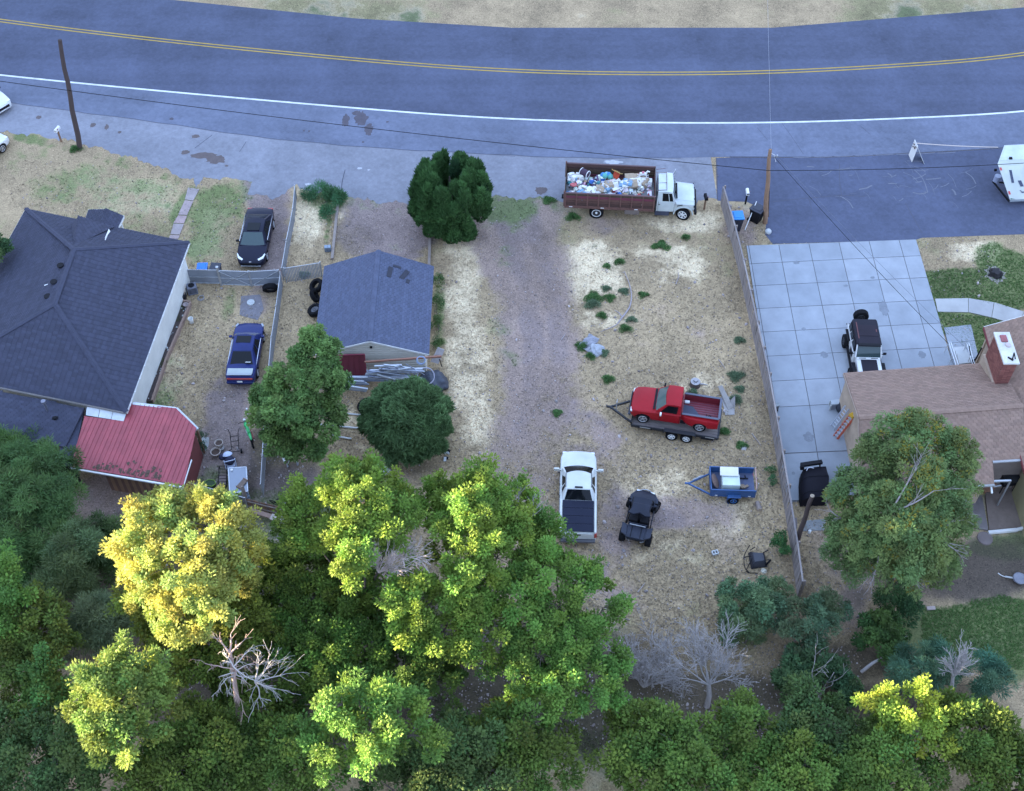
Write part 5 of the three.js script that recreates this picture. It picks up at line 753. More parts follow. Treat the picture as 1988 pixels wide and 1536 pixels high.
  const bxm = { white: mat(0.8, 0.8, 0.78, { map: 'worn' }), tan: mat(0.42, 0.32, 0.22, { map: 'worn' }), blue: mat(0.2, 0.35, 0.5, { map: 'worn' }) };
  const mkBox = (kind, label, group) => { const b = thing('box', label, 'box', V(0, 0, 0), 0, group); part(b, 'carton', box(0.36, 0.3, 0.42, 0, 0.15, 0), bxm[kind]); part(b, 'flap', box(0.17, 0.012, 0.4, -0.085, 0.308, 0, 0, 0, 0.05), bxm[kind]); part(b, 'flap', box(0.17, 0.012, 0.4, 0.09, 0.31, 0, 0, 0, -0.12), bxm[kind]); part(b, 'tape', box(0.36, 0.004, 0.05, 0, 0.322, 0), mat(0.3, 0.25, 0.2)); return b; };
  const protos = { white: ['pale worn box heaped with junk in the truck bed', 'pale boxes in the truck bed'], tan: ['tan cardboard box heaped with junk in the truck bed', 'tan boxes in the truck bed'], blue: ['bluish box heaped with junk in the truck bed', 'bluish boxes in the truck bed'] }, first = {};
  for (let i = 0; i < 46; i++) { const kind = i % 6 === 2 ? 'tan' : i % 9 === 4 ? 'blue' : 'white'; let b; if (!first[kind]) b = first[kind] = mkBox(kind, ...protos[kind]); else { b = first[kind].clone(); b.name = numbered('box'); scene.add(b); } const x = lerp(xR + 0.35, xF - 0.35, ((i * 0.618) % 1)), z = lerp(-W2 + 0.75, W2 - 0.3, ((i * 0.3819 + 0.13) % 1)); b.position.copy(W(x, top(x, z) - 0.06, z)); b.rotation.set((q() - 0.5) * 1.0, q() * 3.1, (q() - 0.5) * 0.9); b.scale.setScalar(0.95 + 0.55 * q()); }
  const add = (n, l, cat, x, y, z, f, ry = 0, rx = 0) => { const o = thing(n, l, cat, W(x, y, z)); o.rotation.set(rx, yaw + ry, 0, 'YXZ'); f(o); return o; };
  add('laundry_drum', 'dark purple drum with white rims lying in the truck bed', 'drum', -0.9, 2.05, -0.75, o => { part(o, 'drum', cyl(0.24, 0.24, 0.55, 0, 0, 0, 18, Math.PI / 2), mat(0.055, 0.03, 0.055, { map: 'soft' })); for (const z of [-0.27, 0.27]) part(o, 'rim', tf(new THREE.TorusGeometry(0.24, 0.025, 6, 20), 0, 0, z), M.white); }, 1.0);
  add('wooden_chair', 'yellowish chair with red and black seat lying on the junk by the far bed wall', 'chair', 1.25, 2.0, -0.7, o => { const y = mat(0.55, 0.36, 0.12, { map: 'wood' }); part(o, 'seat', rbox(0.44, 0.05, 0.44, 0.02, 0, 0.2, 0), mat(0.4, 0.05, 0.02)); for (const x of [-0.2, 0.2]) { part(o, 'back_post', rod(V(x, 0.2, -0.2), V(x, 0.75, -0.3), 0.025), y); part(o, 'leg', rod(V(x, 0.2, 0.2), V(x, -0.2, 0.22), 0.022), y); part(o, 'leg', rod(V(x, 0.2, -0.2), V(x, -0.2, -0.22), 0.022), y); } part(o, 'back_cushion', box(0.36, 0.3, 0.03, 0, 0.45, -0.25, -0.18), mat(0.06, 0.025, 0.03)); for (const h of [0.68, 0.3]) part(o, 'back_slat', box(0.44, 0.06, 0.025, 0, h, -0.27), y); }, -0.6, 0.9);
  add('rocking_horse', 'white toy rocking horse standing on tan boxes at the bed front', 'toy', 2.9, 2.1, -0.55, o => { const m = M.white; part(o, 'body', limb([V(-0.22, 0.28, 0), V(0, 0.3, 0), V(0.2, 0.3, 0)], [0.08, 0.11, 0.09], 8), m); part(o, 'neck', limb([V(0.18, 0.3, 0), V(0.28, 0.5, 0), V(0.42, 0.46, 0)], [0.07, 0.06, 0.04], 8), m); for (const x of [-0.18, 0.18]) for (const z of [-0.08, 0.08]) part(o, 'leg', rod(V(x, 0.25, z), V(x * 1.4, 0.04, z), 0.03), m); for (const z of [-0.1, 0.1]) part(o, 'rocker', pipe([V(-0.38, 0.1, z), V(0, 0.02, z), V(0.38, 0.1, z)], 0.02), m); part(o, 'saddle', rbox(0.16, 0.05, 0.2, 0.02, 0, 0.4, 0), mat(0.4, 0.12, 0.14)); part(o, 'tail', limb([V(-0.24, 0.32, 0), V(-0.34, 0.2, 0)], [0.03, 0.01], 6), mat(0.4, 0.12, 0.14)); });
  for (const [x, z, l] of [[2.5, -0.62, 'large tan carton under the toy rocking horse'], [2.05, -0.6, 'large brown carton left of the toy rocking horse']]) add('large_carton', l, 'box', x, 1.75, z, o => { part(o, 'carton', box(0.6, 0.45, 0.5, 0, 0.12, 0), bxm.tan); part(o, 'flap', box(0.3, 0.012, 0.5, -0.15, 0.35, 0, 0, 0, 0.04), bxm.tan); part(o, 'flap', box(0.3, 0.012, 0.5, 0.16, 0.352, 0, 0, 0, -0.06), bxm.tan); }, 0.15);
  add('black_bag', 'black rubbish bag lying on the junk near the near bed wall', 'bag', -0.55, 1.72, 0.95, o => { const g = new THREE.IcosahedronGeometry(0.36, 3), p = g.attributes.position; for (let i = 0; i < p.count; i++) { const k = 1 + 0.16 * Math.sin(p.getX(i) * 17 + p.getZ(i) * 9) * Math.cos(p.getY(i) * 13); p.setXYZ(i, p.getX(i) * k * 1.2, p.getY(i) * k * 0.6, p.getZ(i) * k * 0.85); } g.computeVertexNormals(); part(o, 'bag', g, mat(0.022, 0.022, 0.028, { roughness: 0.4 })); part(o, 'knot', cyl(0.02, 0.06, 0.14, 0.3, 0.16, 0, 8), M.black); });
  add('blue_tub', 'blue plastic tub at the rear near corner of the truck bed', 'tub', -1.85, 1.55, 1.0, o => { part(o, 'tub', cyl(0.26, 0.2, 0.36, 0, 0, 0, 18), mat(0.02, 0.14, 0.3)); part(o, 'rim', tf(new THREE.TorusGeometry(0.26, 0.025, 6, 20), 0, 0.18, 0, Math.PI / 2), mat(0.02, 0.16, 0.34)); });
  add('red_toy_ring', 'pinkish red ring shaped toy at the rear of the truck bed', 'toy', -1.6, 1.86, 0.25, o => part(o, 'ring', tf(new THREE.TorusGeometry(0.16, 0.08, 10, 20), 0, 0, 0, 1.2), mat(0.5, 0.13, 0.13)));
  add('red_cooler', 'small red and white cooler on the junk in the middle of the bed', 'cooler', 1.1, 1.88, 0.55, o => { part(o, 'tub', rbox(0.4, 0.26, 0.3, 0.04, 0, 0, 0), mat(0.42, 0.05, 0.05)); part(o, 'lid', rbox(0.42, 0.07, 0.32, 0.03, 0, 0.16, 0), M.white); }, 0.5, 0.3);
  add('blue_bundle', 'blue and green bundle of cloth by the far bed wall', 'bundle', 0.55, 1.98, -0.68, o => { for (let i = 0; i < 5; i++) part(o, 'cloth', tf(new THREE.IcosahedronGeometry(0.2, 1), (i - 2) * 0.12, 0.03 * (i % 2), 0.1 * Math.sin(i * 2), i, i, 0), [mat(0.05, 0.2, 0.45), mat(0.1, 0.35, 0.3), mat(0.2, 0.4, 0.6)][i % 3]); });
}
{ // black side-by-side utility vehicle
  const t = placed('utility_buggy', 'black four wheel off road buggy between the white pickup and the blue trailer', 'buggy', G(1256, 950, 0.6), G(1228, 1066, 0.4));
  const p = mat(0.018, 0.021, 0.035, { roughness: 0.4, map: 'worn', phys: { clearcoat: 0.1, clearcoatRoughness: 0.3, specularIntensity: 0.3 } }), g2 = mat(0.045, 0.05, 0.07, { roughness: 0.5, map: 'worn', phys: { specularIntensity: 0.3 } });
  const P = (pts, w, y0, y1) => new THREE.ExtrudeGeometry(polyShape(pts), { depth: y1 - y0, bevelEnabled: true, bevelSize: 0.03, bevelThickness: 0.03, bevelSegments: 2 }).rotateX(-Math.PI / 2).translate(0, y0, 0);
  part(t, 'chassis', box(2.7, 0.22, 0.9, 0, 0.5, 0), M.black);
  part(t, 'hood', loft([[1.62, 0.32, 0.72, 0.86], [1.45, 0.5, 0.62, 0.98], [1.1, 0.62, 0.6, 1.08], [0.7, 0.58, 0.6, 1.16]].map(([x, w, a, b]) => [V(x, a, -w), V(x, a, w), V(x, b - 0.06, w), V(x, b, w * 0.6), V(x, b, -w * 0.6), V(x, b - 0.06, -w)])), p);
  for (const s of [-1, 1]) { part(t, 'front_fender', P([[1.5, s * 0.5], [1.15, s * 0.72], [0.72, s * 0.74], [0.66, s * 0.5]].map(q => [q[0], -q[1]]), 0, 0.86, 0.9), g2); part(t, 'headlight', rbox(0.1, 0.08, 0.26, 0.02, 1.5, 0.88, s * 0.36), M.lamp); part(t, 'rear_fender', P([[-0.85, s * 0.55], [-0.75, s * 0.8], [-1.35, s * 0.76], [-1.5, s * 0.5]].map(q => [q[0], -q[1]]), 0, 0.9, 0.95), g2); part(t, 'seat', rbox(0.5, 0.6, 0.48, 0.08, -0.35, 0.85, s * 0.3), M.black); part(t, 'door', rbox(0.95, 0.45, 0.05, 0.02, -0.1, 0.75, s * 0.66), p);
    part(t, 'cage_bar', [pipe([V(0.75, 1.1, s * 0.56), V(0.42, 1.72, s * 0.5), V(-0.5, 1.78, s * 0.5), V(-0.85, 1.1, s * 0.58)], 0.028, 24, 8)], M.black); part(t, 'mirror', rbox(0.06, 0.12, 0.18, 0.02, 0.55, 1.35, s * 0.74), M.black);
    wheel(t, 1.05, s * 0.68, 0.36, 0.27, 0.18, M.rimDark, -0.35, 5); wheel(t, -1.12, s * 0.7, 0.36, 0.31, 0.18, M.rimDark, 0, 5); part(t, 'suspension_arm', [rod(V(1.05, 0.45, s * 0.3), V(1.05, 0.36, s * 0.6), 0.035), rod(V(-1.12, 0.45, s * 0.3), V(-1.12, 0.36, s * 0.6), 0.035), rod(V(-1.5, 0.55, s * 0.3), V(-1.3, 0.4, s * 0.5), 0.05)], M.galv); }
  part(t, 'roof_panel', P([[0.44, -0.46], [0.48, 0], [0.44, 0.46], [0.05, 0.5], [0.05, -0.5]], 0, 1.74, 1.8), p); part(t, 'roof_panel', P([[0.03, -0.52], [0.03, 0.52], [-0.3, 0.44], [-0.62, 0.55], [-0.66, 0.3], [-0.5, 0], [-0.66, -0.3], [-0.62, -0.55], [-0.3, -0.44]], 0, 1.77, 1.83), p);
  part(t, 'windscreen', patch((u, v) => V(lerp(0.76, 0.46, v), lerp(1.12, 1.72, v), (u - 0.5) * 1.0), 0, 1, 0, 1, 4, 3), M.glass); part(t, 'cage_bar', rod(V(-0.5, 1.78, -0.5), V(-0.5, 1.78, 0.5), 0.028), M.black); part(t, 'steering_wheel', tf(new THREE.TorusGeometry(0.17, 0.02, 6, 18), 0.28, 1.12, -0.3, 0, Math.PI / 2, 0.4), M.black);
  part(t, 'cargo_bed', [rbox(0.85, 0.1, 1.05, 0.03, -1.12, 0.86, 0), box(0.05, 0.22, 1.0, -0.72, 0.95, 0)], g2); for (const z of [-0.25, 0.25]) part(t, 'bed_rib', box(0.8, 0.03, 0.03, -1.12, 0.925, z), M.black); part(t, 'bed_bar', rod(V(-0.82, 1.05, -0.42), V(-0.82, 1.05, 0.42), 0.03), M.galv); part(t, 'bumper', pipe([V(1.6, 0.6, -0.42), V(1.74, 0.72, -0.2), V(1.74, 0.72, 0.2), V(1.6, 0.6, 0.42)], 0.03), M.galv); part(t, 'tail_bar', rbox(0.05, 0.12, 0.8, 0.02, -1.58, 0.8, 0), M.black);
}
{ // blue utility trailer with an old white appliance
  const n0 = G(1380, 962, 0.45), n1 = G(1467, 965, 0.45), d = n1.clone().sub(n0).setY(0).normalize(), yaw = Math.atan2(d.z, -d.x), c = n0.clone().lerp(n1, 0.5).setY(0).add(V(0, 0, -0.76));
  const t = thing('utility_trailer', 'small blue box trailer holding a white appliance near the board fence', 'trailer', c, yaw), b = mat(0.035, 0.105, 0.27, { roughness: 0.5, map: 'worn' }), in_ = mat(0.1, 0.12, 0.2, { map: 'worn' }), L = n0.distanceTo(n1), hl = L / 2, hw = 0.76;
  part(t, 'bed_floor', box(L, 0.05, hw * 2, 0, 0.5, 0), in_); for (const s of [-1, 1]) { part(t, 'side_panel', [box(L, 0.5, 0.03, 0, 0.76, s * hw), box(L, 0.04, 0.06, 0, 1.01, s * hw)], b); part(t, 'frame_rail', box(L, 0.1, 0.06, 0, 0.44, s * (hw - 0.02)), b); part(t, 'fender', [tf(new THREE.CylinderGeometry(0.36, 0.36, 0.22, 14, 1, true, 0, Math.PI), -0.05, 0.3, s * (hw + 0.14), Math.PI / 2, 0, 0).applyMatrix4(new THREE.Matrix4()), box(0.72, 0.03, 0.22, -0.05, 0.62, s * (hw + 0.14))], b); wheel(t, -0.05, s * (hw + 0.15), 0.29, 0.18, 0.17, mat(0.04, 0.16, 0.42), 0, 0); for (const x of [-0.9, 0.9]) part(t, 'reflector', box(0.14, 0.05, 0.012, x, 0.5, s * (hw + 0.02)), M.white); }
  part(t, 'front_panel', [box(0.03, 0.5, hw * 2, hl, 0.76, 0), box(0.06, 0.04, hw * 2, hl, 1.01, 0)], b); for (const x of [-0.45, 0.3]) part(t, 'panel_seam', box(0.02, 0.44, 0.012, x, 0.75, hw + 0.02), in_);
  const tip = V(hl + 1.15, 0.42, 0); for (const s of [-1, 1]) part(t, 'drawbar', beam(V(hl - 0.05, 0.42, s * 0.7), tip, 0.07, 0.09), b); part(t, 'coupler', rbox(0.26, 0.1, 0.11, 0.03, tip.x + 0.06, 0.44, 0), b); part(t, 'jack', [rod(V(tip.x - 0.25, 0.5, 0.2), V(tip.x - 0.85, 0.46, 0.55), 0.035), rod(V(tip.x - 0.3, 0.4, 0.3), V(tip.x - 0.75, 0.36, 0.62), 0.02)], M.galv); part(t, 'tail_post', [rod(V(-hl, 0.5, -hw), V(-hl, 1.75, -hw - 0.02), 0.025), rod(V(-hl - 0.06, 0.5, hw), V(-hl - 0.06, 1.1, hw), 0.025)], M.galv); part(t, 'tail_bar', rod(V(-hl, 1.1, -hw), V(-hl - 0.06, 1.05, hw), 0.025), mat(0.5, 0.3, 0.26)); part(t, 'tail_light', box(0.03, 0.08, 0.2, -hl, 0.5, hw - 0.1), M.red);
  const Wp = (x, y, z) => V(x, y, z).applyAxisAngle(Y, yaw).add(c);
  const f = thing('old_appliance', 'white appliance with folded top lying in the blue trailer', 'appliance', Wp(0.18, 0.53, 0.0), yaw + Math.PI); part(f, 'cabinet', rbox(0.95, 0.62, 0.75, 0.03, 0.05, 0.3, 0.15), paint(0.6, 0.68, 0.62)); part(f, 'lid', rbox(1.0, 0.06, 0.5, 0.02, -0.04, 0.74, -0.3, 0.35), paint(0.78, 0.74, 0.66)); part(f, 'hinge_strip', box(0.9, 0.04, 0.04, 0, 0.66, -0.05), M.galv);
  solo('round_plate', 'round brownish plate leaning inside the blue trailer front', 'plate', tf(new THREE.CylinderGeometry(0.42, 0.42, 0.03, 24), 0, 0.35, 0, 0, 0, 1.0), mat(0.2, 0.13, 0.11, { map: 'worn' }), Wp(0.95, 0.54, -0.1), yaw); solo('wooden_bracket', 'small angled brown wooden bracket in the blue trailer', 'bracket', [beam(V(-0.3, 0.1, 0.2), V(0, 0.3, -0.1), 0.14, 0.06), beam(V(0, 0.3, -0.1), V(0.3, 0.1, 0.25), 0.14, 0.06), box(0.2, 0.12, 0.2, 0, 0.08, 0.15)], mat(0.28, 0.21, 0.15, { map: 'wood' }), Wp(-0.55, 0.54, -0.35), yaw);
  solo('gun_shaped_bracket', 'black bracket lying behind the white appliance in the blue trailer', 'bracket', [box(0.5, 0.05, 0.05, 0, 0.05, 0), box(0.05, 0.05, 0.22, -0.1, 0.05, 0.1)], M.black, Wp(-0.65, 0.54, 0.35), yaw); solo('grey_canister', 'pale grey canister lying by the far wall of the blue trailer', 'canister', cyl(0.09, 0.09, 0.55, 0, 0.1, 0, 12, 0, 0, Math.PI / 2), M.galv, Wp(0.12, 0.54, 0.58), yaw);
}
{ // white and black off-road wagon with spare wheel, nose under the brown roof edge
  const t = placed('off_road_wagon', 'white and black off road wagon with rear spare wheel on the concrete drive', 'car', G(1693, 745, 1.0), G(1669, 617, 1.0));
  const wp = paint(0.66, 0.66, 0.64), L = 3.9, hw = 0.8, X = f => L / 2 - f * L, bk = mat(0.022, 0.02, 0.028, { roughness: 0.65, map: 'soft', phys: { specularIntensity: 0.3 } });
  const bx = (x0, x1, w, y0, y1) => loft([x0, x1].map(x => [V(x, y0, -w), V(x, y0, w), V(x, y1 - 0.05, w), V(x, y1, w - 0.05), V(x, y1, -w + 0.05), V(x, y1 - 0.05, -w)]));
  part(t, 'body', [bx(X(0.0), X(0.34), 0.70, 0.62, 1.18), bx(X(0.33), X(0.98), hw, 0.58, 1.16)], wp); part(t, 'hood_panel', box(0.98, 0.02, 0.92, X(0.135), 1.195, 0), bk, 'black hood panel'); part(t, 'cowl', box(0.16, 0.03, 1.34, X(0.285), 1.2, 0), wp);
  part(t, 'hardtop', [loft([[X(0.43), 0.70], [X(0.45), 0.73], [X(0.92), 0.73], [X(0.935), 0.70]].map(([x, w]) => [V(x, 1.16, -hw), V(x, 1.16, hw), V(x, 1.78, w), V(x, 1.84, w - 0.06), V(x, 1.84, -w + 0.06), V(x, 1.78, -w)]))], bk); part(t, 'roof_panel', rbox(0.86, 0.03, 1.22, 0.01, X(0.70), 1.85, 0), mat(0.032, 0.026, 0.034, { map: 'soft', phys: { specularIntensity: 0.3 } })); part(t, 'roof_panel', rbox(0.62, 0.03, 1.22, 0.01, X(0.5), 1.85, 0), mat(0.028, 0.024, 0.032, { map: 'soft', phys: { specularIntensity: 0.3 } })); part(t, 'light_bar', rbox(0.22, 0.08, 1.3, 0.03, X(0.415), 1.83, 0), M.black);
  part(t, 'windshield', patch((u, v) => V(lerp(X(0.305), X(0.42), v), lerp(1.2, 1.76, v), (u - 0.5) * lerp(1.42, 1.34, v)), 0, 1, 0, 1, 4, 3), M.glassPale); for (const s of [-1, 1]) part(t, 'windshield_frame', beam(V(X(0.305), 1.18, s * 0.74), V(X(0.425), 1.78, s * 0.69), 0.07, 0.06), wp); part(t, 'rear_window', box(0.02, 0.4, 1.1, X(0.938), 1.5, 0), M.glass); part(t, 'wagon_decal', [box(0.05, 0.004, 0.4, X(0.285), 1.221, -0.35), box(0.05, 0.004, 0.4, X(0.285), 1.221, 0.35)], M.black).userData.kind = 'stuff'; 
  for (const s of [-1, 1]) { for (const [a, b] of [[0.44, 0.6], [0.63, 0.77], [0.8, 0.91]]) part(t, 'side_window', box((b - a) * L, 0.42, 0.02, X((a + b) / 2), 1.47, s * 0.79, -s * 0.12), M.glass); for (const f of [0.615, 0.785]) part(t, 'pillar', beam(V(X(f), 1.17, s * 0.83), V(X(f - 0.03), 1.5, s * 0.80), 0.05, 0.05), wp); part(t, 'belt_rail', beam(V(X(0.34), 1.19, s * 0.83), V(X(0.98), 1.19, s * 0.83), 0.06, 0.06), wp); for (const f of [0.13, 0.8]) { part(t, 'fender_flare', rbox(0.95, 0.07, 0.22, 0.03, X(f), 0.98, s * (hw + 0.06)), M.black); wheel(t, X(f), s * (hw + 0.1), 0.43, 0.32, 0.22, M.rimDark, 0, 5); } part(t, 'mirror', [rbox(0.08, 0.16, 0.2, 0.03, X(0.37), 1.28, s * 0.98), rod(V(X(0.37), 1.2, s * 0.8), V(X(0.37), 1.25, s * 0.92), 0.025)], M.black); part(t, 'door', box(0.6, 0.45, 0.02, X(0.5), 0.85, s * (hw + 0.012)), bk); part(t, 'side_step', rbox(1.7, 0.08, 0.14, 0.03, X(0.46), 0.5, s * (hw + 0.1)), M.black); }
  const sp = wheel(t, X(1.13), 0.0, 0.45, 0.34, 0.22, M.rimDark, Math.PI / 2, 5); sp.name = 'spare_wheel'; sp.position.y = 1.3; part(t, 'tyre_carrier', [box(0.2, 0.1, 0.7, X(1.0), 0.8, 0.1), rod(V(X(1.0), 1.1, 0.3), V(X(1.0), 1.1, 0.9), 0.03)], M.black); part(t, 'rear_bumper', rbox(0.18, 0.2, 1.5, 0.04, X(1.0), 0.62, 0), M.black); for (const s of [-1, 1]) part(t, 'roof_marking', box(s > 0 ? 1.3 : 0.2, 0.004, 0.06, X(0.7), 1.868, s * 0.55), mat(0.16, 0.06, 0.06, { map: 'worn' }));
}
{ // white camper at the right edge
  const t = thing('travel_camper', 'white travel camper with red corner lights at the right end of the dark apron', 'camper', V(0, 0, 0));
  const P0 = G(1961, 388, 0.6), P1 = G(1937, 318, 2.3), P2 = G(1950, 282, 2.42), r = V(1, 0, -0.07).normalize(), off = P0.clone().sub(P1).setY(0), P3 = P2.clone().add(off).setY(0.6), Lc = 6;
  const wM = paint(0.55, 0.58, 0.53, { roughness: 0.5 }), Pm = P1.clone().lerp(P0, 0.06).add(V(0, 0, 0.05));
  const rg = k => [P0, P3, P2, P2.clone().lerp(P1, 0.9).setY(2.42), P1.clone().add(V(0, 0, 0.0)), Pm].map(p => p.clone().addScaledVector(r, k));
  part(t, 'body', loft([rg(0), rg(Lc)], 0.2), wM);
  const F = (u, v, o = 0.02) => Pm.clone().lerp(P0, v).addScaledVector(r, u).add(V(0, o * 0.6, o)); // a place on the near wall: u metres along, v down from the top
  const Rf = (u, v) => P1.clone().lerp(P2, v).setY(2.44).addScaledVector(r, u);
  part(t, 'roof_sheet', poly3([Rf(0.12, 0.1), Rf(Lc, 0.1), Rf(Lc, 0.95), Rf(0.12, 0.95)], 0.02), mat(0.55, 0.6, 0.56, { map: 'soft' })); { const p = Rf(0.75, 0.16); part(t, 'roof_vent', rbox(0.2, 0.12, 0.16, 0.02, p.x, 2.5, p.z), M.black); }
  const strip = (u0, v0, u1, v1, w) => poly3([F(u0, v0), F(u1, v1), F(u1 + w, v1), F(u0 + w, v0)], 0.02);
  part(t, 'marker_light', strip(0.03, 0.03, 0.03, 0.12, 0.13), mat(0.5, 0.08, 0.08)); part(t, 'marker_light', strip(0.06, 0.74, 0.05, 0.84, 0.13), mat(0.5, 0.08, 0.08));
  const nv = mat(0.03, 0.04, 0.08, { roughness: 0.4 }); part(t, 'side_stripe', strip(0.62, 0.12, 0.5, 0.5, 0.16), nv); part(t, 'side_stripe', strip(0.95, 0.44, 1.0, 0.62, 0.22), nv); part(t, 'corner_emblem', poly3([F(0.08, 0.95), F(0.38, 0.985), F(0.05, 0.985)], 0.02), mat(0.06, 0.12, 0.1));
  { const q = rng(3), l = []; for (let i = 0; i < 12; i++) { const u = 0.55 + q() * 1.1, v = 0.6 + q() * 0.24, w = 0.06 + q() * 0.16, hh = 0.02 + q() * 0.04; l.push(poly3([F(u, v), F(u + 0.04, v + hh), F(u + 0.04 + w, v + hh), F(u + w, v)], 0.02)); } part(t, 'decal', l, nv).userData.kind = 'stuff'; }
  part(t, 'skirt', beam(P0.clone().setY(0.5).add(V(0.05, 0, -0.05)), P0.clone().setY(0.5).addScaledVector(r, Lc), 0.05, 0.2), mat(0.3, 0.34, 0.36)); for (const z of [-0.2, -1.9]) wheel(t, P0.x + 2.2, P0.z + z, 0.33, 0.2, 0.18, M.white, 0, 5);
  { const p = G(1936, 347, 0.7); part(t, 'propane_tank', cyl(0.22, 0.22, 0.5, p.x, 0.7, p.z, 14), mat(0.3, 0.33, 0.42, { roughness: 0.4 })); const c = G(1933, 330, 1.0); part(t, 'propane_cap', rbox(0.18, 0.16, 0.14, 0.03, c.x, 1.0, c.z), M.black); part(t, 'drawbar', beam(P0.clone().setY(0.45), V(p.x - 0.2, 0.45, p.z), 0.08, 0.1), M.black); part(t, 'drawbar', beam(P3.clone().setY(0.45), V(p.x - 0.2, 0.45, p.z), 0.08, 0.1), M.black); }
  const s = thing('a_frame_sign', 'white folding board sign on the dark apron before the camper', 'sign', V(0, 0, 0)); const A = G(1779, 278, 1.15), a0 = G(1764, 301, 0), a1 = G(1770, 315, 0), bm = G(1792, 312, 0);
  const dz = a1.clone().sub(a0); part(s, 'front_board', poly3([a0, a1, A.clone().addScaledVector(dz, 0.5), A.clone().addScaledVector(dz, -0.5)].map(p => p.clone()), 0.025), paint(0.75, 0.73, 0.68)); part(s, 'back_board', poly3([bm.clone().addScaledVector(dz, -0.5), bm.clone().addScaledVector(dz, 0.5), A.clone().addScaledVector(dz, 0.5), A.clone().addScaledVector(dz, -0.5)], 0.025), paint(0.6, 0.6, 0.58));
  { const l = [], q = rng(8); for (let i = 0; i < 7; i++) { const u = 0.2 + 0.6 * q(), v = 0.66 + 0.26 * q(), p = a0.clone().addScaledVector(dz, u).lerp(A.clone().addScaledVector(dz, u - 0.5), v).add(V(-0.02, 0.02, 0)); l.push(box(0.05, 0.05, 0.12, p.x, p.y, p.z, 0, q() * 3, 0.9)); } part(s, 'sign_marks', l, mat(0.1, 0.07, 0.06)).userData.kind = 'stuff'; }
  wire('pale rope strung from the board sign to the camper', [A, G(1938, 286, 1.6)], 0.03, mat(0.6, 0.5, 0.42));
}
{ // two white cars cut by the left edge
  for (const [l, f, r] of [['white car with dark grille at the upper left picture corner by the street', G(8, 216, 0.3), G(-70, 160, 0.6)], ['white car nose at the left picture edge beside the lawn', G(4, 262, 0.5), G(-90, 330, 0.6)]]) {
    const t = placed('parked_car', l, 'car', f, r), p = { L: f.distanceTo(r) > 4 ? 4.7 : 4.7, W: 1.84, yb: 0.93, yt: 1.43, paint: paint(0.68, 0.68, 0.66), c: [0.27, 0.42, 0.66, 0.86], o: {}, st: [[0, 0.6, 0.34, 0.52, 0.58], [0.02, 0.82, 0.24, 0.66, 0.72], [0.08, 0.95, 0.2, 0.76, 0.82], [0.2, 1, 0.2, 0.84, 0.92], [0.3, 1, 0.2, 0.9, 0.98], [0.7, 1, 0.2, 0.95, 1.02], [0.9, 0.96, 0.24, 0.97, 1.03], [0.985, 0.85, 0.3, 0.9, 0.95], [1, 0.7, 0.4, 0.7, 0.74]] };
    const dd = f.clone().sub(r).setY(0).normalize(); t.position.copy(f.clone().setY(0).addScaledVector(dd, -2.35)); const { X, hw } = sedan(t, p);
    part(t, 'grille', rbox(0.06, 0.2, 1.1, 0.03, X(0.004), 0.52, 0), M.black); for (const s of [-1, 1]) { part(t, 'headlight', rbox(0.2, 0.1, 0.3, 0.03, X(0.05), 0.74, s * hw * 0.7), M.lamp); part(t, 'taillight', rbox(0.1, 0.14, 0.3, 0.03, X(0.98), 0.86, s * hw * 0.7), M.red); }
  }
}
// ---------------------------------------------------------------- trees and shrubs
function leafGeo(n, len, wid, spread, seed) { // a spray of folded leaves round a short twig
  const q = rng(seed), l = [];
  for (let i = 0; i < n; i++) {
    const L = len * (0.75 + 0.5 * q()), w = wid * (0.8 + 0.4 * q()), g = new THREE.BufferGeometry();
    const p = [[0, 0, 0], [-w, L * 0.45, 0.18 * w], [0, L, 0], [w, L * 0.45, 0.18 * w], [0, L * 0.5, -0.12 * w]], f = [[0, 4, 1], [1, 4, 2], [0, 3, 4], [3, 2, 4]];
    g.setAttribute('position', new THREE.Float32BufferAttribute(f.flat().flatMap(k => p[k]), 3)); g.computeVertexNormals();
    const a = i / n * 6.283 + q(), tilt = 0.5 + q() * 0.9; g.rotateX(tilt).rotateY(a).translate(Math.sin(a) * spread * q(), (q() - 0.3) * spread, Math.cos(a) * spread * q()); l.push(g);
  }
  return uvm(merge(l));
}
function needleGeo(n, len, wid, seed) { // an upswept tuft of scale-like sprigs
  const q = rng(seed), l = [];
  for (let i = 0; i < n; i++) { const L = len * (0.6 + 0.6 * q()), g = new THREE.ConeGeometry(wid, L, 4, 1, true).translate(0, L / 2, 0); g.rotateX(0.15 + q() * 0.75).rotateY(q() * 6.283).translate(0, q() * len * 0.25, 0); l.push(g); }
  return uvm(merge(l));
}
const LG = { broad: leafGeo(9, 0.17, 0.055, 0.15, 1), star: leafGeo(11, 0.165, 0.045, 0.15, 2), fine: leafGeo(12, 0.15, 0.028, 0.17, 3), willow: leafGeo(11, 0.22, 0.02, 0.2, 4), needle: needleGeo(9, 0.34, 0.05, 5), tuft: needleGeo(10, 0.26, 0.045, 6), lawn: (() => { const q = rng(12), l = []; for (let i = 0; i < 5; i++) { const g = new THREE.ConeGeometry(0.010, 0.09 + q() * 0.07, 3, 1, true).translate(0, 0.05, 0).rotateX(q() * 1.1).rotateY(q() * 6.28).translate((q() - 0.5) * 0.12, 0, (q() - 0.5) * 0.12); l.push(g); } return uvm(merge(l)); })() };
const leafMat = {}; const leafM = (rough, tr) => { const k = rough + '_' + tr; return leafMat[k] ||= new THREE.MeshPhysicalMaterial({ color: C(1, 1, 1), roughness: rough, transmission: tr, thickness: 0, side: THREE.DoubleSide, specularIntensity: 0.3 }); };
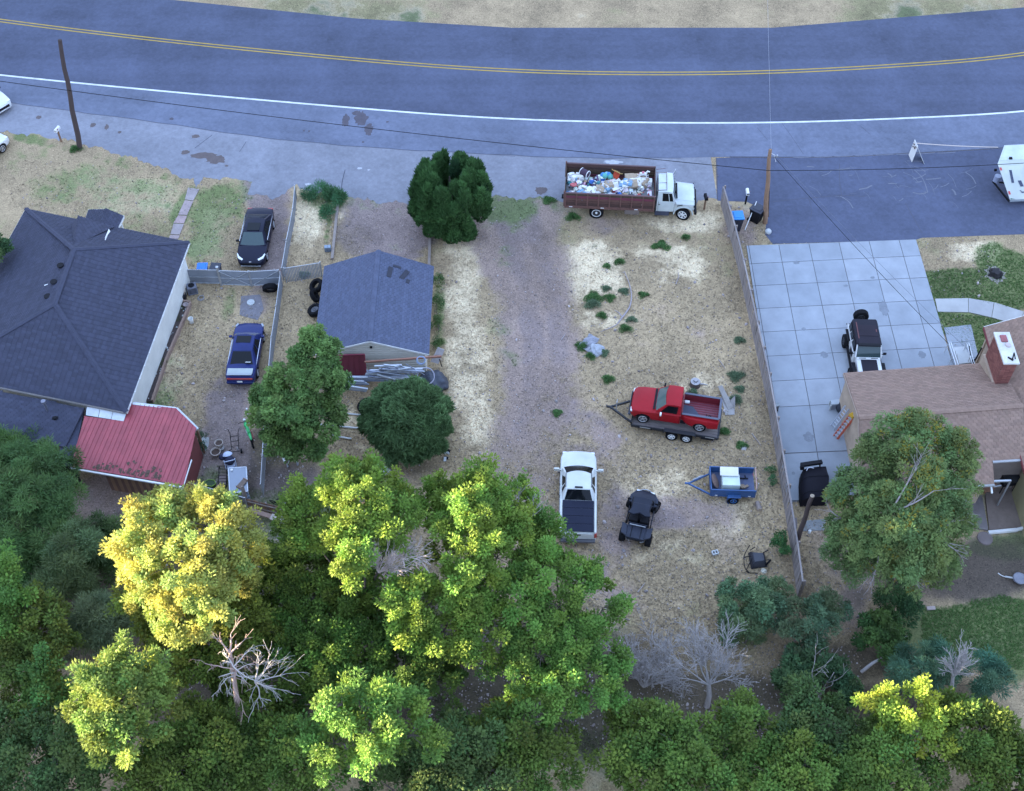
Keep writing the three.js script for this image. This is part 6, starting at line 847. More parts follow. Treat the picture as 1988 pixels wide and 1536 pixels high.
const mx = new THREE.Matrix4(), qt = new THREE.Quaternion(), qt2 = new THREE.Quaternion();
function scatter(parent, name, geo, items, m, kind) { // items: [position, normal, scale, r, g, b]
  const im = new THREE.InstancedMesh(geo, m, items.length);
  items.forEach((it, i) => { qt.setFromUnitVectors(Y, it[1]); qt2.setFromAxisAngle(it[1], rnd() * 6.283); qt2.multiply(qt); mx.compose(it[0], qt2, V(it[2], it[2], it[2])); im.setMatrixAt(i, mx); im.setColorAt(i, C(it[3], it[4], it[5])); });
  im.name = name; im.castShadow = im.receiveShadow = true; if (kind) im.userData.kind = kind; parent.add(im); return im;
}
function rdir() { const z = rr(-1, 1), a = rr(0, 6.283), s = Math.sqrt(1 - z * z); return V(s * Math.cos(a), z, s * Math.sin(a)); }
// lobes: [px, py, height of its middle, radius across, radius up]
function tree(name, label, cat, base, lobes, o = {}) {
  rnd = rng(o.seed || 1000 + base[0]);
  const B = G(...base), t = thing(name, label, cat, V(0, 0, 0), 0, o.group), ks = o.shoots ? 0.86 : 1, L = lobes.map(([x, y, h, r, ry]) => ({ c: G(x, y, h), r: r * ks, ry: (ry || r * 0.8) * ks }));
  const col = o.col || [0.07, 0.12, 0.03], rc = o.rc || 0.5, items = [], geo = o.geo || LG.broad, per = o.per || 40, dens = o.dens || 8.5, twigs = [], ls = o.ls || 1;
  const topH = Math.max(...L.map(l => l.c.y)), mean = L.reduce((s, l) => s.add(l.c), V()).multiplyScalar(1 / L.length), fork = B.clone().lerp(V(mean.x, 0, mean.z), 0.45).setY(Math.min(topH * 0.38, mean.y * 0.5));
  const tr = o.tr || 0.13, bm = o.bark || M.bark;
  part(t, 'trunk', limb([B.clone().setY(-0.1), B.clone().lerp(fork, 0.5).add(V(0.1, 0, 0.05)), fork], [tr * 1.5, tr * 1.1, tr * 0.95], 9), bm);
  L.forEach((l, li) => {
    const end = l.c.clone().add(V(0, l.ry * 0.3, 0)), mid = fork.clone().lerp(end, 0.5).add(V(rr(-0.3, 0.3), -0.25, rr(-0.3, 0.3)));
    part(t, 'limb', limb([fork, mid, end], [tr * 0.62, tr * 0.4, tr * 0.12], 6), bm);
    const n = Math.max(4, Math.round(dens * l.r * (l.r + l.ry) / 2 * (0.5 / rc) * (0.5 / rc)));
    for (let k = 0; k < n; k++) {
      const d = rdir(); if (d.y < -0.55) d.y *= -1; const f = rr(0.62, 1.04), p = V(l.c.x + d.x * l.r * f, l.c.y + d.y * l.ry * f, l.c.z + d.z * l.r * f);
      if (L.some((m, mi) => mi !== li && Math.hypot((p.x - m.c.x) / m.r, (p.y - m.c.y) / m.ry, (p.z - m.c.z) / m.r) < 0.62)) continue;
      const cr = rc * rr(0.65, 1.25), tone = rr(0.72, 1.28), hue = rr(-1, 1) * (o.hue ?? 0.18), out = d.clone();
      if (k % 2 === 0) twigs.push(limb([end, end.clone().lerp(p, 0.55).add(V(0, 0.1, 0)), p], [tr * 0.16, tr * 0.1, 0.008], 4));
      const m = Math.round(per * (cr / rc) * (cr / rc));
      for (let i = 0; i < m; i++) {
        const e = rdir(), rad = cr * (o.shoots ? 0.75 : 1) * Math.cbrt(rnd()), q = p.clone().addScaledVector(e, rad); if (o.shoots) { const st = (rnd() - 0.35) * cr * 1.9; q.addScaledVector(out, st); q.y += Math.abs(st) * 0.35; } q.y -= Math.abs(e.x * e.z) * cr * 0.3; if (q.y < 0.1) continue;
        const nn = e.multiplyScalar(0.7).addScaledVector(out, 0.5).add(V(rr(-0.4, 0.4), o.droop ? -0.3 : 0.45, rr(-0.4, 0.4))).normalize(), v = tone * rr(0.8, 1.2), yel = (o.yellow && rnd() < o.yellow(q)) ? 1 : 0;
        items.push([q, nn, ls * rr(0.75, 1.25), lerp(col[0] * (1 + hue), 0.26, yel) * v, lerp(col[1], 0.22, yel) * v, lerp(col[2] * (1 - hue * 0.5), 0.03, yel) * v]);
      }
    }
  });
  if (twigs.length) part(t, 'twigs', twigs, bm).userData.kind = 'stuff';
  scatter(t, 'crown', geo, items, leafM(o.rough ?? 0.85, o.trans ?? 0.4), 'stuff');
  return t;
}
function bare(t, name, p, dir, len, r, depth, m, o = {}) { // leafless branching wood; first forks are parts, the fine wood one mesh
  const fine = [];
  const grow = (a, d, L, R, k) => {
    const n = 5, pts = [a.clone()], rs = [R]; let q = a.clone(), dd = d.clone();
    for (let i = 1; i <= n; i++) { dd.add(V(rr(-1, 1), rr(-1, 1) + (o.up ?? 0.1) - (o.curl || 0) * (depth - k), rr(-1, 1)).multiplyScalar(o.wig ?? 0.16)).normalize(); q = q.clone().addScaledVector(dd, L / n); if (q.y < 0.05) q.y = 0.05; pts.push(q); rs.push(Math.max(0.008, lerp(R, R * 0.45, i / n))); }
    const g = limb(pts, rs, k > depth - 2 ? 6 : 4); if (k >= depth - 1 && !o.all) part(t, name, g, m); else fine.push(g);
    if (k > 0) { const c = o.kids || 4; for (let i = 0; i < c; i++) { const s = 1 + Math.floor(rnd() * n), e = dd.clone().add(rdir().multiplyScalar(o.spread ?? 0.75)).normalize(); grow(pts[Math.min(n, s)], e, L * rr(0.45, 0.75), Math.max(0.008, rs[Math.min(n, s)] * 0.6), k - 1); } }
  };
  grow(p, dir, len, r, depth); if (fine.length) part(t, 'twigs', fine, m).userData.kind = 'stuff';
}
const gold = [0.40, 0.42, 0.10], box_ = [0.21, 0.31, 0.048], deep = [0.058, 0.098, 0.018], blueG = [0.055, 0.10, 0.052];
// the row of tall trees along the creek
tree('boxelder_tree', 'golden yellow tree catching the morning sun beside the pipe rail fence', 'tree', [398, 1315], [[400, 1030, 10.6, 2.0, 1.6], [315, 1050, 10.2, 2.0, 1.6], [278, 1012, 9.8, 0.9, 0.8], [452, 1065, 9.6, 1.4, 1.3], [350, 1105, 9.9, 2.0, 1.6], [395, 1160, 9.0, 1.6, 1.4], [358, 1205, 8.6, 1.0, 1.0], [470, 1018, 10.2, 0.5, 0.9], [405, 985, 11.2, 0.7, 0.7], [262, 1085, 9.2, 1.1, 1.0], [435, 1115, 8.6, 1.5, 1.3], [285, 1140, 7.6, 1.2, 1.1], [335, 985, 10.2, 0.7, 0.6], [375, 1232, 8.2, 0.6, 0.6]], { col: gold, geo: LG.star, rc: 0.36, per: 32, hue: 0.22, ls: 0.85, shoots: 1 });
tree('boxelder_tree', 'green tree with sunlit upper boughs and bare twigs, left of the tallest creek tree', 'tree', [722, 1312], [[690, 990, 10.9, 1.9, 1.5], [645, 945, 10.7, 1.1, 1.0], [725, 948, 10.1, 1.3, 1.1], [620, 1005, 9.3, 1.5, 1.3], [665, 925, 10.3, 0.8, 0.7], [765, 1020, 10.7, 1.2, 1.0], [700, 1050, 10.5, 1.6, 1.2], [675, 1105, 10.7, 0.9, 0.9], [590, 975, 8.9, 0.9, 0.9], [690, 965, 11.7, 0.9, 0.8], [770, 985, 9.5, 1.1, 0.9], [600, 1045, 8.5, 1.0, 0.9]], { col: box_, geo: LG.star, rc: 0.36, per: 30, ls: 0.85, shoots: 1 });
tree('boxelder_tree', 'tallest creek tree with a bright sunlit streak down its crown, forked dark trunk below', 'tree', [893, 1320], [[930, 955, 10.8, 1.1, 1.1], [905, 1000, 11.0, 1.3, 1.3], [965, 985, 9.6, 1.5, 1.2], [865, 965, 8.8, 1.2, 1.0], [990, 1035, 8.8, 1.2, 1.1], [915, 1060, 10.4, 1.3, 1.2], [895, 1108, 10.0, 1.0, 0.9], [838, 975, 7.8, 1.1, 0.9], [940, 925, 9.6, 0.7, 0.7], [965, 1090, 8.4, 1.4, 1.1], [1000, 960, 8.0, 0.9, 0.8], [950, 1130, 8.2, 1.2, 1.0], [855, 1040, 8.2, 1.1, 1.0]], { col: box_, geo: LG.star, rc: 0.36, per: 30, ls: 0.85, shoots: 1 });
tree('boxelder_tree', 'lower green tree with a few sunlit tufts above the dark forked trunk', 'tree', [835, 1330], [[805, 1120, 9.3, 0.8, 0.7], [785, 1170, 9.0, 1.0, 0.9], [880, 1130, 9.0, 0.9, 0.8], [835, 1180, 8.0, 1.4, 1.1], [905, 1175, 8.0, 1.2, 1.0], [950, 1200, 7.2, 1.3, 1.0], [800, 1215, 7.8, 1.1, 0.9], [860, 1230, 7.0, 1.3, 1.0], [920, 1240, 6.4, 1.2, 0.9]], { col: box_, geo: LG.star, rc: 0.36, per: 30, ls: 0.85, shoots: 1 });
tree('boxelder_tree', 'broad green tree hanging over the tail of the white pickup', 'tree', [1085, 1395], [[1035, 1030, 7.6, 1.0, 0.9], [1072, 1066, 7.4, 1.1, 0.9], [1010, 1015, 7.8, 0.9, 0.8], [1060, 1110, 7.8, 1.5, 1.2], [1015, 1150, 7.8, 1.4, 1.1], [1140, 1140, 6.6, 1.3, 1.0], [1170, 1185, 6.2, 1.0, 0.8], [1085, 1185, 7.0, 1.5, 1.1], [1030, 1215, 6.8, 1.4, 1.1], [1120, 1230, 6.0, 1.3, 1.0], [1050, 1275, 6.0, 1.5, 1.1], [1120, 1300, 5.2, 1.3, 1.0], [1185, 1290, 4.6, 1.0, 0.8], [1000, 1310, 5.4, 1.3, 1.0], [1150, 1350, 4.8, 1.4, 1.0], [1070, 1350, 5.2, 1.4, 1.0]], { col: [0.165, 0.285, 0.05], geo: LG.star, rc: 0.36, per: 30, ls: 0.85, shoots: 1 });
for (const [lb, base, lobes, col] of [
  ['dark green bushy tree filling the gap beside the timber planks', [600, 1250], [[555, 1065, 5.2, 1.4, 1.1], [620, 1060, 5.8, 1.4, 1.1], [590, 1115, 5.4, 1.6, 1.2], [535, 1125, 4.8, 1.5, 1.1], [670, 1150, 5.6, 1.4, 1.1], [610, 1170, 5.0, 1.7, 1.2], [735, 1130, 6.0, 1.2, 1.0], [545, 1190, 4.4, 1.4, 1.0], [680, 1200, 4.8, 1.5, 1.1]], [0.137, 0.209, 0.033]],
  ['dark green creek tree under the sunlit ones, beside the dead curly tree', [650, 1370], [[600, 1230, 4.6, 1.5, 1.1], [660, 1225, 5.4, 1.3, 1.1], [640, 1270, 4.8, 1.6, 1.2], [705, 1265, 4.8, 1.5, 1.1], [590, 1300, 4.0, 1.5, 1.1], [670, 1320, 4.4, 1.5, 1.1], [735, 1230, 4.4, 1.2, 1.0], [550, 1260, 3.6, 1.3, 1.0]], [0.127, 0.218, 0.036]],
  ['dark green tree left of the forked trunk at the picture bottom', [790, 1400], [[770, 1250, 4.6, 1.3, 1.0], [830, 1275, 4.6, 1.4, 1.1], [785, 1300, 4.6, 1.5, 1.1], [850, 1330, 4.2, 1.3, 1.0], [750, 1320, 4.0, 1.2, 1.0]], [0.109, 0.191, 0.036]],
  ['olive green tree under the golden one, left of the property corner', [450, 1330], [[490, 1100, 6.6, 1.2, 1.1], [480, 1155, 6.4, 1.4, 1.2], [455, 1200, 6.2, 1.5, 1.2], [410, 1240, 5.6, 1.5, 1.1], [345, 1260, 5.0, 1.4, 1.1], [300, 1200, 5.0, 1.3, 1.1], [500, 1230, 5.0, 1.2, 1.0], [440, 1280, 4.6, 1.4, 1.0], [265, 1160, 5.4, 0.9, 0.9], [380, 1300, 4.2, 1.4, 1.0]], [0.173, 0.218, 0.033]],
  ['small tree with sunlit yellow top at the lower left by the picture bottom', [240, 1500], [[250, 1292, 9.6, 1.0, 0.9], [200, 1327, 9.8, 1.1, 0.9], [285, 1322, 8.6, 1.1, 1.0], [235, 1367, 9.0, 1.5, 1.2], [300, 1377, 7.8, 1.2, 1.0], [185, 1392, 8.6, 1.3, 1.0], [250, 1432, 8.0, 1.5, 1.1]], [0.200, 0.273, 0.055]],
  ['green tree top at the bottom edge, right of the dead curly tree', [700, 1500], [[665, 1373, 9.4, 0.9, 0.8], [700, 1378, 9.0, 1.2, 0.9], [760, 1373, 8.6, 1.1, 0.9], [720, 1428, 8.4, 1.5, 1.1], [800, 1433, 7.6, 1.3, 1.0], [650, 1448, 7.6, 1.3, 1.0]], [0.182, 0.300, 0.055]],
  ['bright green tree crown at the far left picture edge', [-10, 1290], [[-5, 1108, 6.6, 1.1, 1.0], [10, 1150, 6.4, 1.1, 1.0], [-30, 1180, 6.0, 1.4, 1.1], [0, 1210, 5.4, 1.2, 1.0]], [0.164, 0.291, 0.055]],
  ['olive green bushy tree at the lower left, below the grey willow', [70, 1400], [[60, 1195, 5.0, 1.4, 1.1], [105, 1225, 4.6, 1.2, 1.0], [35, 1245, 4.6, 1.5, 1.1], [90, 1270, 4.2, 1.4, 1.0], [20, 1310, 3.8, 1.5, 1.1], [110, 1310, 3.6, 1.0, 0.9], [60, 1360, 3.6, 1.6, 1.1]], [0.155, 0.200, 0.036]],
  ['narrow green young tree at the lower left bottom edge', [90, 1400], [[88, 1295, 4.8, 0.5, 0.9], [78, 1335, 4.2, 0.8, 0.9], [105, 1345, 4.0, 0.8, 0.8]], [0.146, 0.273, 0.064]],
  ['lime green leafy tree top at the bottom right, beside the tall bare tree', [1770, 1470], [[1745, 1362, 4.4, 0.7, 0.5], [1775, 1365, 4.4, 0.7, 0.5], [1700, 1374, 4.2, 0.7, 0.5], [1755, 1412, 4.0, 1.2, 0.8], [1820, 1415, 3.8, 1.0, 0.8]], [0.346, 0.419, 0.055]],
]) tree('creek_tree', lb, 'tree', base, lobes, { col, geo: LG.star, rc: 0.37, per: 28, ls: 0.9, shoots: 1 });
// below the picture's printed part the same trees go on
[[420, 1450, 5.5], [560, 1470, 5], [900, 1480, 5.5], [1010, 1440, 5], [1260, 1440, 3.4], [120, 1480, 5], [350, 1520, 5.5], [1450, 1440, 2.6], [1600, 1420, 2.8], [1900, 1440, 3.6], [1720, 1490, 3.4], [0, 1440, 4], [500, 1400, 3.8], [1330, 1510, 3.4], [820, 1530, 4.5], [1960, 1500, 3.4], [1560, 1510, 3]].forEach(([x, y, h], i) => tree('creek_tree', 'green tree of the thick row along the creek below the lot', 'tree', [x, y + h * 20], [[x, y - 20, h, 1.5, 1.1], [x - 55, y + 10, h * 0.9, 1.4, 1.0], [x + 55, y + 20, h * 0.85, 1.4, 1.0], [x, y + 55, h * 0.8, 1.5, 1.1], [x - 30, y - 55, h * 0.8, 1.1, 0.9]], { col: [[0.12, 0.18, 0.03], [0.145, 0.225, 0.04], [0.1, 0.16, 0.045]][i % 3], geo: LG.star, rc: 0.5, per: 30, group: 'trees along the creek below the lot', seed: 900 + i }));
// bluish green brush at the left
for (const [lb, base, lobes, col] of [
  ['big blurred willow like bush at the left edge below the dark low roof', [70, 1085], [[30, 885, 3.8, 1.4, 1.1], [95, 905, 3.9, 1.3, 1.1], [55, 955, 4.2, 1.8, 1.4], [125, 990, 3.6, 1.2, 1.1], [20, 1020, 3.8, 1.7, 1.3], [95, 1045, 3.2, 1.4, 1.1], [-20, 950, 4, 1.6, 1.2]], [0.102, 0.178, 0.051]],
  ['grey green willow bush left of the golden tree', [140, 1175], [[155, 1065, 3.6, 1.0, 1.0], [135, 1110, 3.2, 1.1, 1.0], [160, 1140, 2.4, 0.9, 0.9], [105, 1150, 2.6, 1.1, 0.9]], [0.143, 0.201, 0.076]],
  ['small dark green bush at the bare bank left of the golden tree', [215, 1115], [[200, 1050, 2.0, 0.9, 0.8], [225, 1085, 1.9, 1.0, 0.8], [190, 1100, 1.6, 0.8, 0.7]], [0.081, 0.128, 0.037]],
  ['greyish willow bush in the shadow under the golden tree', [190, 1285], [[190, 1200, 3.0, 1.2, 1.0], [165, 1240, 2.6, 1.1, 1.0], [215, 1230, 2.6, 1.2, 1.0], [230, 1185, 2.4, 1.0, 0.9]], [0.152, 0.192, 0.086]],
  ['dark green bush hugging the left edge beside the willow like bush', [10, 1110], [[5, 1060, 3.2, 1.2, 1.0], [50, 1090, 2.6, 1.1, 0.9], [70, 1130, 2.2, 1.1, 0.9]], [0.081, 0.146, 0.037]],
  ['dark shrub hugging the low roof edge at the left', [50, 890], [[60, 862, 2.0, 0.8, 0.6], [10, 862, 2.2, 0.9, 0.7]], [0.111, 0.201, 0.049]],
]) tree('willow_bush', lb, 'bush', base, lobes, { col, geo: LG.willow, rc: 0.45, per: 42, tr: 0.05, hue: 0.1, dens: 8, ls: 1.1 });
tree('creek_bush', 'leafy branch tips poking in at the left edge above the dark roof', 'bush', [-30, 560], [[0, 480, 4.2, 0.5, 0.4], [-10, 500, 4.4, 0.6, 0.5], [-40, 480, 4.6, 1.2, 1]], { col: [0.08, 0.15, 0.05], geo: LG.broad, rc: 0.35, per: 30, tr: 0.06 });
// the leafy tree in the lot, left of the garage corner
tree('elm_tree', 'leafy green tree standing by the slatted fence below the garage corner', 'tree', [585, 868], [[608, 655, 7.6, 0.55, 0.7], [618, 690, 7.0, 0.85, 0.8], [565, 738, 6.2, 1.1, 1.0], [622, 745, 6.2, 1.15, 1.0], [522, 765, 5.0, 0.9, 0.8], [560, 805, 5.4, 1.35, 1.1], [622, 815, 4.8, 1.15, 1.0], [512, 815, 3.8, 0.75, 0.8], [655, 750, 5.0, 0.5, 0.5], [595, 862, 3.2, 1.0, 0.7], [540, 860, 3.2, 0.9, 0.8], [588, 705, 6.6, 0.75, 0.7]], { col: [0.145, 0.24, 0.065], geo: LG.broad, rc: 0.42, per: 46, hue: 0.12 });
tree('elm_tree', 'big airy green tree with bare grey limbs between the brown house and the creek', 'tree', [1718, 1160], [[1795, 848, 8.0, 1.3, 1.1], [1735, 868, 8.0, 1.4, 1.2], [1840, 885, 7.2, 1.3, 1.1], [1690, 900, 7.2, 1.2, 1.1], [1765, 925, 8.2, 1.7, 1.3], [1850, 945, 6.4, 1.2, 1.0], [1680, 955, 6.6, 1.4, 1.1], [1640, 985, 5.6, 1.0, 0.9], [1740, 1000, 7.2, 1.7, 1.3], [1815, 1005, 6.6, 1.4, 1.1], [1858, 1035, 5.2, 0.9, 0.8], [1670, 1035, 5.6, 1.4, 1.1], [1635, 1055, 4.4, 1.0, 0.8], [1740, 1075, 5.6, 1.5, 1.1], [1810, 1075, 5.0, 1.3, 1.0], [1690, 1100, 4.2, 1.1, 0.8], [1765, 1125, 3.8, 1.0, 0.8], [1830, 1110, 3.6, 0.8, 0.7]], { col: [0.165, 0.235, 0.075], geo: LG.fine, rc: 0.42, per: 36, hue: 0.14, dens: 9, yellow: q => q.y > 8.2 && q.x > 18 ? 0.16 : 0.02 });
{ const t = scene.children.find(o => o.userData.label && o.userData.label.startsWith('big airy')), gm = mat(0.36, 0.31, 0.29, { map: 'grain' }); rnd = rng(61);
  for (const [a, h, b, h2] of [[[1735, 985], 8.2, [1775, 905], 9.6], [[1745, 990], 8.2, [1815, 955], 9.0], [[1640, 1012], 5.8, [1606, 990], 6.4], [[1820, 1035], 6.4, [1870, 1000], 6.8], [[1822, 1040], 6.0, [1856, 1075], 5.6], [[1705, 1080], 5.0, [1700, 1130], 4.4], [[1750, 1090], 5.4, [1782, 1120], 4.6], [[1712, 1040], 6.4, [1715, 1010], 7.2]]) { const p = G(...a, h), q = G(...b, h2), d = q.clone().sub(p); bare(t, 'bare_limb', p, d.clone().normalize(), d.length(), 0.05, 2, gm, { kids: 3, spread: 0.55, wig: 0.1 }); } }
// conifers
function plume(t, items, c, r, h, n, col) { for (let i = 0; i < n; i++) { const u = rnd(), y = u * h, w = r * Math.pow(1 - u, 0.6) * (u < 0.15 ? 0.7 + 2 * u : 1), a = rnd() * 6.283, k = Math.sqrt(rr(0.45, 1)), p = V(c.x + Math.cos(a) * w * k, c.y + y, c.z + Math.sin(a) * w * k), v = rr(0.7, 1.25) * (0.82 + 0.35 * u); items.push([p, V(Math.cos(a) * 0.35, 1, Math.sin(a) * 0.35).normalize(), rr(0.7, 1.15), col[0] * v, col[1] * v, col[2] * v]); } }
{ // upright juniper by the street
  rnd = rng(71); const B = G(878, 447), t = thing('upright_juniper', 'dark green upright conifer of many plumes at the street edge of the lot', 'conifer', V(0, 0, 0)), items = [];
  part(t, 'trunk', limb([B.clone().setY(-0.1), B.clone().setY(3), B.clone().setY(4.6)], [0.22, 0.14, 0.04], 8), M.bark);
  const Hh = 4.9, Rm = 2.3; for (let i = 0; i < 190; i++) { const y = Math.pow(rnd(), 0.85) * (Hh - 0.6) + 0.15, f = y / Hh, R = Rm * Math.sqrt(Math.max(0.12, 1 - Math.pow((f - 0.5) / 0.62, 2))), a = rnd() * 6.283, k = Math.sqrt(rr(0.25, 1)), c = V(B.x + Math.cos(a) * R * k * 1.06, y, B.z + Math.sin(a) * R * k), tone = rr(0.78, 1.25); plume(t, items, c, rr(0.3, 0.45), rr(0.6, 0.95), 120, [0.055 * tone, 0.125 * tone, 0.035 * tone]); }
  for (const [x, y, h] of [[938, 372, 3.4], [930, 352, 3.8], [884, 332, 4.6], [808, 390, 2.6], [803, 408, 1.6]]) plume(t, items, G(x, y, h).add(V(0, -0.5, 0)), 0.3, 1.1, 120, [0.02, 0.055, 0.02]);
  scatter(t, 'crown', LG.needle, items, leafM(0.9, 0.1), 'stuff');
}
{ // rounded juniper near the junk
  rnd = rng(72); const B = G(797, 868), t = thing('round_juniper', 'rounded dense dark green conifer beside the pipes behind the garage', 'conifer', V(0, 0, 0)), items = [];
  part(t, 'trunk', limb([B.clone().setY(-0.1), B.clone().setY(2), B.clone().setY(3.6)], [0.2, 0.14, 0.05], 8), M.bark);
  for (let i = 0; i < 330; i++) { const d = rdir(); if (d.y < -0.35) d.y *= -0.6; const k = rr(0.78, 1.02) * (1 + 0.13 * Math.sin(d.x * 5 + d.y * 3) * Math.cos(d.z * 6 + d.y * 4)), R = 2.1, p = V(B.x + d.x * R * k, 2.25 + d.y * 2.25 * k, B.z + d.z * R * k), tone = rr(0.72, 1.3); if (p.y < 0.2) continue; for (let j = 0; j < 46; j++) { const e = rdir(), q = p.clone().addScaledVector(e, 0.36 * Math.cbrt(rnd())), v = tone * rr(0.8, 1.2); items.push([q, d.clone().multiplyScalar(0.8).add(V(0, 0.75, 0)).addScaledVector(e, 0.5).normalize(), rr(0.7, 1.2), 0.095 * v, 0.165 * v, 0.06 * v]); } }
  scatter(t, 'crown', LG.tuft, items, leafM(0.9, 0.1), 'stuff');
}
// shrubs at the lower right, around the creek
for (const [lb, base, lobes, col, g] of [
  ['hazy green shrub left of the fence end at the lower right', [1445, 1250], [[1430, 1170, 1.6, 1.0, 0.8], [1470, 1180, 1.9, 1.2, 0.9], [1450, 1220, 1.4, 1.1, 0.8], [1500, 1150, 1.5, 0.9, 0.7]], [0.123, 0.196, 0.087], LG.fine],
  ['hazy green shrub just right of the fence end', [1570, 1260], [[1545, 1190, 1.8, 1.0, 0.8], [1580, 1210, 2.0, 1.1, 0.9], [1540, 1240, 1.6, 1.1, 0.8], [1610, 1180, 1.4, 0.9, 0.7]], [0.109, 0.167, 0.080], LG.fine],
  ['dark green creek shrub below the fence end', [1600, 1340], [[1570, 1285, 1.4, 1.0, 0.7], [1610, 1300, 1.4, 0.9, 0.6], [1540, 1310, 1.3, 0.9, 0.6], [1640, 1330, 1.2, 0.8, 0.5]], [0.072, 0.138, 0.051], LG.broad],
  ['dark green low creek shrub right of the fallen grey branch', [1710, 1300], [[1700, 1230, 1.2, 0.9, 0.7], [1740, 1220, 1.2, 0.8, 0.6], [1720, 1265, 1.1, 0.9, 0.6]], [0.065, 0.123, 0.029], LG.broad],
  ['deep green bush at the foot of the big airy tree', [1750, 1195], [[1750, 1150, 1.3, 0.8, 0.7], [1725, 1170, 1.1, 0.8, 0.6], [1760, 1180, 0.9, 0.7, 0.5]], [0.051, 0.109, 0.036], LG.fine],
  ['blue green shrub at the foot of the tall bare tree', [1810, 1345], [[1790, 1295, 1.8, 1.0, 0.8], [1830, 1285, 1.7, 0.9, 0.7], [1760, 1310, 1.5, 0.9, 0.7], [1900, 1310, 1.6, 1.0, 0.8], [1930, 1325, 1.5, 0.9, 0.7]], [0.087, 0.181, 0.102], LG.willow],
  ['green shrub against the fence by the upside down wheelbarrow', [1515, 1080], [[1512, 1045, 0.6, 0.36, 0.36], [1522, 1066, 0.6, 0.36, 0.36]], [0.072, 0.174, 0.051], LG.broad],
  ['narrow green shrub against the fence beside the blue trailer', [1497, 945], [[1496, 912, 0.4, 0.16, 0.3], [1500, 932, 0.4, 0.14, 0.3]], [0.072, 0.160, 0.058], LG.fine],
  ['green shrub growing along the garage east wall', [850, 640], [[850, 545, 0.6, 0.4, 0.45], [848, 590, 0.6, 0.4, 0.4], [846, 630, 0.6, 0.4, 0.45], [845, 665, 0.5, 0.35, 0.4]], [0.102, 0.167, 0.051], LG.fine],
  ['round green clump of weeds by the street beside the slatted fence', [635, 392], [[628, 372, 0.4, 0.75, 0.35], [645, 384, 0.4, 0.7, 0.35], [605, 384, 0.3, 0.55, 0.28], [640, 415, 0.25, 0.4, 0.22]], [0.065, 0.167, 0.065], LG.willow],
  ['small dark bush at the red porch corner near the concrete patch', [384, 875], [[383, 850, 0.8, 0.4, 0.5], [384, 870, 0.6, 0.4, 0.4]], [0.058, 0.109, 0.051], LG.fine],
]) tree('shrub', lb, 'shrub', base, lobes, { col, geo: g, rc: lobes[0][3] < 0.6 ? 0.17 : 0.34, per: lobes[0][3] < 0.6 ? 12 : 34, tr: 0.03, dens: 7, ls: lobes[0][3] < 0.6 ? 0.55 : 0.9 });
// bare trees
const bone = mat(0.44, 0.395, 0.37, { map: 'grain' }), boneRed = mat(0.42, 0.29, 0.24, { map: 'grain' });
{ rnd = rng(81); const t = thing('bare_tree', 'pale grey bare tree fanning up from the bottom edge, right of the green row', 'tree', V(0, 0, 0)), b = G(1372, 1372), p = G(1376, 1330, 1.3);
  part(t, 'trunk', limb([b, b.clone().lerp(p, 0.5).add(V(0.08, 0, 0)), p], [0.16, 0.13, 0.1], 8), bone);
  for (const [x, y, h] of [[1320, 1240, 2.9], [1405, 1228, 3.2], [1365, 1240, 3.3], [1435, 1270, 2.8], [1285, 1270, 2.4], [1425, 1245, 3.0], [1345, 1222, 2.9], [1290, 1300, 2.0], [1450, 1300, 2.2]]) { const q = G(x, y, h), d = q.clone().sub(p); bare(t, 'bare_limb', p, d.clone().normalize(), d.length() * 0.66, 0.04, 3, bone, { kids: 5, spread: 0.62, wig: 0.14 }); } }
{ rnd = rng(82); const t = thing('bare_tree', 'tangled bare grey brush against the right side of the green row', 'tree', V(0, 0, 0)), p = G(1250, 1335, 0.4); for (const [x, y, h] of [[1200, 1260, 2.0], [1250, 1240, 2.0], [1290, 1250, 1.9], [1220, 1290, 1.6], [1300, 1290, 1.6], [1185, 1240, 1.7], [1230, 1225, 1.6], [1320, 1265, 1.6], [1340, 1240, 1.5], [1270, 1215, 1.4], [1200, 1310, 1.4], [1330, 1310, 1.3]]) { const q = G(x, y, h), d = q.clone().sub(p); bare(t, 'bare_limb', p, d.clone().normalize(), d.length() * 0.62, 0.035, 3, bone, { kids: 5, spread: 0.85, wig: 0.26 }); } }
{ rnd = rng(83); const t = thing('bare_tree', 'dead tree with curly reddish bare branches lit by the sun at the bottom left', 'tree', V(0, 0, 0)), b = G(465, 1510), p = G(447, 1268, 9.4);
  part(t, 'trunk', limb([b, b.clone().lerp(p, 0.5).add(V(0.2, 0, 0)), p], [0.22, 0.15, 0.07], 8), boneRed);
  for (const [x, y, h, c] of [[424, 1245, 9.9, 0], [468, 1248, 9.8, 0], [440, 1232, 10.0, 0]]) { const q = G(x, y, h), d = q.clone().sub(p); bare(t, 'bare_limb', p, d.clone().normalize(), d.length(), 0.05, 2, boneRed, { kids: 3, spread: 0.6, wig: 0.2 }); }
  const p2 = G(455, 1300, 8.9); for (let i = 0; i < 11; i++) { const a = i / 11 * 6.283; bare(t, 'bare_limb', p2.clone().add(V(0, rr(-0.6, 0.4), 0)), V(Math.cos(a), 0.45, Math.sin(a)).normalize(), rr(0.75, 1.25), 0.028, 2, i % 3 ? M.barkPale : boneRed, { kids: 4, spread: 0.75, wig: 0.34, curl: 0.3, up: -0.42 }); }
  const p3 = G(495, 1325, 7.4); for (let i = 0; i < 6; i++) { const a = i / 6 * 3 - 1; bare(t, 'bare_limb', p3, V(Math.cos(a), 0.35, -Math.sin(a)).normalize(), rr(1, 1.6), 0.04, 2, bone, { kids: 4, spread: 0.6, wig: 0.2, curl: 0.2, up: -0.2 }); } }
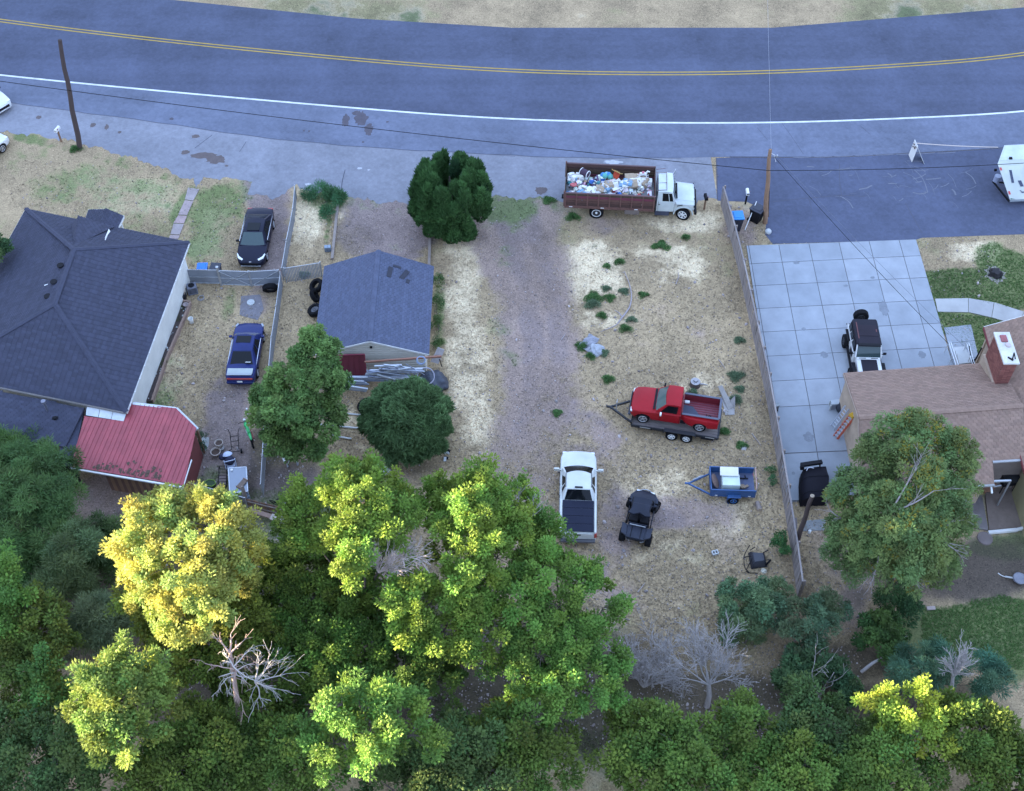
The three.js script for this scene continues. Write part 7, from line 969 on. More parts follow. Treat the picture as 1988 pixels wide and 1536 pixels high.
{ rnd = rng(84); const t = thing('bare_tree', 'tall pale bare tree with fine twigs at the lower right bottom edge', 'tree', V(0, 0, 0)), b = G(1840, 1420), p = G(1850, 1315, 3.4); part(t, 'trunk', limb([b, b.clone().lerp(p, 0.5), p], [0.14, 0.11, 0.08], 8), bone);
  for (const [x, y, h] of [[1870, 1250, 5.6], [1900, 1265, 5.2], [1885, 1290, 4.8], [1850, 1265, 5.2], [1865, 1240, 5.8], [1900, 1245, 5.4]]) { const q = G(x, y, h), d = q.clone().sub(p); bare(t, 'bare_limb', p, d.clone().normalize(), d.length() * 0.52, 0.055, 3, bone, { kids: 4, spread: 0.55, wig: 0.1 }); } }
{ rnd = rng(85); const t = thing('bare_tree', 'small bare grey sapling at the bottom edge below the fence end', 'tree', V(0, 0, 0)), p = G(1590, 1360, 0.2); for (const [x, y, h] of [[1580, 1290, 2.6], [1600, 1300, 2.4]]) { const q = G(x, y, h), d = q.clone().sub(p); bare(t, 'bare_limb', p, d.clone().normalize(), d.length() * 0.9, 0.05, 2, bone, { kids: 3, spread: 0.6 }); } }
{ const t = thing('fallen_branch', 'grey forked branch lying in the creek brush at the lower right', 'branch', V(0, 0, 0)); rnd = rng(86); const a = G(1672, 1305, 0.3), b = G(1712, 1278, 0.9); part(t, 'stem', limb([a, a.clone().lerp(b, 0.5).add(V(0, 0.2, 0)), b], [0.09, 0.08, 0.06], 7), bone); for (const [x, y] of [[1728, 1252], [1742, 1245], [1722, 1262]]) { const q = G(x, y, 1.3), d = q.clone().sub(b); bare(t, 'bare_limb', b, d.clone().normalize(), d.length(), 0.045, 1, bone, { kids: 2, spread: 0.5 }); } }
{ // bare twigs in the sunlit tree, where its boughs have died
  const t = scene.children.find(o => o.userData.label && o.userData.label.startsWith('green tree with sunlit upper')); rnd = rng(87); const pk = mat(0.5, 0.4, 0.37), p = G(735, 1112, 9.2); for (const [x, y, h] of [[815, 1055, 10.6], [800, 1080, 10.4], [790, 1045, 10.6], [735, 1050, 10.5], [725, 1080, 10.3], [770, 1100, 10.1], [750, 1065, 10.5], [810, 1070, 10.5], [785, 1095, 10.2]]) { const q = G(x, y, h), d = q.clone().sub(p); bare(t, 'bare_limb', p, d.clone().normalize(), d.length() * 0.75, 0.028, 3, pk, { kids: 4, spread: 0.6, wig: 0.14 }); }
  const u = scene.children.find(o => o.userData.label && o.userData.label.startsWith('broad green tree hanging')); for (const [a, h, b, h2] of [[[1005, 1005], 8.0, [1015, 955], 8.6], [[1010, 1015], 8.0, [1055, 990], 8.6]]) { const p2 = G(...a, h), q = G(...b, h2), d = q.clone().sub(p2); bare(u, 'bare_limb', p2, d.clone().normalize(), d.length(), 0.035, 2, bone, { kids: 4, spread: 0.6 }); } }
// ---------------------------------------------------------------- things standing and lying about
rnd = rng(500);
function tyreThing(label, p, r, w, lie, tilt, yaw, withRim, group) {
  const t = thing('tyre', label, 'tyre', p, yaw, group), g = new THREE.LatheGeometry([[r * 0.56, -w / 2 + 0.03], [r * 0.6, -w / 2], [r * 0.9, -w / 2], [r, -w * 0.32], [r, w * 0.32], [r * 0.9, w / 2], [r * 0.6, w / 2], [r * 0.56, w / 2 - 0.03], [r * 0.62, 0], [r * 0.56, -w / 2 + 0.03]].map(a => new THREE.Vector2(...a)), 26);
  const l = []; for (let i = 0; i < 26; i++) for (const s of [-1, 1]) l.push(box(r * 0.1, w * 0.34, 0.03, 0, s * w * 0.2, r + 0.004, 0, 0, s * 0.4).applyMatrix4(new THREE.Matrix4().makeRotationY(i / 26 * 6.283)));
  const put = q => { if (!lie) q.rotateZ(Math.PI / 2).rotateZ(tilt).translate(0, r * Math.cos(tilt) * 0.98, 0); else q.rotateZ(tilt).translate(0, w / 2 + r * Math.abs(Math.sin(tilt)), 0); return q; };
  part(t, 'casing', put(merge([g])), M.tyre); part(t, 'tread', put(merge(l)), M.tyre).userData.kind = 'stuff';
  if (withRim) part(t, 'rim', put(merge([cyl(r * 0.58, r * 0.58, w * 0.5, 0, 0, 0, 20), tf(new THREE.TorusGeometry(r * 0.2, 0.03, 6, 16), 0, w * 0.28, 0, Math.PI / 2), tf(new THREE.TorusGeometry(r * 0.2, 0.03, 6, 16), 0, -w * 0.28, 0, Math.PI / 2)])), mat(0.1, 0.1, 0.11, { metalness: 0.5, roughness: 0.5 }));
  return t;
}
tyreThing('big knobbly tyre with dark rim leaning on the grey gate', G(526, 568), 0.46, 0.34, false, 0.42, Math.PI / 2 + 0.15, true);
tyreThing('tyre lying tilted beside the garage, nearest the grey fence panel', G(616, 563), 0.46, 0.34, true, 0.5, 0.4, false);
tyreThing('tyre leaning on the garage west wall, just below the first one', G(612, 582), 0.4, 0.26, false, 0.5, 0.1, false);
tyreThing('tyre with grey rim lying at the garage west wall, above the leafy tree', G(613, 609), 0.46, 0.34, true, 0.3, 0.1, true);
tyreThing('big tyre lying on the grass left of the rounded dark conifer', G(712, 795), 0.52, 0.36, true, 0.35, -0.3, false);
tyreThing('tyre lying flat in the shade, left one of the pair below the rounded conifer', G(699, 908), 0.36, 0.24, true, 0.1, 0, false);
tyreThing('tyre lying flat, right one of the pair below the rounded conifer', G(711, 914), 0.38, 0.24, true, -0.1, 0.4, false);
function bin(label, p, yaw, lid, body) { const t = thing('wheelie_bin', label, 'bin', p, yaw); part(t, 'body', loft([[0, 0.22, 0.25], [0.9, 0.29, 0.33], [0.98, 0.30, 0.35]].map(([y, w, d]) => [V(-w, y, -d), V(w, y, -d), V(w, y, d), V(-w, y, d)].reverse())), body); part(t, 'lid', [rbox(0.66, 0.07, 0.76, 0.03, 0, 1.02, 0), rbox(0.4, 0.04, 0.5, 0.02, 0, 1.06, 0)], lid); for (const s of [-1, 1]) part(t, 'wheel', cyl(0.12, 0.12, 0.06, s * 0.24, 0.12, -0.3, 14, 0, 0, Math.PI / 2), M.black); part(t, 'handle', rod(V(-0.24, 0.98, -0.4), V(0.24, 0.98, -0.4), 0.02), M.black); return t; }
const blueLid = mat(0.02, 0.22, 0.55, { roughness: 0.5, map: 'soft' }), binDark = mat(0.025, 0.028, 0.045, { roughness: 0.55, map: 'soft' });
bin('blue wheelie bin behind the low grey fence panel', G(398, 541), 0.05, mat(0.02, 0.17, 0.58, { roughness: 0.5 }), mat(0.02, 0.14, 0.5));
bin('dark grey wheelie bin beside the blue one behind the grey fence panel', G(423, 541), -0.1, binDark, binDark);
{ const b = bin('dark recycling bin with bright blue lid beside the board fence end', G(1427, 444), 0.05, blueLid, binDark); b.scale.set(1.25, 1.15, 1.1); }
{ const b = bin('black rubbish bin with bulging lid beside the tan utility pole', G(1467, 428), 0.9, binDark, M.black); b.scale.set(1.25, 1.05, 1.15); }
function mailbox(label, p, h, yaw, m, pm) { const t = thing('mailbox', label, 'mailbox', p, yaw); part(t, 'post', box(0.1, h, 0.1, 0, h / 2, 0), pm); part(t, 'box', [box(0.2, 0.14, 0.5, 0, h + 0.07, 0), cyl(0.1, 0.1, 0.5, 0, h + 0.14, 0, 14, Math.PI / 2)], m); part(t, 'flag', box(0.015, 0.14, 0.06, 0.115, h + 0.2, 0.1), M.red); part(t, 'door', box(0.2, 0.2, 0.012, 0, h + 0.11, -0.256), m); return t; }
mailbox('white mailbox on a brown post at the left lawn edge', G(119, 275), 0.98, -0.3, M.white, M.woodBrown);
mailbox('white mailbox on a dark post behind the blue lidded bin', G(1447, 396), 0.95, 0, M.white, M.black);
mailbox('dark mailbox on a brown post just ahead of the junk truck', G(1367, 406), 0.95, 0.1, M.black, M.woodBrown);
solo('marker_rod', 'thin white marker rod leaning beside the tan utility pole', 'rod', rod(G(1446, 447, 0.02), G(1469, 391, 1.3), 0.03), M.white);
solo('rock', 'small pale rock at the apron edge below the tan pole', 'rock', tf(new THREE.IcosahedronGeometry(0.22, 1), 0, 0.1, 0, 1, 2, 0), M.concrete, G(1491, 452));
{ const t = thing('meter_box', 'grey utility box standing in the weeds beside the garage edging', 'box', G(637, 487), 0.1); part(t, 'case', rbox(0.42, 0.36, 0.3, 0.03, 0, 0.2, 0), mat(0.15, 0.18, 0.22, { metalness: 0.3 })); for (const x of [-0.1, 0.1]) part(t, 'lid', box(0.18, 0.02, 0.26, x, 0.39, 0), mat(0.22, 0.27, 0.32)); }
// by the dark roofed house
{ const t = thing('raised_bed', 'long raised planter with timber edging along the white house wall', 'planter', V(0, 0, 0)), o = [[347, 588], [371, 592], [362, 614], [325, 700], [297, 783], [276, 782]], P = o.map(q => G(...q)), wp = mat(0.36, 0.25, 0.2, { map: 'wood' }); part(t, 'soil', sheet(P.slice().reverse(), 0.2, 0.2), mat(0.085, 0.062, 0.056, { map: 'grain', bump: 0.03 })); for (let i = 0; i < 4; i++) part(t, 'edging_board', beam(P[i].clone().setY(0.16), P[i + 1].clone().setY(0.16), 0.12, 0.32), wp); const q = rng(4), l = []; for (let i = 0; i < 26; i++) { const a = q(), b = 0.15 + q() * 0.7, p = P[0].clone().lerp(P[5], a).lerp(P[1].clone().lerp(P[4], a), b); l.push(tf(new THREE.IcosahedronGeometry(0.03 + q() * 0.06, 0), p.x, 0.22, p.z)); } part(t, 'pebbles', l, M.concrete).userData.kind = 'stuff'; for (const [x, y] of [[344, 618], [318, 705], [352, 596]]) { const p = G(x, y, 0.2); scatter(t, 'sprouts', LG.lawn, Array.from({ length: 14 }, () => [p.clone().add(V(rr(-0.2, 0.2), 0, rr(-0.25, 0.25))), Y, rr(1, 1.8), 0.12, 0.14, 0.06]), leafM(0.9, 0.2), 'stuff'); } }
{ const t = thing('bucket', 'white plastic bucket standing by the planter corner', 'bucket', G(372, 627)); part(t, 'pail', new THREE.LatheGeometry([[0.001, 0.02], [0.13, 0.02], [0.16, 0.4], [0.145, 0.4], [0.12, 0.05], [0.001, 0.05]].map(a => new THREE.Vector2(...a)), 20), M.white); part(t, 'rim', tf(new THREE.TorusGeometry(0.155, 0.014, 6, 20), 0, 0.4, 0, Math.PI / 2), M.white); part(t, 'bail', pipe([V(-0.155, 0.38, 0), V(0, 0.3, 0.17), V(0.155, 0.38, 0)], 0.008), M.galv); }
{ const t = thing('condenser_unit', 'grey box shaped cooling unit at the white house corner', 'unit', G(375, 568), 0.3); part(t, 'case', rbox(0.6, 0.62, 0.5, 0.03, 0, 0.33, 0), mat(0.17, 0.18, 0.22, { map: 'soft' })); part(t, 'top_grille', cyl(0.2, 0.2, 0.02, 0, 0.65, 0, 16), M.black); part(t, 'vent_slats', [0, 1, 2, 3].map(i => box(0.5, 0.03, 0.01, 0, 0.2 + i * 0.1, 0.255)), M.black).userData.kind = 'stuff'; }
{ const t = thing('garden_barrow', 'black clutter with tools leaning on the white house wall', 'tools', G(357, 582), 0); part(t, 'tub', rbox(0.35, 0.5, 0.5, 0.08, 0, 0.3, 0), M.black); part(t, 'handle', rod(V(0.1, 0.2, 0.2), V(0.25, 1.1, -0.3), 0.02), M.woodPale); part(t, 'handle', rod(V(-0.1, 0.2, 0.3), V(-0.05, 1.2, -0.1), 0.018), M.woodBrown); }
solo('hose_coil', 'grey coil of garden hose beside the cooling unit', 'hose', [0, 1, 2].map(i => tf(new THREE.TorusGeometry(0.2 - 0.02 * i, 0.025, 6, 20), 0.02 * i, 0.03 + 0.045 * i, 0, Math.PI / 2)), mat(0.3, 0.28, 0.27), G(390, 580));
solo('stone_urn', 'small stone urn in the planter corner', 'urn', new THREE.LatheGeometry([[0.08, 0], [0.1, 0.05], [0.06, 0.12], [0.15, 0.3], [0.18, 0.34], [0.13, 0.32], [0.001, 0.25]].map(a => new THREE.Vector2(...a)), 16), mat(0.35, 0.28, 0.27, { map: 'grain' }), G(362, 598, 0.2));
solo('drain_cover', 'round pale concrete cover in the gravel drive', 'cover', [cyl(0.24, 0.25, 0.08, 0, 0.04, 0, 20), cyl(0.1, 0.1, 0.02, 0, 0.085, 0, 12)], M.concrete, G(487, 588));
struct('drive_patch', sheet(GP([[468, 575], [505, 572], [512, 600], [500, 622], [465, 612]].reverse()), 0.012), mat(0.21, 0.19, 0.2, { map: 'grain' }), 'worn greyish gravel patch of the left drive'); struct('concrete_patch', sheet(GP([[392, 848], [406, 850], [405, 865], [397, 880], [389, 872]].reverse()), 0.03, 0.03), mat(0.36, 0.37, 0.36, { map: 'worn' }), 'pale concrete patch by the red porch corner');
function pot(label, p, r, h, m) { const t = thing('planter_pot', label, 'pot', p); part(t, 'pot', new THREE.LatheGeometry([[0.001, 0.02], [r * 0.7, 0.02], [r, h], [r * 0.84, h], [r * 0.8, h - 0.08]].map(a => new THREE.Vector2(...a)), 22), m); part(t, 'rim', tf(new THREE.TorusGeometry(r * 0.93, r * 0.1, 6, 24), 0, h, 0, Math.PI / 2), m); part(t, 'soil', cyl(r * 0.82, r * 0.82, 0.02, 0, h - 0.08, 0, 20), mat(0.09, 0.055, 0.04, { map: 'grain' })); return t; }
const potM = mat(0.5, 0.43, 0.38, { map: 'worn' });
pot('round pale pot with dark soil, upper one of the two by the red porch', G(427, 868, 0.1), 0.24, 0.42, potM); pot('low round pale pot with dark soil, lower one of the two by the red porch', G(420, 883), 0.29, 0.3, potM);
solo('upturned_pot', 'small grey pot under the upper pale pot', 'pot', cyl(0.2, 0.16, 0.2, 0, 0.1, 0, 18), mat(0.33, 0.31, 0.31, { map: 'worn' }), G(430, 873));
{ const t = thing('hand_truck', 'dark two wheeled hand truck lying on the gravel right of the pots', 'hand truck', G(458, 868), 0.15); for (const x of [-0.2, 0.2]) { part(t, 'rail', rod(V(x, 0.25, 0.35), V(x * 1.1, 0.6, -0.55), 0.022), M.black); part(t, 'wheel', cyl(0.13, 0.13, 0.08, x * 1.6, 0.13, 0.42, 14, 0, 0, Math.PI / 2), M.black); part(t, 'handle', rod(V(x * 1.1, 0.6, -0.55), V(x * 1.6, 0.75, -0.75), 0.022), M.black); } for (const k of [0.2, 0.5, 0.8]) part(t, 'crossbar', rod(V(-0.2, 0.25 + k * 0.35, 0.35 - k * 0.9), V(0.2, 0.25 + k * 0.35, 0.35 - k * 0.9), 0.016), M.black); part(t, 'axle', rod(V(-0.34, 0.13, 0.42), V(0.34, 0.13, 0.42), 0.02), M.black); }
{ const t = thing('push_stroller', 'dark hooded stroller with white tubing above the glass table', 'stroller', G(449, 905), 0.3), wt = mat(0.5, 0.55, 0.68, { map: 'soft' }), nb = mat(0.02, 0.022, 0.05, { map: 'soft' }); part(t, 'seat', tf(new THREE.SphereGeometry(0.28, 16, 10), 0, 0.55, 0), nb); part(t, 'hood', tf(new THREE.SphereGeometry(0.34, 16, 8, 0, Math.PI * 2, 0, 1.0), -0.05, 0.55, -0.22, -0.5), wt); part(t, 'hood', tf(new THREE.SphereGeometry(0.2, 12, 8), -0.35, 0.6, -0.3), nb); for (const s of [-1, 1]) { part(t, 'frame_tube', pipe([V(s * 0.28, 0.1, -0.3), V(s * 0.3, 0.6, 0), V(s * 0.27, 0.95, 0.35)], 0.025), wt); part(t, 'frame_tube', rod(V(s * 0.28, 0.15, 0.4), V(s * 0.3, 0.7, 0.05), 0.022), wt); for (const z of [-0.32, 0.42]) part(t, 'wheel', cyl(0.12, 0.12, 0.06, s * 0.28, 0.12, z, 14, 0, 0, Math.PI / 2), M.black); } part(t, 'push_bar', rod(V(-0.27, 0.95, 0.35), V(0.27, 0.95, 0.35), 0.025), wt); part(t, 'basket', rbox(0.45, 0.14, 0.5, 0.04, 0, 0.25, 0.05), wt); }
{ const p = [[443, 909], [478, 907], [481, 954], [446, 958]].map(q => G(...q, 0.74)), t = thing('glass_table', 'rectangular glass topped patio table with white frame by the pipe rail fence', 'table', V(0, 0, 0)), fm = mat(0.55, 0.58, 0.62, { roughness: 0.4 }); part(t, 'table_top', sheet(p.slice().reverse(), 0.75, 0.012), mat(0.19, 0.22, 0.27, { roughness: 0.12, phys: { clearcoat: 1 } })); for (let i = 0; i < 4; i++) { part(t, 'frame', beam(p[i], p[(i + 1) % 4], 0.05, 0.05), fm); part(t, 'leg', rod(p[i], p[i].clone().setY(0), 0.025), fm); }
  const b = thing('old_suitcase', 'worn brown wooden tray lying askew on the glass table', 'tray', G(470, 940, 0.76), -0.55); part(b, 'tray', rbox(0.3, 0.07, 0.62, 0.02, 0, 0.04, 0), mat(0.2, 0.15, 0.12, { map: 'wood' })); part(b, 'edge', [box(0.32, 0.1, 0.03, 0, 0.06, 0.31), box(0.32, 0.1, 0.03, 0, 0.06, -0.31)], M.woodBrown); solo('glass_bowl', 'small whitish dish at the upper corner of the glass table', 'dish', cyl(0.07, 0.05, 0.05, 0, 0.025, 0, 14), M.white, G(450, 913, 0.76)); }
{ const t = thing('wire_rack', 'long dark metal rack frame lying left of the glass table', 'rack', V(0, 0, 0)), p = [[425, 905], [440, 905], [439, 941], [424, 942]].map(q => G(...q, 0.3)); for (let i = 0; i < 4; i++) { part(t, 'frame', rod(p[i], p[(i + 1) % 4], 0.02), M.black); part(t, 'leg', rod(p[i], p[i].clone().setY(0), 0.02), M.black); } for (let k = 1; k < 6; k++) part(t, 'bar', rod(p[0].clone().lerp(p[3], k / 6), p[1].clone().lerp(p[2], k / 6), 0.01), M.black); part(t, 'shelf', sheet([p[0].clone().lerp(p[3], 0.45), p[1].clone().lerp(p[2], 0.45), p[2], p[3]].map(q => q.clone()).reverse(), 0.28, 0.02), mat(0.2, 0.15, 0.14, { map: 'wood' })); }
{ const t = thing('garden_trug', 'green plastic tub with lime rim on the gravel by the pipe rail', 'tub', G(410, 944), -0.2), gm = mat(0.16, 0.27, 0.03, { roughness: 0.5 }), hex = a => [0, 1, 2, 3, 4, 5].map(i => V(Math.cos(i * 1.047) * a, 0, Math.sin(i * 1.047) * a * 0.72)); part(t, 'tub', loft([hex(0.24).map(v => v.setY(0.02)), hex(0.33).map(v => v.setY(0.3))]), mat(0.04, 0.07, 0.03)); const r = hex(0.33).map(v => v.setY(0.32)); part(t, 'rim', r.map((v, i) => rod(v, r[(i + 1) % 6], 0.025)), gm); }
solo('feed_sack', 'pinkish sack slumped against the pipe rail fence', 'sack', tf(new THREE.SphereGeometry(0.28, 14, 10).scale(0.9, 0.8, 1.2), 0, 0.2, 0, 0.4, 0.3, 0), mat(0.24, 0.1, 0.14, { map: 'grain' }), G(429, 955)); solo('feed_sack', 'dark maroon sack beside the pinkish one under the rail', 'sack', tf(new THREE.SphereGeometry(0.22, 14, 10).scale(1.1, 0.7, 1), 0, 0.15, 0), mat(0.12, 0.035, 0.05, { map: 'grain' }), G(440, 960));
solo('metal_drum', 'blue grey metal tin below the glass table corner', 'tin', [cyl(0.2, 0.2, 0.5, 0, 0.25, 0, 18), tf(new THREE.TorusGeometry(0.2, 0.015, 6, 20), 0, 0.5, 0, Math.PI / 2)], mat(0.2, 0.24, 0.3, { map: 'worn' }), G(479, 972));
{ // dirt bike
  const t = placed('dirt_bike', 'dirt bike with green rear mudguard leaning by the leafy tree', 'motorcycle', G(478, 828, 0.4), G(489, 860, 0.3)), gm = mat(0.03, 0.38, 0.1, { roughness: 0.4 }); for (const x of [-0.62, 0.68]) { part(t, 'tyre', tf(new THREE.TorusGeometry(0.29, 0.05, 8, 24), x, 0.33, 0), M.tyre); part(t, 'rim', [tf(new THREE.TorusGeometry(0.23, 0.015, 6, 24), x, 0.33, 0), ...[0, 1, 2, 3, 4, 5].map(i => rod(V(x, 0.33, 0), V(x + Math.cos(i * 1.05) * 0.23, 0.33 + Math.sin(i * 1.05) * 0.23, 0), 0.006, 4))], M.galv); } part(t, 'rear_mudguard', limb([V(-0.05, 0.86, 0), V(-0.45, 0.84, 0), V(-0.85, 0.92, 0)], [0.1, 0.09, 0.04], 8), gm); part(t, 'seat', limb([V(0.3, 0.86, 0), V(-0.35, 0.9, 0)], [0.09, 0.1], 8), mat(0.04, 0.3, 0.09)); part(t, 'fuel_tank', tf(new THREE.SphereGeometry(0.17, 12, 8).scale(1.3, 0.8, 0.8), 0.3, 0.88, 0), gm); part(t, 'engine', rbox(0.34, 0.32, 0.24, 0.05, 0.05, 0.5, 0), M.galv); for (const z of [-0.07, 0.07]) part(t, 'fork', rod(V(0.68, 0.33, z), V(0.45, 1.02, z), 0.02), M.galv); part(t, 'handlebar', pipe([V(0.38, 1.1, -0.4), V(0.45, 1.04, -0.1), V(0.45, 1.04, 0.1), V(0.38, 1.1, 0.4)], 0.018), M.black); part(t, 'front_plate', box(0.03, 0.2, 0.2, 0.55, 0.98, 0), M.white); part(t, 'front_mudguard', limb([V(0.45, 0.74, 0), V(0.75, 0.72, 0), V(0.98, 0.66, 0)], [0.06, 0.07, 0.03], 6), M.white); part(t, 'frame', [rod(V(0.45, 0.9, 0), V(0.1, 0.35, 0), 0.025), rod(V(0.1, 0.35, 0), V(-0.62, 0.33, 0.1), 0.025), rod(V(0.1, 0.75, 0), V(-0.62, 0.33, 0.1), 0.022)], M.black); part(t, 'exhaust', pipe([V(0.2, 0.5, 0.12), V(-0.2, 0.55, 0.16), V(-0.65, 0.7, 0.16)], 0.04), mat(0.3, 0.1, 0.08, { metalness: 0.4 })); t.rotation.x = 0; }
solo('white_pole', 'short white pole standing in the foliage above the dirt bike', 'pole', rod(V(0, 0, 0), V(0.05, 0.9, 0), 0.04), M.white, G(482, 812));
{ const t = thing('toy_tricycle', 'red and white wheeled toy lying under the leafy tree', 'toy', G(563, 893), 0.4); part(t, 'hoop', tf(new THREE.TorusGeometry(0.3, 0.06, 8, 20, 4), 0, 0.3, 0, 0.5, 0.4), mat(0.38, 0.05, 0.03)); part(t, 'seat', rbox(0.3, 0.08, 0.3, 0.03, -0.25, 0.35, 0.1), M.white); part(t, 'tube', pipe([V(-0.2, 0.1, 0.3), V(0.1, 0.35, 0.1), V(0.3, 0.15, 0.45)], 0.025), M.white); for (const [x, z] of [[-0.25, 0.4], [0.3, 0.5]]) part(t, 'wheel', cyl(0.12, 0.12, 0.06, x, 0.12, z, 14, 0, 0, 1.4), mat(0.3, 0.3, 0.32)); part(t, 'fringe', limb([V(0.1, 0.5, -0.2), V(0.3, 0.45, -0.1)], [0.12, 0.05], 6), mat(0.36, 0.07, 0.03)); }
{ const t = thing('folded_bicycle', 'dark bicycle lying against the low fence right of the glass table', 'bicycle', G(548, 987), -0.4); for (const x of [-0.45, 0.45]) part(t, 'wheel', tf(new THREE.TorusGeometry(0.28, 0.025, 6, 22), x, 0.3, 0, 0.3), M.tyre); part(t, 'frame', [rod(V(-0.45, 0.3, 0), V(0, 0.65, 0), 0.02), rod(V(0, 0.65, 0), V(0.45, 0.3, 0), 0.02), rod(V(-0.45, 0.3, 0), V(0.05, 0.28, 0), 0.02)], M.black); part(t, 'saddle', rbox(0.25, 0.06, 0.12, 0.03, -0.1, 0.75, 0), M.black); part(t, 'handlebar', rod(V(0.35, 0.8, -0.25), V(0.35, 0.8, 0.25), 0.015), M.galv); }
// behind the garage: panel, poles, pipes, hoop, tarp, boards
{ const a = Gz(651, 690, -46.95), b = Gz(708, 688, -46.95), c = Gz(712, 731, -46.3), d = Gz(655, 731, -46.3), t = thing('scrap_sheet_metal', 'dark red metal panel leaning on the garage end wall', 'panel', V(0, 0, 0)), rm = mat(0.115, 0.012, 0.022, { roughness: 0.55, map: 'worn' }); part(t, 'sheet', poly3([a, b, c, d], 0.03), rm); part(t, 'rim', [rod(a, b, 0.05), rod(b, c, 0.025)], mat(0.17, 0.02, 0.04, { roughness: 0.5 })); for (let k = 1; k < 5; k++) part(t, 'rib', rod(a.clone().lerp(b, k / 5).add(V(0, 0.02, 0.03)), d.clone().lerp(c, k / 5).add(V(0, 0.02, 0.03)), 0.015), rm); }
solo('dark_pole', 'thin dark pole leaning on the garage corner beside the red panel', 'pole', rod(Gz(643, 678, -46.9), Gz(652, 724, -46.2), 0.03), M.black); solo('timber_beam', 'long reddish timber beam lying across the pipe pile to the tarp', 'beam', beam(Gz(708, 703, -46.6), Gz(857, 692, -46.6), 0.09, 0.12), mat(0.33, 0.16, 0.11, { map: 'wood' }));
{ const pm = [mat(0.42, 0.46, 0.55, { metalness: 0.4, roughness: 0.45, map: 'worn' }), mat(0.62, 0.66, 0.72, { metalness: 0.2, roughness: 0.4, map: 'worn' }), mat(0.3, 0.34, 0.44, { metalness: 0.4, roughness: 0.5, map: 'worn' })], q = rng(41), lab = 'bluish grey metal pipe in the pile behind the garage', grp = 'pipes piled behind the garage';
  const P = (a, h, b, h2, r, m) => { const A = Gz(...a, -46.75 + h * 0.8), B = Gz(...b, -46.75 + h2 * 0.8), g = limb([A, A.clone().lerp(B, 0.5), B], [r, r, r], 8); const o = solo('metal_pipe', lab, 'pipe', g, m, V(0, 0, 0), 0, grp); };
  for (let i = 0; i < 26; i++) { const y = 710 + q() * 26, x0 = 708 + q() * 40, x1 = 770 + q() * 55, sl = (q() - 0.5) * 14; P([x0, y + sl], 0.5 + q() * 0.45, [x1, y - sl], 0.5 + q() * 0.45, 0.035 + q() * 0.035, pm[i % 3]); }
  for (let i = 0; i < 6; i++) P([632 + i * 8, 731 + i * 1.6], 0.7 + 0.1 * (i % 2), [800 + i * 4, 731 + i * 1.8], 0.7 + 0.1 * (i % 2), 0.05, pm[i % 3]); for (let i = 0; i < 6; i++) P([650 + i * 5, 740 + i * 1.6], 1.2, [706 + i * 2, 740 + i * 1.2], 1.2, 0.045, pm[(i + 1) % 3]);
  for (let i = 0; i < 4; i++) P([652 + i * 2, 746 + i * 2.4], 1.7, [714 - i, 755 + i * 1.5], 1.7, 0.06, pm[1 - (i % 2)]);
  for (let i = 0; i < 5; i++) P([740 + i * 12, 715 - i * 2], 0.9, [768 + i * 14, 732 - i], 0.5, 0.03, pm[2]); }
{ const rg = (l, m, r, p, rx) => solo('wire_hoop', l, 'hoop', [tf(new THREE.TorusGeometry(r, 0.03, 6, 36), 0, 0, 0, rx, 0, 0), tf(new THREE.TorusGeometry(r * 0.97, 0.025, 6, 36), 0.03, 0.05, 0, rx, 0, 0)], m, p); rg('large pale hoop leaning at the right end of the pipe pile', mat(0.5, 0.5, 0.6, { map: 'worn' }), 0.5, Gz(826, 731, -46.0), -0.7); rg('small bluish hoop hanging above the dark tarp', mat(0.3, 0.38, 0.55), 0.24, Gz(817, 700, -46.2), -0.4); }
{ const g = new THREE.SphereGeometry(1.05, 26, 16), p = g.attributes.position; for (let i = 0; i < p.count; i++) { const x = p.getX(i), y = p.getY(i), z = p.getZ(i), k = 1 + 0.14 * Math.sin(x * 9 + z * 5) * Math.cos(z * 8 - y * 4); p.setXYZ(i, x * 0.85 * k, Math.max(-0.1, y) * 0.75 * k, z * 0.75 * k); } g.computeVertexNormals(); solo('dark_tarp', 'dark blue grey tarp heaped at the garage corner', 'tarp', g, mat(0.05, 0.06, 0.085, { roughness: 0.5, map: 'worn' }), G(841, 745, 0.1)); }
solo('weathered_board', 'pale weathered board leaning at the garage corner behind the tarp', 'board', poly3([Gz(850, 674, -47), Gz(863, 680, -46.9), Gz(851, 707, -46.6), Gz(836, 702, -46.7)], 0.03), mat(0.44, 0.4, 0.39, { map: 'grain' })); solo('dark_pole', 'thin dark rod leaning right of the pale weathered board', 'pole', rod(Gz(853, 697, -46.5), Gz(858, 712, -46.3), 0.03), M.black);
for (const [l, a, b] of [['white pipe lying on the grass, upper of the two left of the rounded conifer', [620, 799], [705, 806]], ['white pipe lying on the grass, lower of the two left of the rounded conifer', [617, 824], [701, 832]], ['short white pipe in the grass above the shady ground', [645, 846], [682, 852]]]) solo('white_pipe', l, 'pipe', limb([G(...a, 0.09), G((a[0] + b[0]) / 2, (a[1] + b[1]) / 2, 0.1), G(...b, 0.09)], [0.055, 0.055, 0.055], 8), mat(0.62, 0.63, 0.62, { roughness: 0.4, map: 'worn' }));
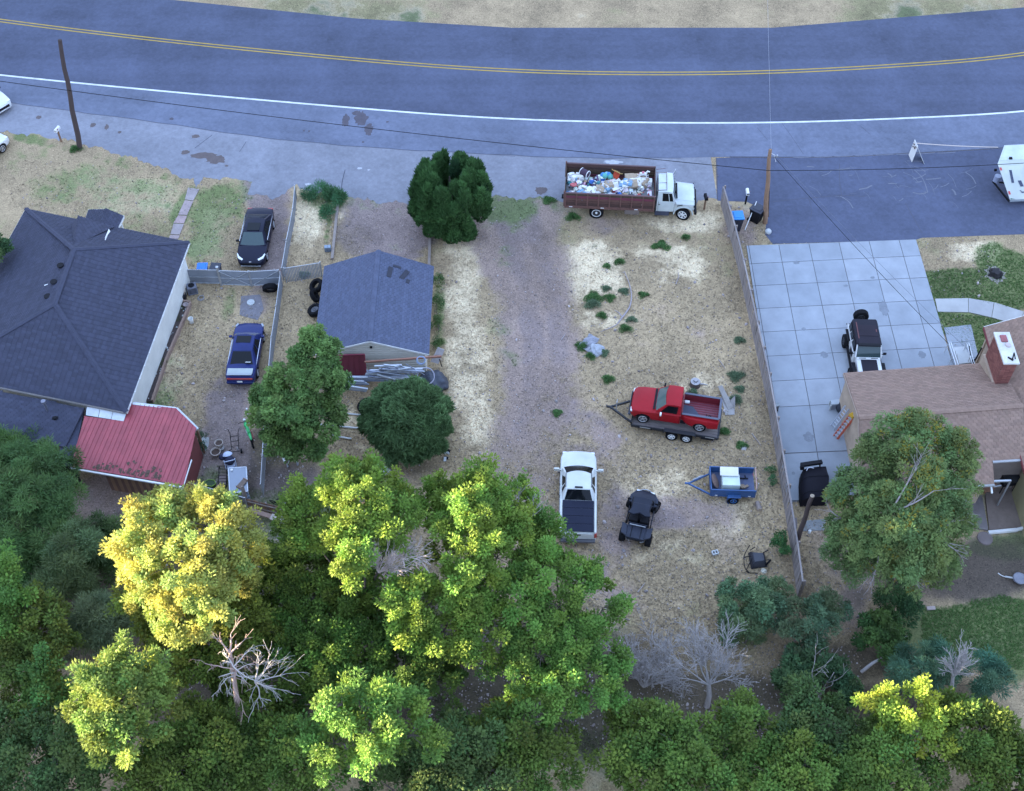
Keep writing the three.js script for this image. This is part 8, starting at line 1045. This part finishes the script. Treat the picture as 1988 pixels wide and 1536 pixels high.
function rock(label, p, r, m, seed, sy = 0.7) { const g = new THREE.IcosahedronGeometry(r, 3), q = g.attributes.position, a = seed * 1.7; for (let i = 0; i < q.count; i++) { const x = q.getX(i) / r, y = q.getY(i) / r, z = q.getZ(i) / r, k = 1 + 0.16 * Math.sin(x * 4 + a) * Math.cos(z * 5 - a) + 0.1 * Math.sin(y * 9 + x * 7 + a); q.setXYZ(i, x * r * k, Math.max(-0.25, y) * r * sy * k, z * r * k); } g.computeVertexNormals(); return solo('rock', label, 'rock', g, m, p); }
rock('pale rock on the shady ground right of the pair of tyres', G(748, 915), 0.25, M.concrete, 1); rock('pale weathered stone beside the small log by the wheelbarrow', G(1483, 1109), 0.16, mat(0.5, 0.46, 0.36), 2); rock('pale stone in a weed clump below the red pickup trailer', G(1444, 870), 0.17, mat(0.5, 0.47, 0.46), 3);
rock('grey boulder in weeds in the middle of the lot', G(1158, 682), 0.48, mat(0.42, 0.44, 0.47, { map: 'grain', bump: 0.02 }), 4, 0.9);
{ const g = new THREE.PlaneGeometry(0.75, 1.25, 14, 18).rotateX(-Math.PI / 2), p = g.attributes.position, q = rng(6); for (let i = 0; i < p.count; i++) p.setY(i, 0.12 + 0.12 * Math.sin(p.getX(i) * 9 + p.getZ(i) * 4) * Math.cos(p.getZ(i) * 8) + 0.05 * q()); g.computeVertexNormals(); solo('crumpled_sheet', 'crumpled whitish sheet lying against the grey boulder in the lot', 'sheet', g, mat(0.33, 0.33, 0.37, { map: 'worn', side: THREE.DoubleSide }), G(1143, 668), -0.6); }
{ const t = thing('white_rubble', 'scrap of white broken stuff beside the rounded conifer', 'rubble', G(864, 880)); for (let i = 0; i < 7; i++) part(t, 'piece', box(rr(0.1, 0.28), rr(0.03, 0.12), rr(0.08, 0.2), rr(-0.25, 0.25), 0.06, rr(-0.5, 0.5), rr(0, 1), rr(0, 3), 0), i % 3 ? M.concrete : M.black); }
{ const t = thing('cut_stump', 'round pale tree stump behind the red pickup', 'stump', G(1349, 748)); part(t, 'trunk_slice', cyl(0.29, 0.33, 0.34, 0, 0.17, 0, 18), M.bark); part(t, 'sawn_face', cyl(0.285, 0.285, 0.015, 0, 0.347, 0, 18), mat(0.4, 0.38, 0.38, { map: 'grain' })); for (let i = 0; i < 4; i++) part(t, 'crack', box(0.02, 0.01, 0.3, 0.05 * i - 0.08, 0.357, 0.03, 0, i * 0.8, 0), M.black); part(t, 'root', limb([V(0.25, 0.1, 0), V(0.5, 0.05, -0.05), V(0.75, 0.02, 0)], [0.08, 0.05, 0.02], 6), mat(0.4, 0.37, 0.36)); }
{ const t = thing('cut_log', 'short weathered log lying near the board fence below the blue trailer', 'log', V(0, 0, 0)), a = G(1470, 975, 0.14), b = G(1475, 990, 0.14); part(t, 'log', limb([a, b], [0.13, 0.15], 10), mat(0.33, 0.26, 0.22, { map: 'grain' })); part(t, 'sawn_face', rod(b, b.clone().add(b.clone().sub(a).normalize().multiplyScalar(0.015)), 0.14, 12), M.woodPale); }
{ const bm = mat(0.36, 0.335, 0.32, { map: 'worn' }); solo('plywood_sheet', 'pale weathered plywood sheet on the ground behind the red pickup tail', 'plywood', sheet(GP([[1400, 770], [1426, 772], [1426, 806], [1408, 807]].reverse()), 0.05, 0.03), bm); solo('plywood_sheet', 'narrow pale board propped behind the red pickup tail', 'plywood', poly3([G(1394, 750, 0.3), G(1402, 748, 0.3), G(1424, 790, 0.08), G(1414, 796, 0.08)], 0.03), mat(0.33, 0.3, 0.275, { map: 'worn' })); solo('plywood_sheet', 'triangular pale board corner standing behind the red pickup tail', 'plywood', poly3([G(1415, 780, 0.08), G(1427, 768, 0.5), G(1427, 790, 0.08)], 0.03), bm); }
{ const br = mat(0.4, 0.34, 0.33, { map: 'grain' }), t = thing('fallen_branch', 'long grey branch lying across the middle of the lot', 'branch', V(0, 0, 0)), pt = (l, r0, r1) => { const p = l.map(([x, y], i) => G(x, y, 0.08 + 0.05 * (i % 2))), n = new THREE.CatmullRomCurve3(p).getPoints(20); part(t, 'limb', limb(n, n.map((_, i) => lerp(r0, r1, i / 20)), 6), br); }; pt([[1205, 620], [1216, 606], [1223, 594], [1226, 575], [1222, 552], [1212, 527]], 0.07, 0.025); pt([[1208, 616], [1202, 608], [1193, 602]], 0.05, 0.02); pt([[1205, 620], [1196, 631], [1166, 644]], 0.06, 0.015);
  for (const [l, p] of [['small dry forked twig near the board fence, upper right of the lot', [[1312, 552], [1318, 537], [1316, 525]]], ['thin dry twig lying right of the lot centre near the fence', [[1395, 698], [1402, 707], [1408, 716]]], ['thin dry stick beside the fence below the red pickup', [[1460, 842], [1470, 855], [1478, 866]]], ['pale dry stick in the middle of the dusty track', [[1090, 660], [1095, 652], [1098, 647]]], ['thin dry stick below the black buggy', [[1238, 1150], [1246, 1140], [1252, 1132]]]]) { const q = p.map(([x, y]) => G(x, y, 0.05)); solo('dry_stick', l, 'stick', limb(q, [0.03, 0.025, 0.012], 5), br); } }
{ // upside-down wheelbarrow
  const t = thing('wheelbarrow', 'dark wheelbarrow lying upturned near the board fence', 'wheelbarrow', G(1466, 1090), 0), bm = mat(0.035, 0.037, 0.05, { roughness: 0.5, map: 'worn' }); part(t, 'tray', loft([[0.02, 0.44, 0.5], [0.3, 0.36, 0.4], [0.42, 0.26, 0.28]].map(([y, w, d]) => [V(-w, y, -d), V(w, y, -d * 0.8), V(w * 1.05, y, d * 0.7), V(-w * 0.9, y, d)].reverse())).translate(0.12, 0, 0.0), bm);
  const W2 = (x, y, h) => G(x, y, h).sub(t.position); for (const l of [[[1456, 1058, 0.5], [1445, 1080, 0.3], [1447, 1103, 0.1], [1455, 1112, 0.08]], [[1466, 1062, 0.5], [1457, 1068, 0.45]], [[1445, 1082, 0.35], [1459, 1079, 0.4]], [[1460, 1085, 0.3], [1450, 1110, 0.1], [1472, 1113, 0.1]]]) part(t, 'handle_tube', pipe(l.map(a => W2(...a)), 0.025, 20, 6), M.black); part(t, 'wheel', tf(new THREE.TorusGeometry(0.17, 0.05, 8, 20), 0.62, 0.3, 0.25, 0.3, 0.8), M.tyre); part(t, 'leg', rod(V(0.4, 0.35, -0.3), V(0.68, 0.45, -0.42), 0.03), M.black); part(t, 'leg', rod(V(0.45, 0.3, 0.1), V(0.75, 0.4, 0.15), 0.03), M.black); }
solo('cinder_block', 'small hollow concrete block on the dry grass left of the wheelbarrow', 'block', [box(0.34, 0.16, 0.05, 0, 0.08, -0.1), box(0.34, 0.16, 0.05, 0, 0.08, 0.1), ...[-0.15, 0, 0.15].map(x => box(0.05, 0.16, 0.16, x, 0.08, 0))], M.concrete, G(1388, 1075), 0.3);
// by the concrete drive and the brown house
{ const t = thing('step_ladder', 'orange step ladder with yellow top leaning on the brown house end wall', 'ladder', V(0, 0, 0)), om = mat(0.5, 0.1, 0.045, { roughness: 0.5 }), al = mat(0.5, 0.54, 0.6, { metalness: 0.4, roughness: 0.4 }), a = G(1619, 846, 0.05), b = G(1652, 803, 2.25), c = G(1626, 852, 0.05), d = G(1659, 810, 2.25); part(t, 'side_rail', beam(a, b, 0.06, 0.09), om); part(t, 'side_rail', beam(c, d, 0.08, 0.11), om); for (let k = 0; k < 7; k++) { const f = 0.08 + k * 0.13; part(t, 'step', beam(a.clone().lerp(b, f), c.clone().lerp(d, f), 0.1, 0.04), al); } part(t, 'top_cap', beam(b, d, 0.3, 0.14), mat(0.55, 0.33, 0.03));
  const u = thing('extension_ladder', 'grey aluminium ladder leaning beside the orange one', 'ladder', V(0, 0, 0)), e = G(1614, 826, 0.05), f = G(1641, 788, 2.0), g = G(1620, 834, 0.05), h = G(1648, 795, 2.0); part(u, 'side_rail', beam(e, f, 0.05, 0.08), al); part(u, 'side_rail', beam(g, h, 0.05, 0.08), al); for (let k = 0; k < 7; k++) { const q = 0.08 + k * 0.13; part(u, 'rung', rod(e.clone().lerp(f, q), g.clone().lerp(h, q), 0.025), al); } }
{ const t = thing('garden_bench', 'pale grey bench seat standing at the brown house corner', 'bench', V(0, 0, 0)), p = [[1613, 777], [1641, 774], [1643, 783], [1614, 786]].map(q => G(...q, 0.5)); part(t, 'seat', sheet(p.slice().reverse(), 0.52, 0.06), mat(0.4, 0.43, 0.45, { map: 'soft' })); for (const q of p) part(t, 'leg', box(0.08, 0.46, 0.08, q.x, 0.23, q.z), M.concrete); part(t, 'back_panel', beam(p[3].clone().setY(0.25), p[2].clone().setY(0.25), 0.05, 0.4), mat(0.2, 0.21, 0.24)); solo('black_bag', 'black bag slumped between the grey bench and the ladders', 'bag', tf(new THREE.SphereGeometry(0.4, 16, 12).scale(0.9, 0.8, 1.1), 0, 0.28, 0), mat(0.025, 0.028, 0.04, { map: 'worn' }), G(1633, 797)); }
{ const t = thing('gate_stub', 'grey gate stub with block at the board fence by the concrete drive', 'gate', V(0, 0, 0)), a = G(1496, 800), b = G(1510, 797); part(t, 'rail', beam(a.clone().setY(0.55), b.clone().setY(0.55), 0.22, 0.08), mat(0.33, 0.35, 0.36, { map: 'worn' })); part(t, 'panel', beam(a.clone().setY(0.28), b.clone().setY(0.28), 0.06, 0.5), mat(0.2, 0.2, 0.21, { map: 'worn' })); part(t, 'latch', rod(b.clone().setY(0.1), G(1506, 806, 0.1), 0.03), M.black); }
{ // black covered machine
  const t = thing('covered_machine', 'machine under a fitted black cover with raised bar on the concrete pad', 'machine', V(0, 0, 0)), cv = mat(0.012, 0.011, 0.016, { roughness: 0.75, map: 'soft', phys: { specularIntensity: 0.25 } }), sec = [[[1556, 920], [1598, 916], 0.5], [[1552, 930], [1600, 925], 0.95], [[1550, 948], [1605, 945], 1.05], [[1551, 975], [1606, 973], 1.0], [[1553, 984], [1606, 982], 0.85]];
  const rings = sec.map(([a, b, h]) => { const A = G(...a), B = G(...b), m = (f, y) => A.clone().lerp(B, f).setY(y); return [m(0.02, 0.02), m(0, h * 0.45), m(0.08, h * 0.82), m(0.22, h), m(0.6, h * 1.03), m(0.94, h * 0.98), m(1.0, h * 0.6), m(0.98, 0.02)]; }); part(t, 'cover', loft(rings, 0.9), cv); for (let k = 1; k < 4; k++) part(t, 'cover_seam', limb(rings[k].slice(1, 7).map(p => p.clone().add(V(0, 0.012, 0))), [0.012, 0.012, 0.012, 0.012, 0.012, 0.012], 5), M.black);
  part(t, 'raised_bar', [beam(G(1555, 903, 1.1), G(1596, 897, 1.1), 0.22, 0.16), box(0.16, 0.3, 0.2, ...G(1557, 907, 1.0).toArray())], M.black); for (const q of [[1560, 906], [1592, 902]]) part(t, 'bar_bracket', rod(G(...q, 1.05), G(q[0], q[1] + 8, 0.7), 0.04), M.black); part(t, 'emblem', pipe([G(1566, 914, 1.05), G(1569, 909, 1.12), G(1574, 908, 1.12), G(1580, 909, 1.12)], 0.02, 20, 5), mat(0.6, 0.6, 0.66)); part(t, 'hem', rings.slice(0, 4).map((r, i) => rod(r[0].clone().setY(0.04), rings[i + 1][0].clone().setY(0.04), 0.04)), M.black); }
struct('old_slab', [sheet(GP([[1556, 1012], [1604, 1008], [1600, 1030], [1550, 1032]].reverse()), 0.03, 0.03)], mat(0.3, 0.31, 0.31, { map: 'worn' }), 'old grey slab in the grass under the airy tree'); struct('old_slab', [sheet(GP([[1530, 1006], [1547, 1006], [1548, 1026], [1533, 1028]].reverse()), 0.04, 0.04)], mat(0.23, 0.19, 0.18, { map: 'worn' }), 'small brown slab beside the board fence');
solo('white_canister', 'small white canister on the grass near the pole stub', 'canister', [cyl(0.08, 0.08, 0.22, 0, 0.11, 0, 14), cyl(0.04, 0.05, 0.05, 0, 0.24, 0, 10)], M.white, G(1571, 1035));
solo('loose_brick', 'single pinkish brick paver at the lawn edge above the green creek bank', 'brick', rbox(0.44, 0.1, 0.2, 0.01, 0, 0.05, 0), mat(0.45, 0.36, 0.33, { map: 'worn' }), G(1807, 1182), 0.05);
{ const t = thing('stone_dish', 'round grey stone dish with a pale hose in the right yard', 'dish', G(1977, 1128)); part(t, 'dish', new THREE.LatheGeometry([[0.001, 0.1], [0.3, 0.12], [0.36, 0.28], [0.3, 0.3], [0.001, 0.24]].map(a => new THREE.Vector2(...a)), 22), mat(0.22, 0.22, 0.25, { map: 'grain' })); part(t, 'spout', rod(V(-0.3, 0.2, -0.05), V(-0.65, 0.1, -0.2), 0.05), M.concrete); part(t, 'hose', pipe([V(-0.6, 0.05, -0.2), V(-0.8, 0.04, -0.3), V(-0.95, 0.03, -0.45)], 0.02), M.white); }
solo('round_pad', 'round brownish pad lying by the patio corner', 'pad', cyl(0.4, 0.42, 0.08, 0, 0.04, 0, 22), mat(0.2, 0.16, 0.15, { map: 'worn' }), G(1912, 1046));
{ const t = thing('entry_steps', 'concrete entry steps with two pale pipe handrails at the brown house front', 'steps', V(0, 0, 0)), a = G(1850, 678), d = G(1872, 676).sub(a), f = G(1856, 708).sub(a); for (let k = 0; k < 3; k++) { const o = a.clone().addScaledVector(f, 0.0 + k * 0.32); part(t, 'step', sheet([o, o.clone().add(d), o.clone().add(d).addScaledVector(f, 1.3 - k * 0.32), o.clone().addScaledVector(f, 1.3 - k * 0.32)].reverse(), 0.17 * (k + 1), 0.17), k ? M.concrete : mat(0.5, 0.5, 0.49, { map: 'soft' })); } const rm = mat(0.6, 0.62, 0.63, { metalness: 0.3, roughness: 0.4 }); for (const [x0, y0, x1, y1] of [[1842, 664, 1857, 712], [1846, 664, 1862, 712], [1877, 667, 1890, 714], [1881, 666, 1894, 713]]) part(t, 'handrail', rod(G(x0, y0, 0.95), G(x1, y1, 1.3), 0.025), rm); for (const [x, y] of [[1842, 664], [1877, 667], [1850, 690], [1884, 692]]) part(t, 'rail_post', rod(G(x, y, 1.0), G(x, y, 1.0).setY(0), 0.025), rm); }
{ const t = thing('hose_reel', 'black hose coil beside the entry handrail', 'hose', G(1892, 709, 0.05)); for (let i = 0; i < 3; i++) part(t, 'coil', tf(new THREE.TorusGeometry(0.32 - 0.05 * i, 0.05, 8, 22), 0, 0.08 + i * 0.08, 0, Math.PI / 2), M.black); }
{ const t = thing('charred_stump', 'charred black stump in a ring of ash on the right lawn', 'stump', G(1932, 533)), g = new THREE.CylinderGeometry(0.28, 0.42, 0.32, 18, 3), p = g.attributes.position; for (let i = 0; i < p.count; i++) { const a = Math.atan2(p.getZ(i), p.getX(i)), k = 1 + 0.22 * Math.sin(a * 5) + 0.1 * Math.sin(a * 11); p.setX(i, p.getX(i) * k); p.setZ(i, p.getZ(i) * k); } g.computeVertexNormals(); part(t, 'stump', g.translate(0, 0.16, 0), mat(0.02, 0.016, 0.018, { map: 'grain' })); part(t, 'ash_ring', sheet(Array.from({ length: 26 }, (_, i) => V(Math.cos(-i / 26 * 6.283) * (0.6 + 0.16 * Math.sin(i * 1.9)), 0, Math.sin(-i / 26 * 6.283) * (0.75 + 0.16 * Math.cos(i * 2.3)))), 0.014), mat(0.38, 0.32, 0.28, { map: 'grain' })); for (let i = 0; i < 8; i++) part(t, 'charred_piece', box(0.1, 0.06, 0.16, rr(-0.4, 0.4), 0.05, rr(-0.4, 0.4), rr(0, 1), rr(0, 3)), M.black); }
// weeds one can pick out, then the grass, stones and chaff nobody could count
const straw = leafM(0.95, 0.15);
{ const W3 = [['broad dark green weed patch in the pale straw of the lot, left one', 1152, 578, 0.62], ['dark green weed patch below the broad one in the pale straw', 1150, 592, 0.5], ['small green weed tuft above the broad weed patch', 1176, 562, 0.25], ['green weed tuft left of the long branch', 1183, 580, 0.3], ['grey green weed tuft touching the long branch', 1211, 567, 0.3], ['small grey green weed below the branch fork', 1168, 615, 0.24], ['green weed tuft right of the branch fork', 1226, 622, 0.28], ['green weed clump below the branch fork', 1213, 640, 0.36], ['green weed clump right of the long branch', 1248, 574, 0.3], ['green weed clump left of the grey boulder', 1129, 674, 0.36], ['bright green weed clump right of the grey boulder', 1171, 687, 0.34], ['green weed clump just below the grey boulder', 1147, 693, 0.26], ['lone round green weed clump in the upper lot below the junk truck', 1283, 478, 0.6], ['green weed patch under the junk truck tail', 1112, 423, 0.45], ['tall dark weed at the junk truck rear corner', 1066, 390, 0.45], ['green weed clump by the fence right of the stump, upper', 1428, 732, 0.5], ['green weed clump by the fence right of the stump, lower', 1436, 757, 0.28], ['green weed clump beside the plywood behind the red pickup', 1428, 777, 0.34], ['small green weed below the stump', 1345, 762, 0.26], ['green weed tuft below the red pickup trailer tail', 1406, 840, 0.25], ['small weed tuft with the pale stone below the trailer', 1440, 866, 0.28], ['green weed tuft in the dusty track below the boulder', 1180, 738, 0.3], ['grey green weed tuft in the track left of the trailer hitch', 1081, 803, 0.28], ['small dark green weed in the upper straw by the fence', 1332, 463, 0.2], ['small green weed in the straw left of the small twig', 1178, 518, 0.2], ['small grey green weed left of the round clump in the upper lot', 1203, 510, 0.22], ['small green weed at the fence foot in the middle of the lot', 1435, 662, 0.32], ['green weeds round the pole base on the left lawn', 147, 291, 0.4], ['leafy sprout between the slatted fence and garage tyres', 590, 535, 0.3], ['green sprig growing through the red panel end', 655, 712, 0.5]];
  W3.forEach(([l, x, y, r], i) => { const p = G(x, y), t = thing('weed_clump', l, 'weed', p), it = []; r *= 0.85; const n = Math.round(110 * r / 0.3); for (let k = 0; k < n; k++) { const a = rr(0, 6.283), d = Math.sqrt(rnd()) * r * (0.7 + 0.5 * Math.sin(a * 3 + i)), v = rr(0.7, 1.35), gg = y % 5 === 2 ? [0.11, 0.16, 0.085] : [0.075, 0.155, 0.045]; it.push([V(Math.cos(a) * d * 1.1, rr(0.02, 0.16) * (1 - d / r * 0.6) + 0.02, Math.sin(a) * d * 0.8), V(Math.cos(a) * d / r, 1, Math.sin(a) * d / r).normalize(), rr(0.4, 0.75), gg[0] * v, gg[1] * v, gg[2] * v]); } scatter(t, 'leaves', i % 2 ? LG.willow : LG.fine, it, leafM(0.9, 0.2), 'stuff'); part(t, 'stem', limb([V(0, 0, 0), V(0.02, 0.12, 0)], [0.012, 0.006], 5), M.bark); }); }
{ // where bare ground or lawn lies open
  const inPoly = (p, P) => { let c = false; for (let i = 0, j = P.length - 1; i < P.length; j = i++) if ((P[i].z > p.z) !== (P[j].z > p.z) && p.x < (P[j].x - P[i].x) * (p.z - P[i].z) / (P[j].z - P[i].z) + P[i].x) c = !c; return c; };
  const hard = [[...laneEdge.filter(p => p.x < 13.7), V(13.7, 0, -66.9), ...yardEdge.slice().reverse()], GP([[1391, 200], [2100, 180], [2100, 455], [1778, 466], [1500, 474], [1478, 405], [1393, 390]]), GP([[1449, 478], [1778, 466], [1858, 740], [1700, 800], [1700, 960], [1529, 976], [1500, 800]]), [V(-30.5, 0, -58), V(-19.9, 0, -55), V(-21, 0, -42), V(-17.2, 0, -38), V(-24, 0, -39), V(-32, 0, -41)], [V(-11.2, 0, -53.8), V(-4.9, 0, -53.8), V(-4.9, 0, -47), V(-11.2, 0, -47)], [V(18.9, 0, -45.3), V(38, 0, -48), V(38, 0, -37), V(25, 0, -35), V(18.9, 0, -37)], GP([[1815, 581], [1880, 580], [1988, 606], [2040, 630], [2020, 655], [1925, 617], [1820, 606]])];
  const boxes = hard.map(P => [Math.min(...P.map(p => p.x)), Math.max(...P.map(p => p.x)), Math.min(...P.map(p => p.z)), Math.max(...P.map(p => p.z))]);
  const blocked = p => hard.some((P, i) => p.x > boxes[i][0] && p.x < boxes[i][1] && p.z > boxes[i][2] && p.z < boxes[i][3] && inPoly(p, P));
  rnd = rng(808); const dry = [], green = [], stones = [], leaf = [];
  for (let i = 0; i < 230000; i++) { const z = lerp(-72, -24, Math.sqrt(rnd())), x = rr(-1, 1) * (-z * 0.47 + 4), p = V(x, 0.01, z); if (blocked(p) || z < -66.5) continue; const [d, s, g, k] = groundAt(x, z), u = rnd(); if (u < 0.05 + 0.4 * g && g > 0.2) { const v = rr(0.6, 1.4); green.push([p, V(rr(-0.4, 0.4), 1, rr(-0.4, 0.4)).normalize(), rr(0.5, 1.15), 0.15 * v, 0.175 * v, 0.075 * v]); } else if (u < 0.6 - 0.55 * d - 0.6 * k + 0.2 * s) { const v = rr(0.55, 1.35) * (0.72 + 0.5 * s); dry.push([p, V(rr(-1.4, 1.4), 0.6, rr(-1.4, 1.4)).normalize(), rr(0.5, 1.1), 0.60 * v, 0.475 * v, 0.32 * v]); } else if (u > 0.93) { const v = rr(0.5, 1.5); stones.push([p, rdir(), rr(0.4, 1.5) * (rnd() < 0.03 ? 2.4 : 1), 0.3 * v, 0.255 * v, 0.24 * v]); } }
  const holder = (n, l) => { const g = new THREE.Group(); g.name = n; tag(g, l, n, null, 'stuff'); scene.add(g); return g; };
  const put = (n, l, geo, it, m) => { const im = scatter(scene, n, geo, it, m, 'stuff'); tag(im, l, n.replace('_', ' ')); };
  put('dry_grass', 'straw coloured dry grass tufts over the open lot and yards', LG.lawn, dry, straw); put('green_grass', 'short green grass tufts in the damper parts of the yards', LG.lawn, green, leafM(0.9, 0.2)); put('gravel', 'small loose stones on the bare soil', uvm(merge([new THREE.IcosahedronGeometry(0.035, 0).scale(1, 0.7, 1.2)])), stones, mat(1, 1, 1, { roughness: 0.95 }));
  // dense lawn in the green areas of the right yard
  const lawn = []; for (let i = 0; i < 22000; i++) { const px = rr(1790, 2000), py = rnd() < 0.55 ? rr(470, 690) : rr(1140, 1300), p = G(px, py, 0.01); if (blocked(p)) continue; const g = groundAt(p.x, p.z)[2]; if (rnd() > g * g) continue; const v = rr(0.6, 1.4); lawn.push([p, V(rr(-0.4, 0.4), 1, rr(-0.4, 0.4)).normalize(), rr(0.5, 0.95), 0.115 * v, 0.215 * v, 0.055 * v]); }
  put('lawn_grass', 'thick green lawn grass of the right hand yard', LG.lawn, lawn, leafM(0.9, 0.2));
}
renderer.render(scene, camera);
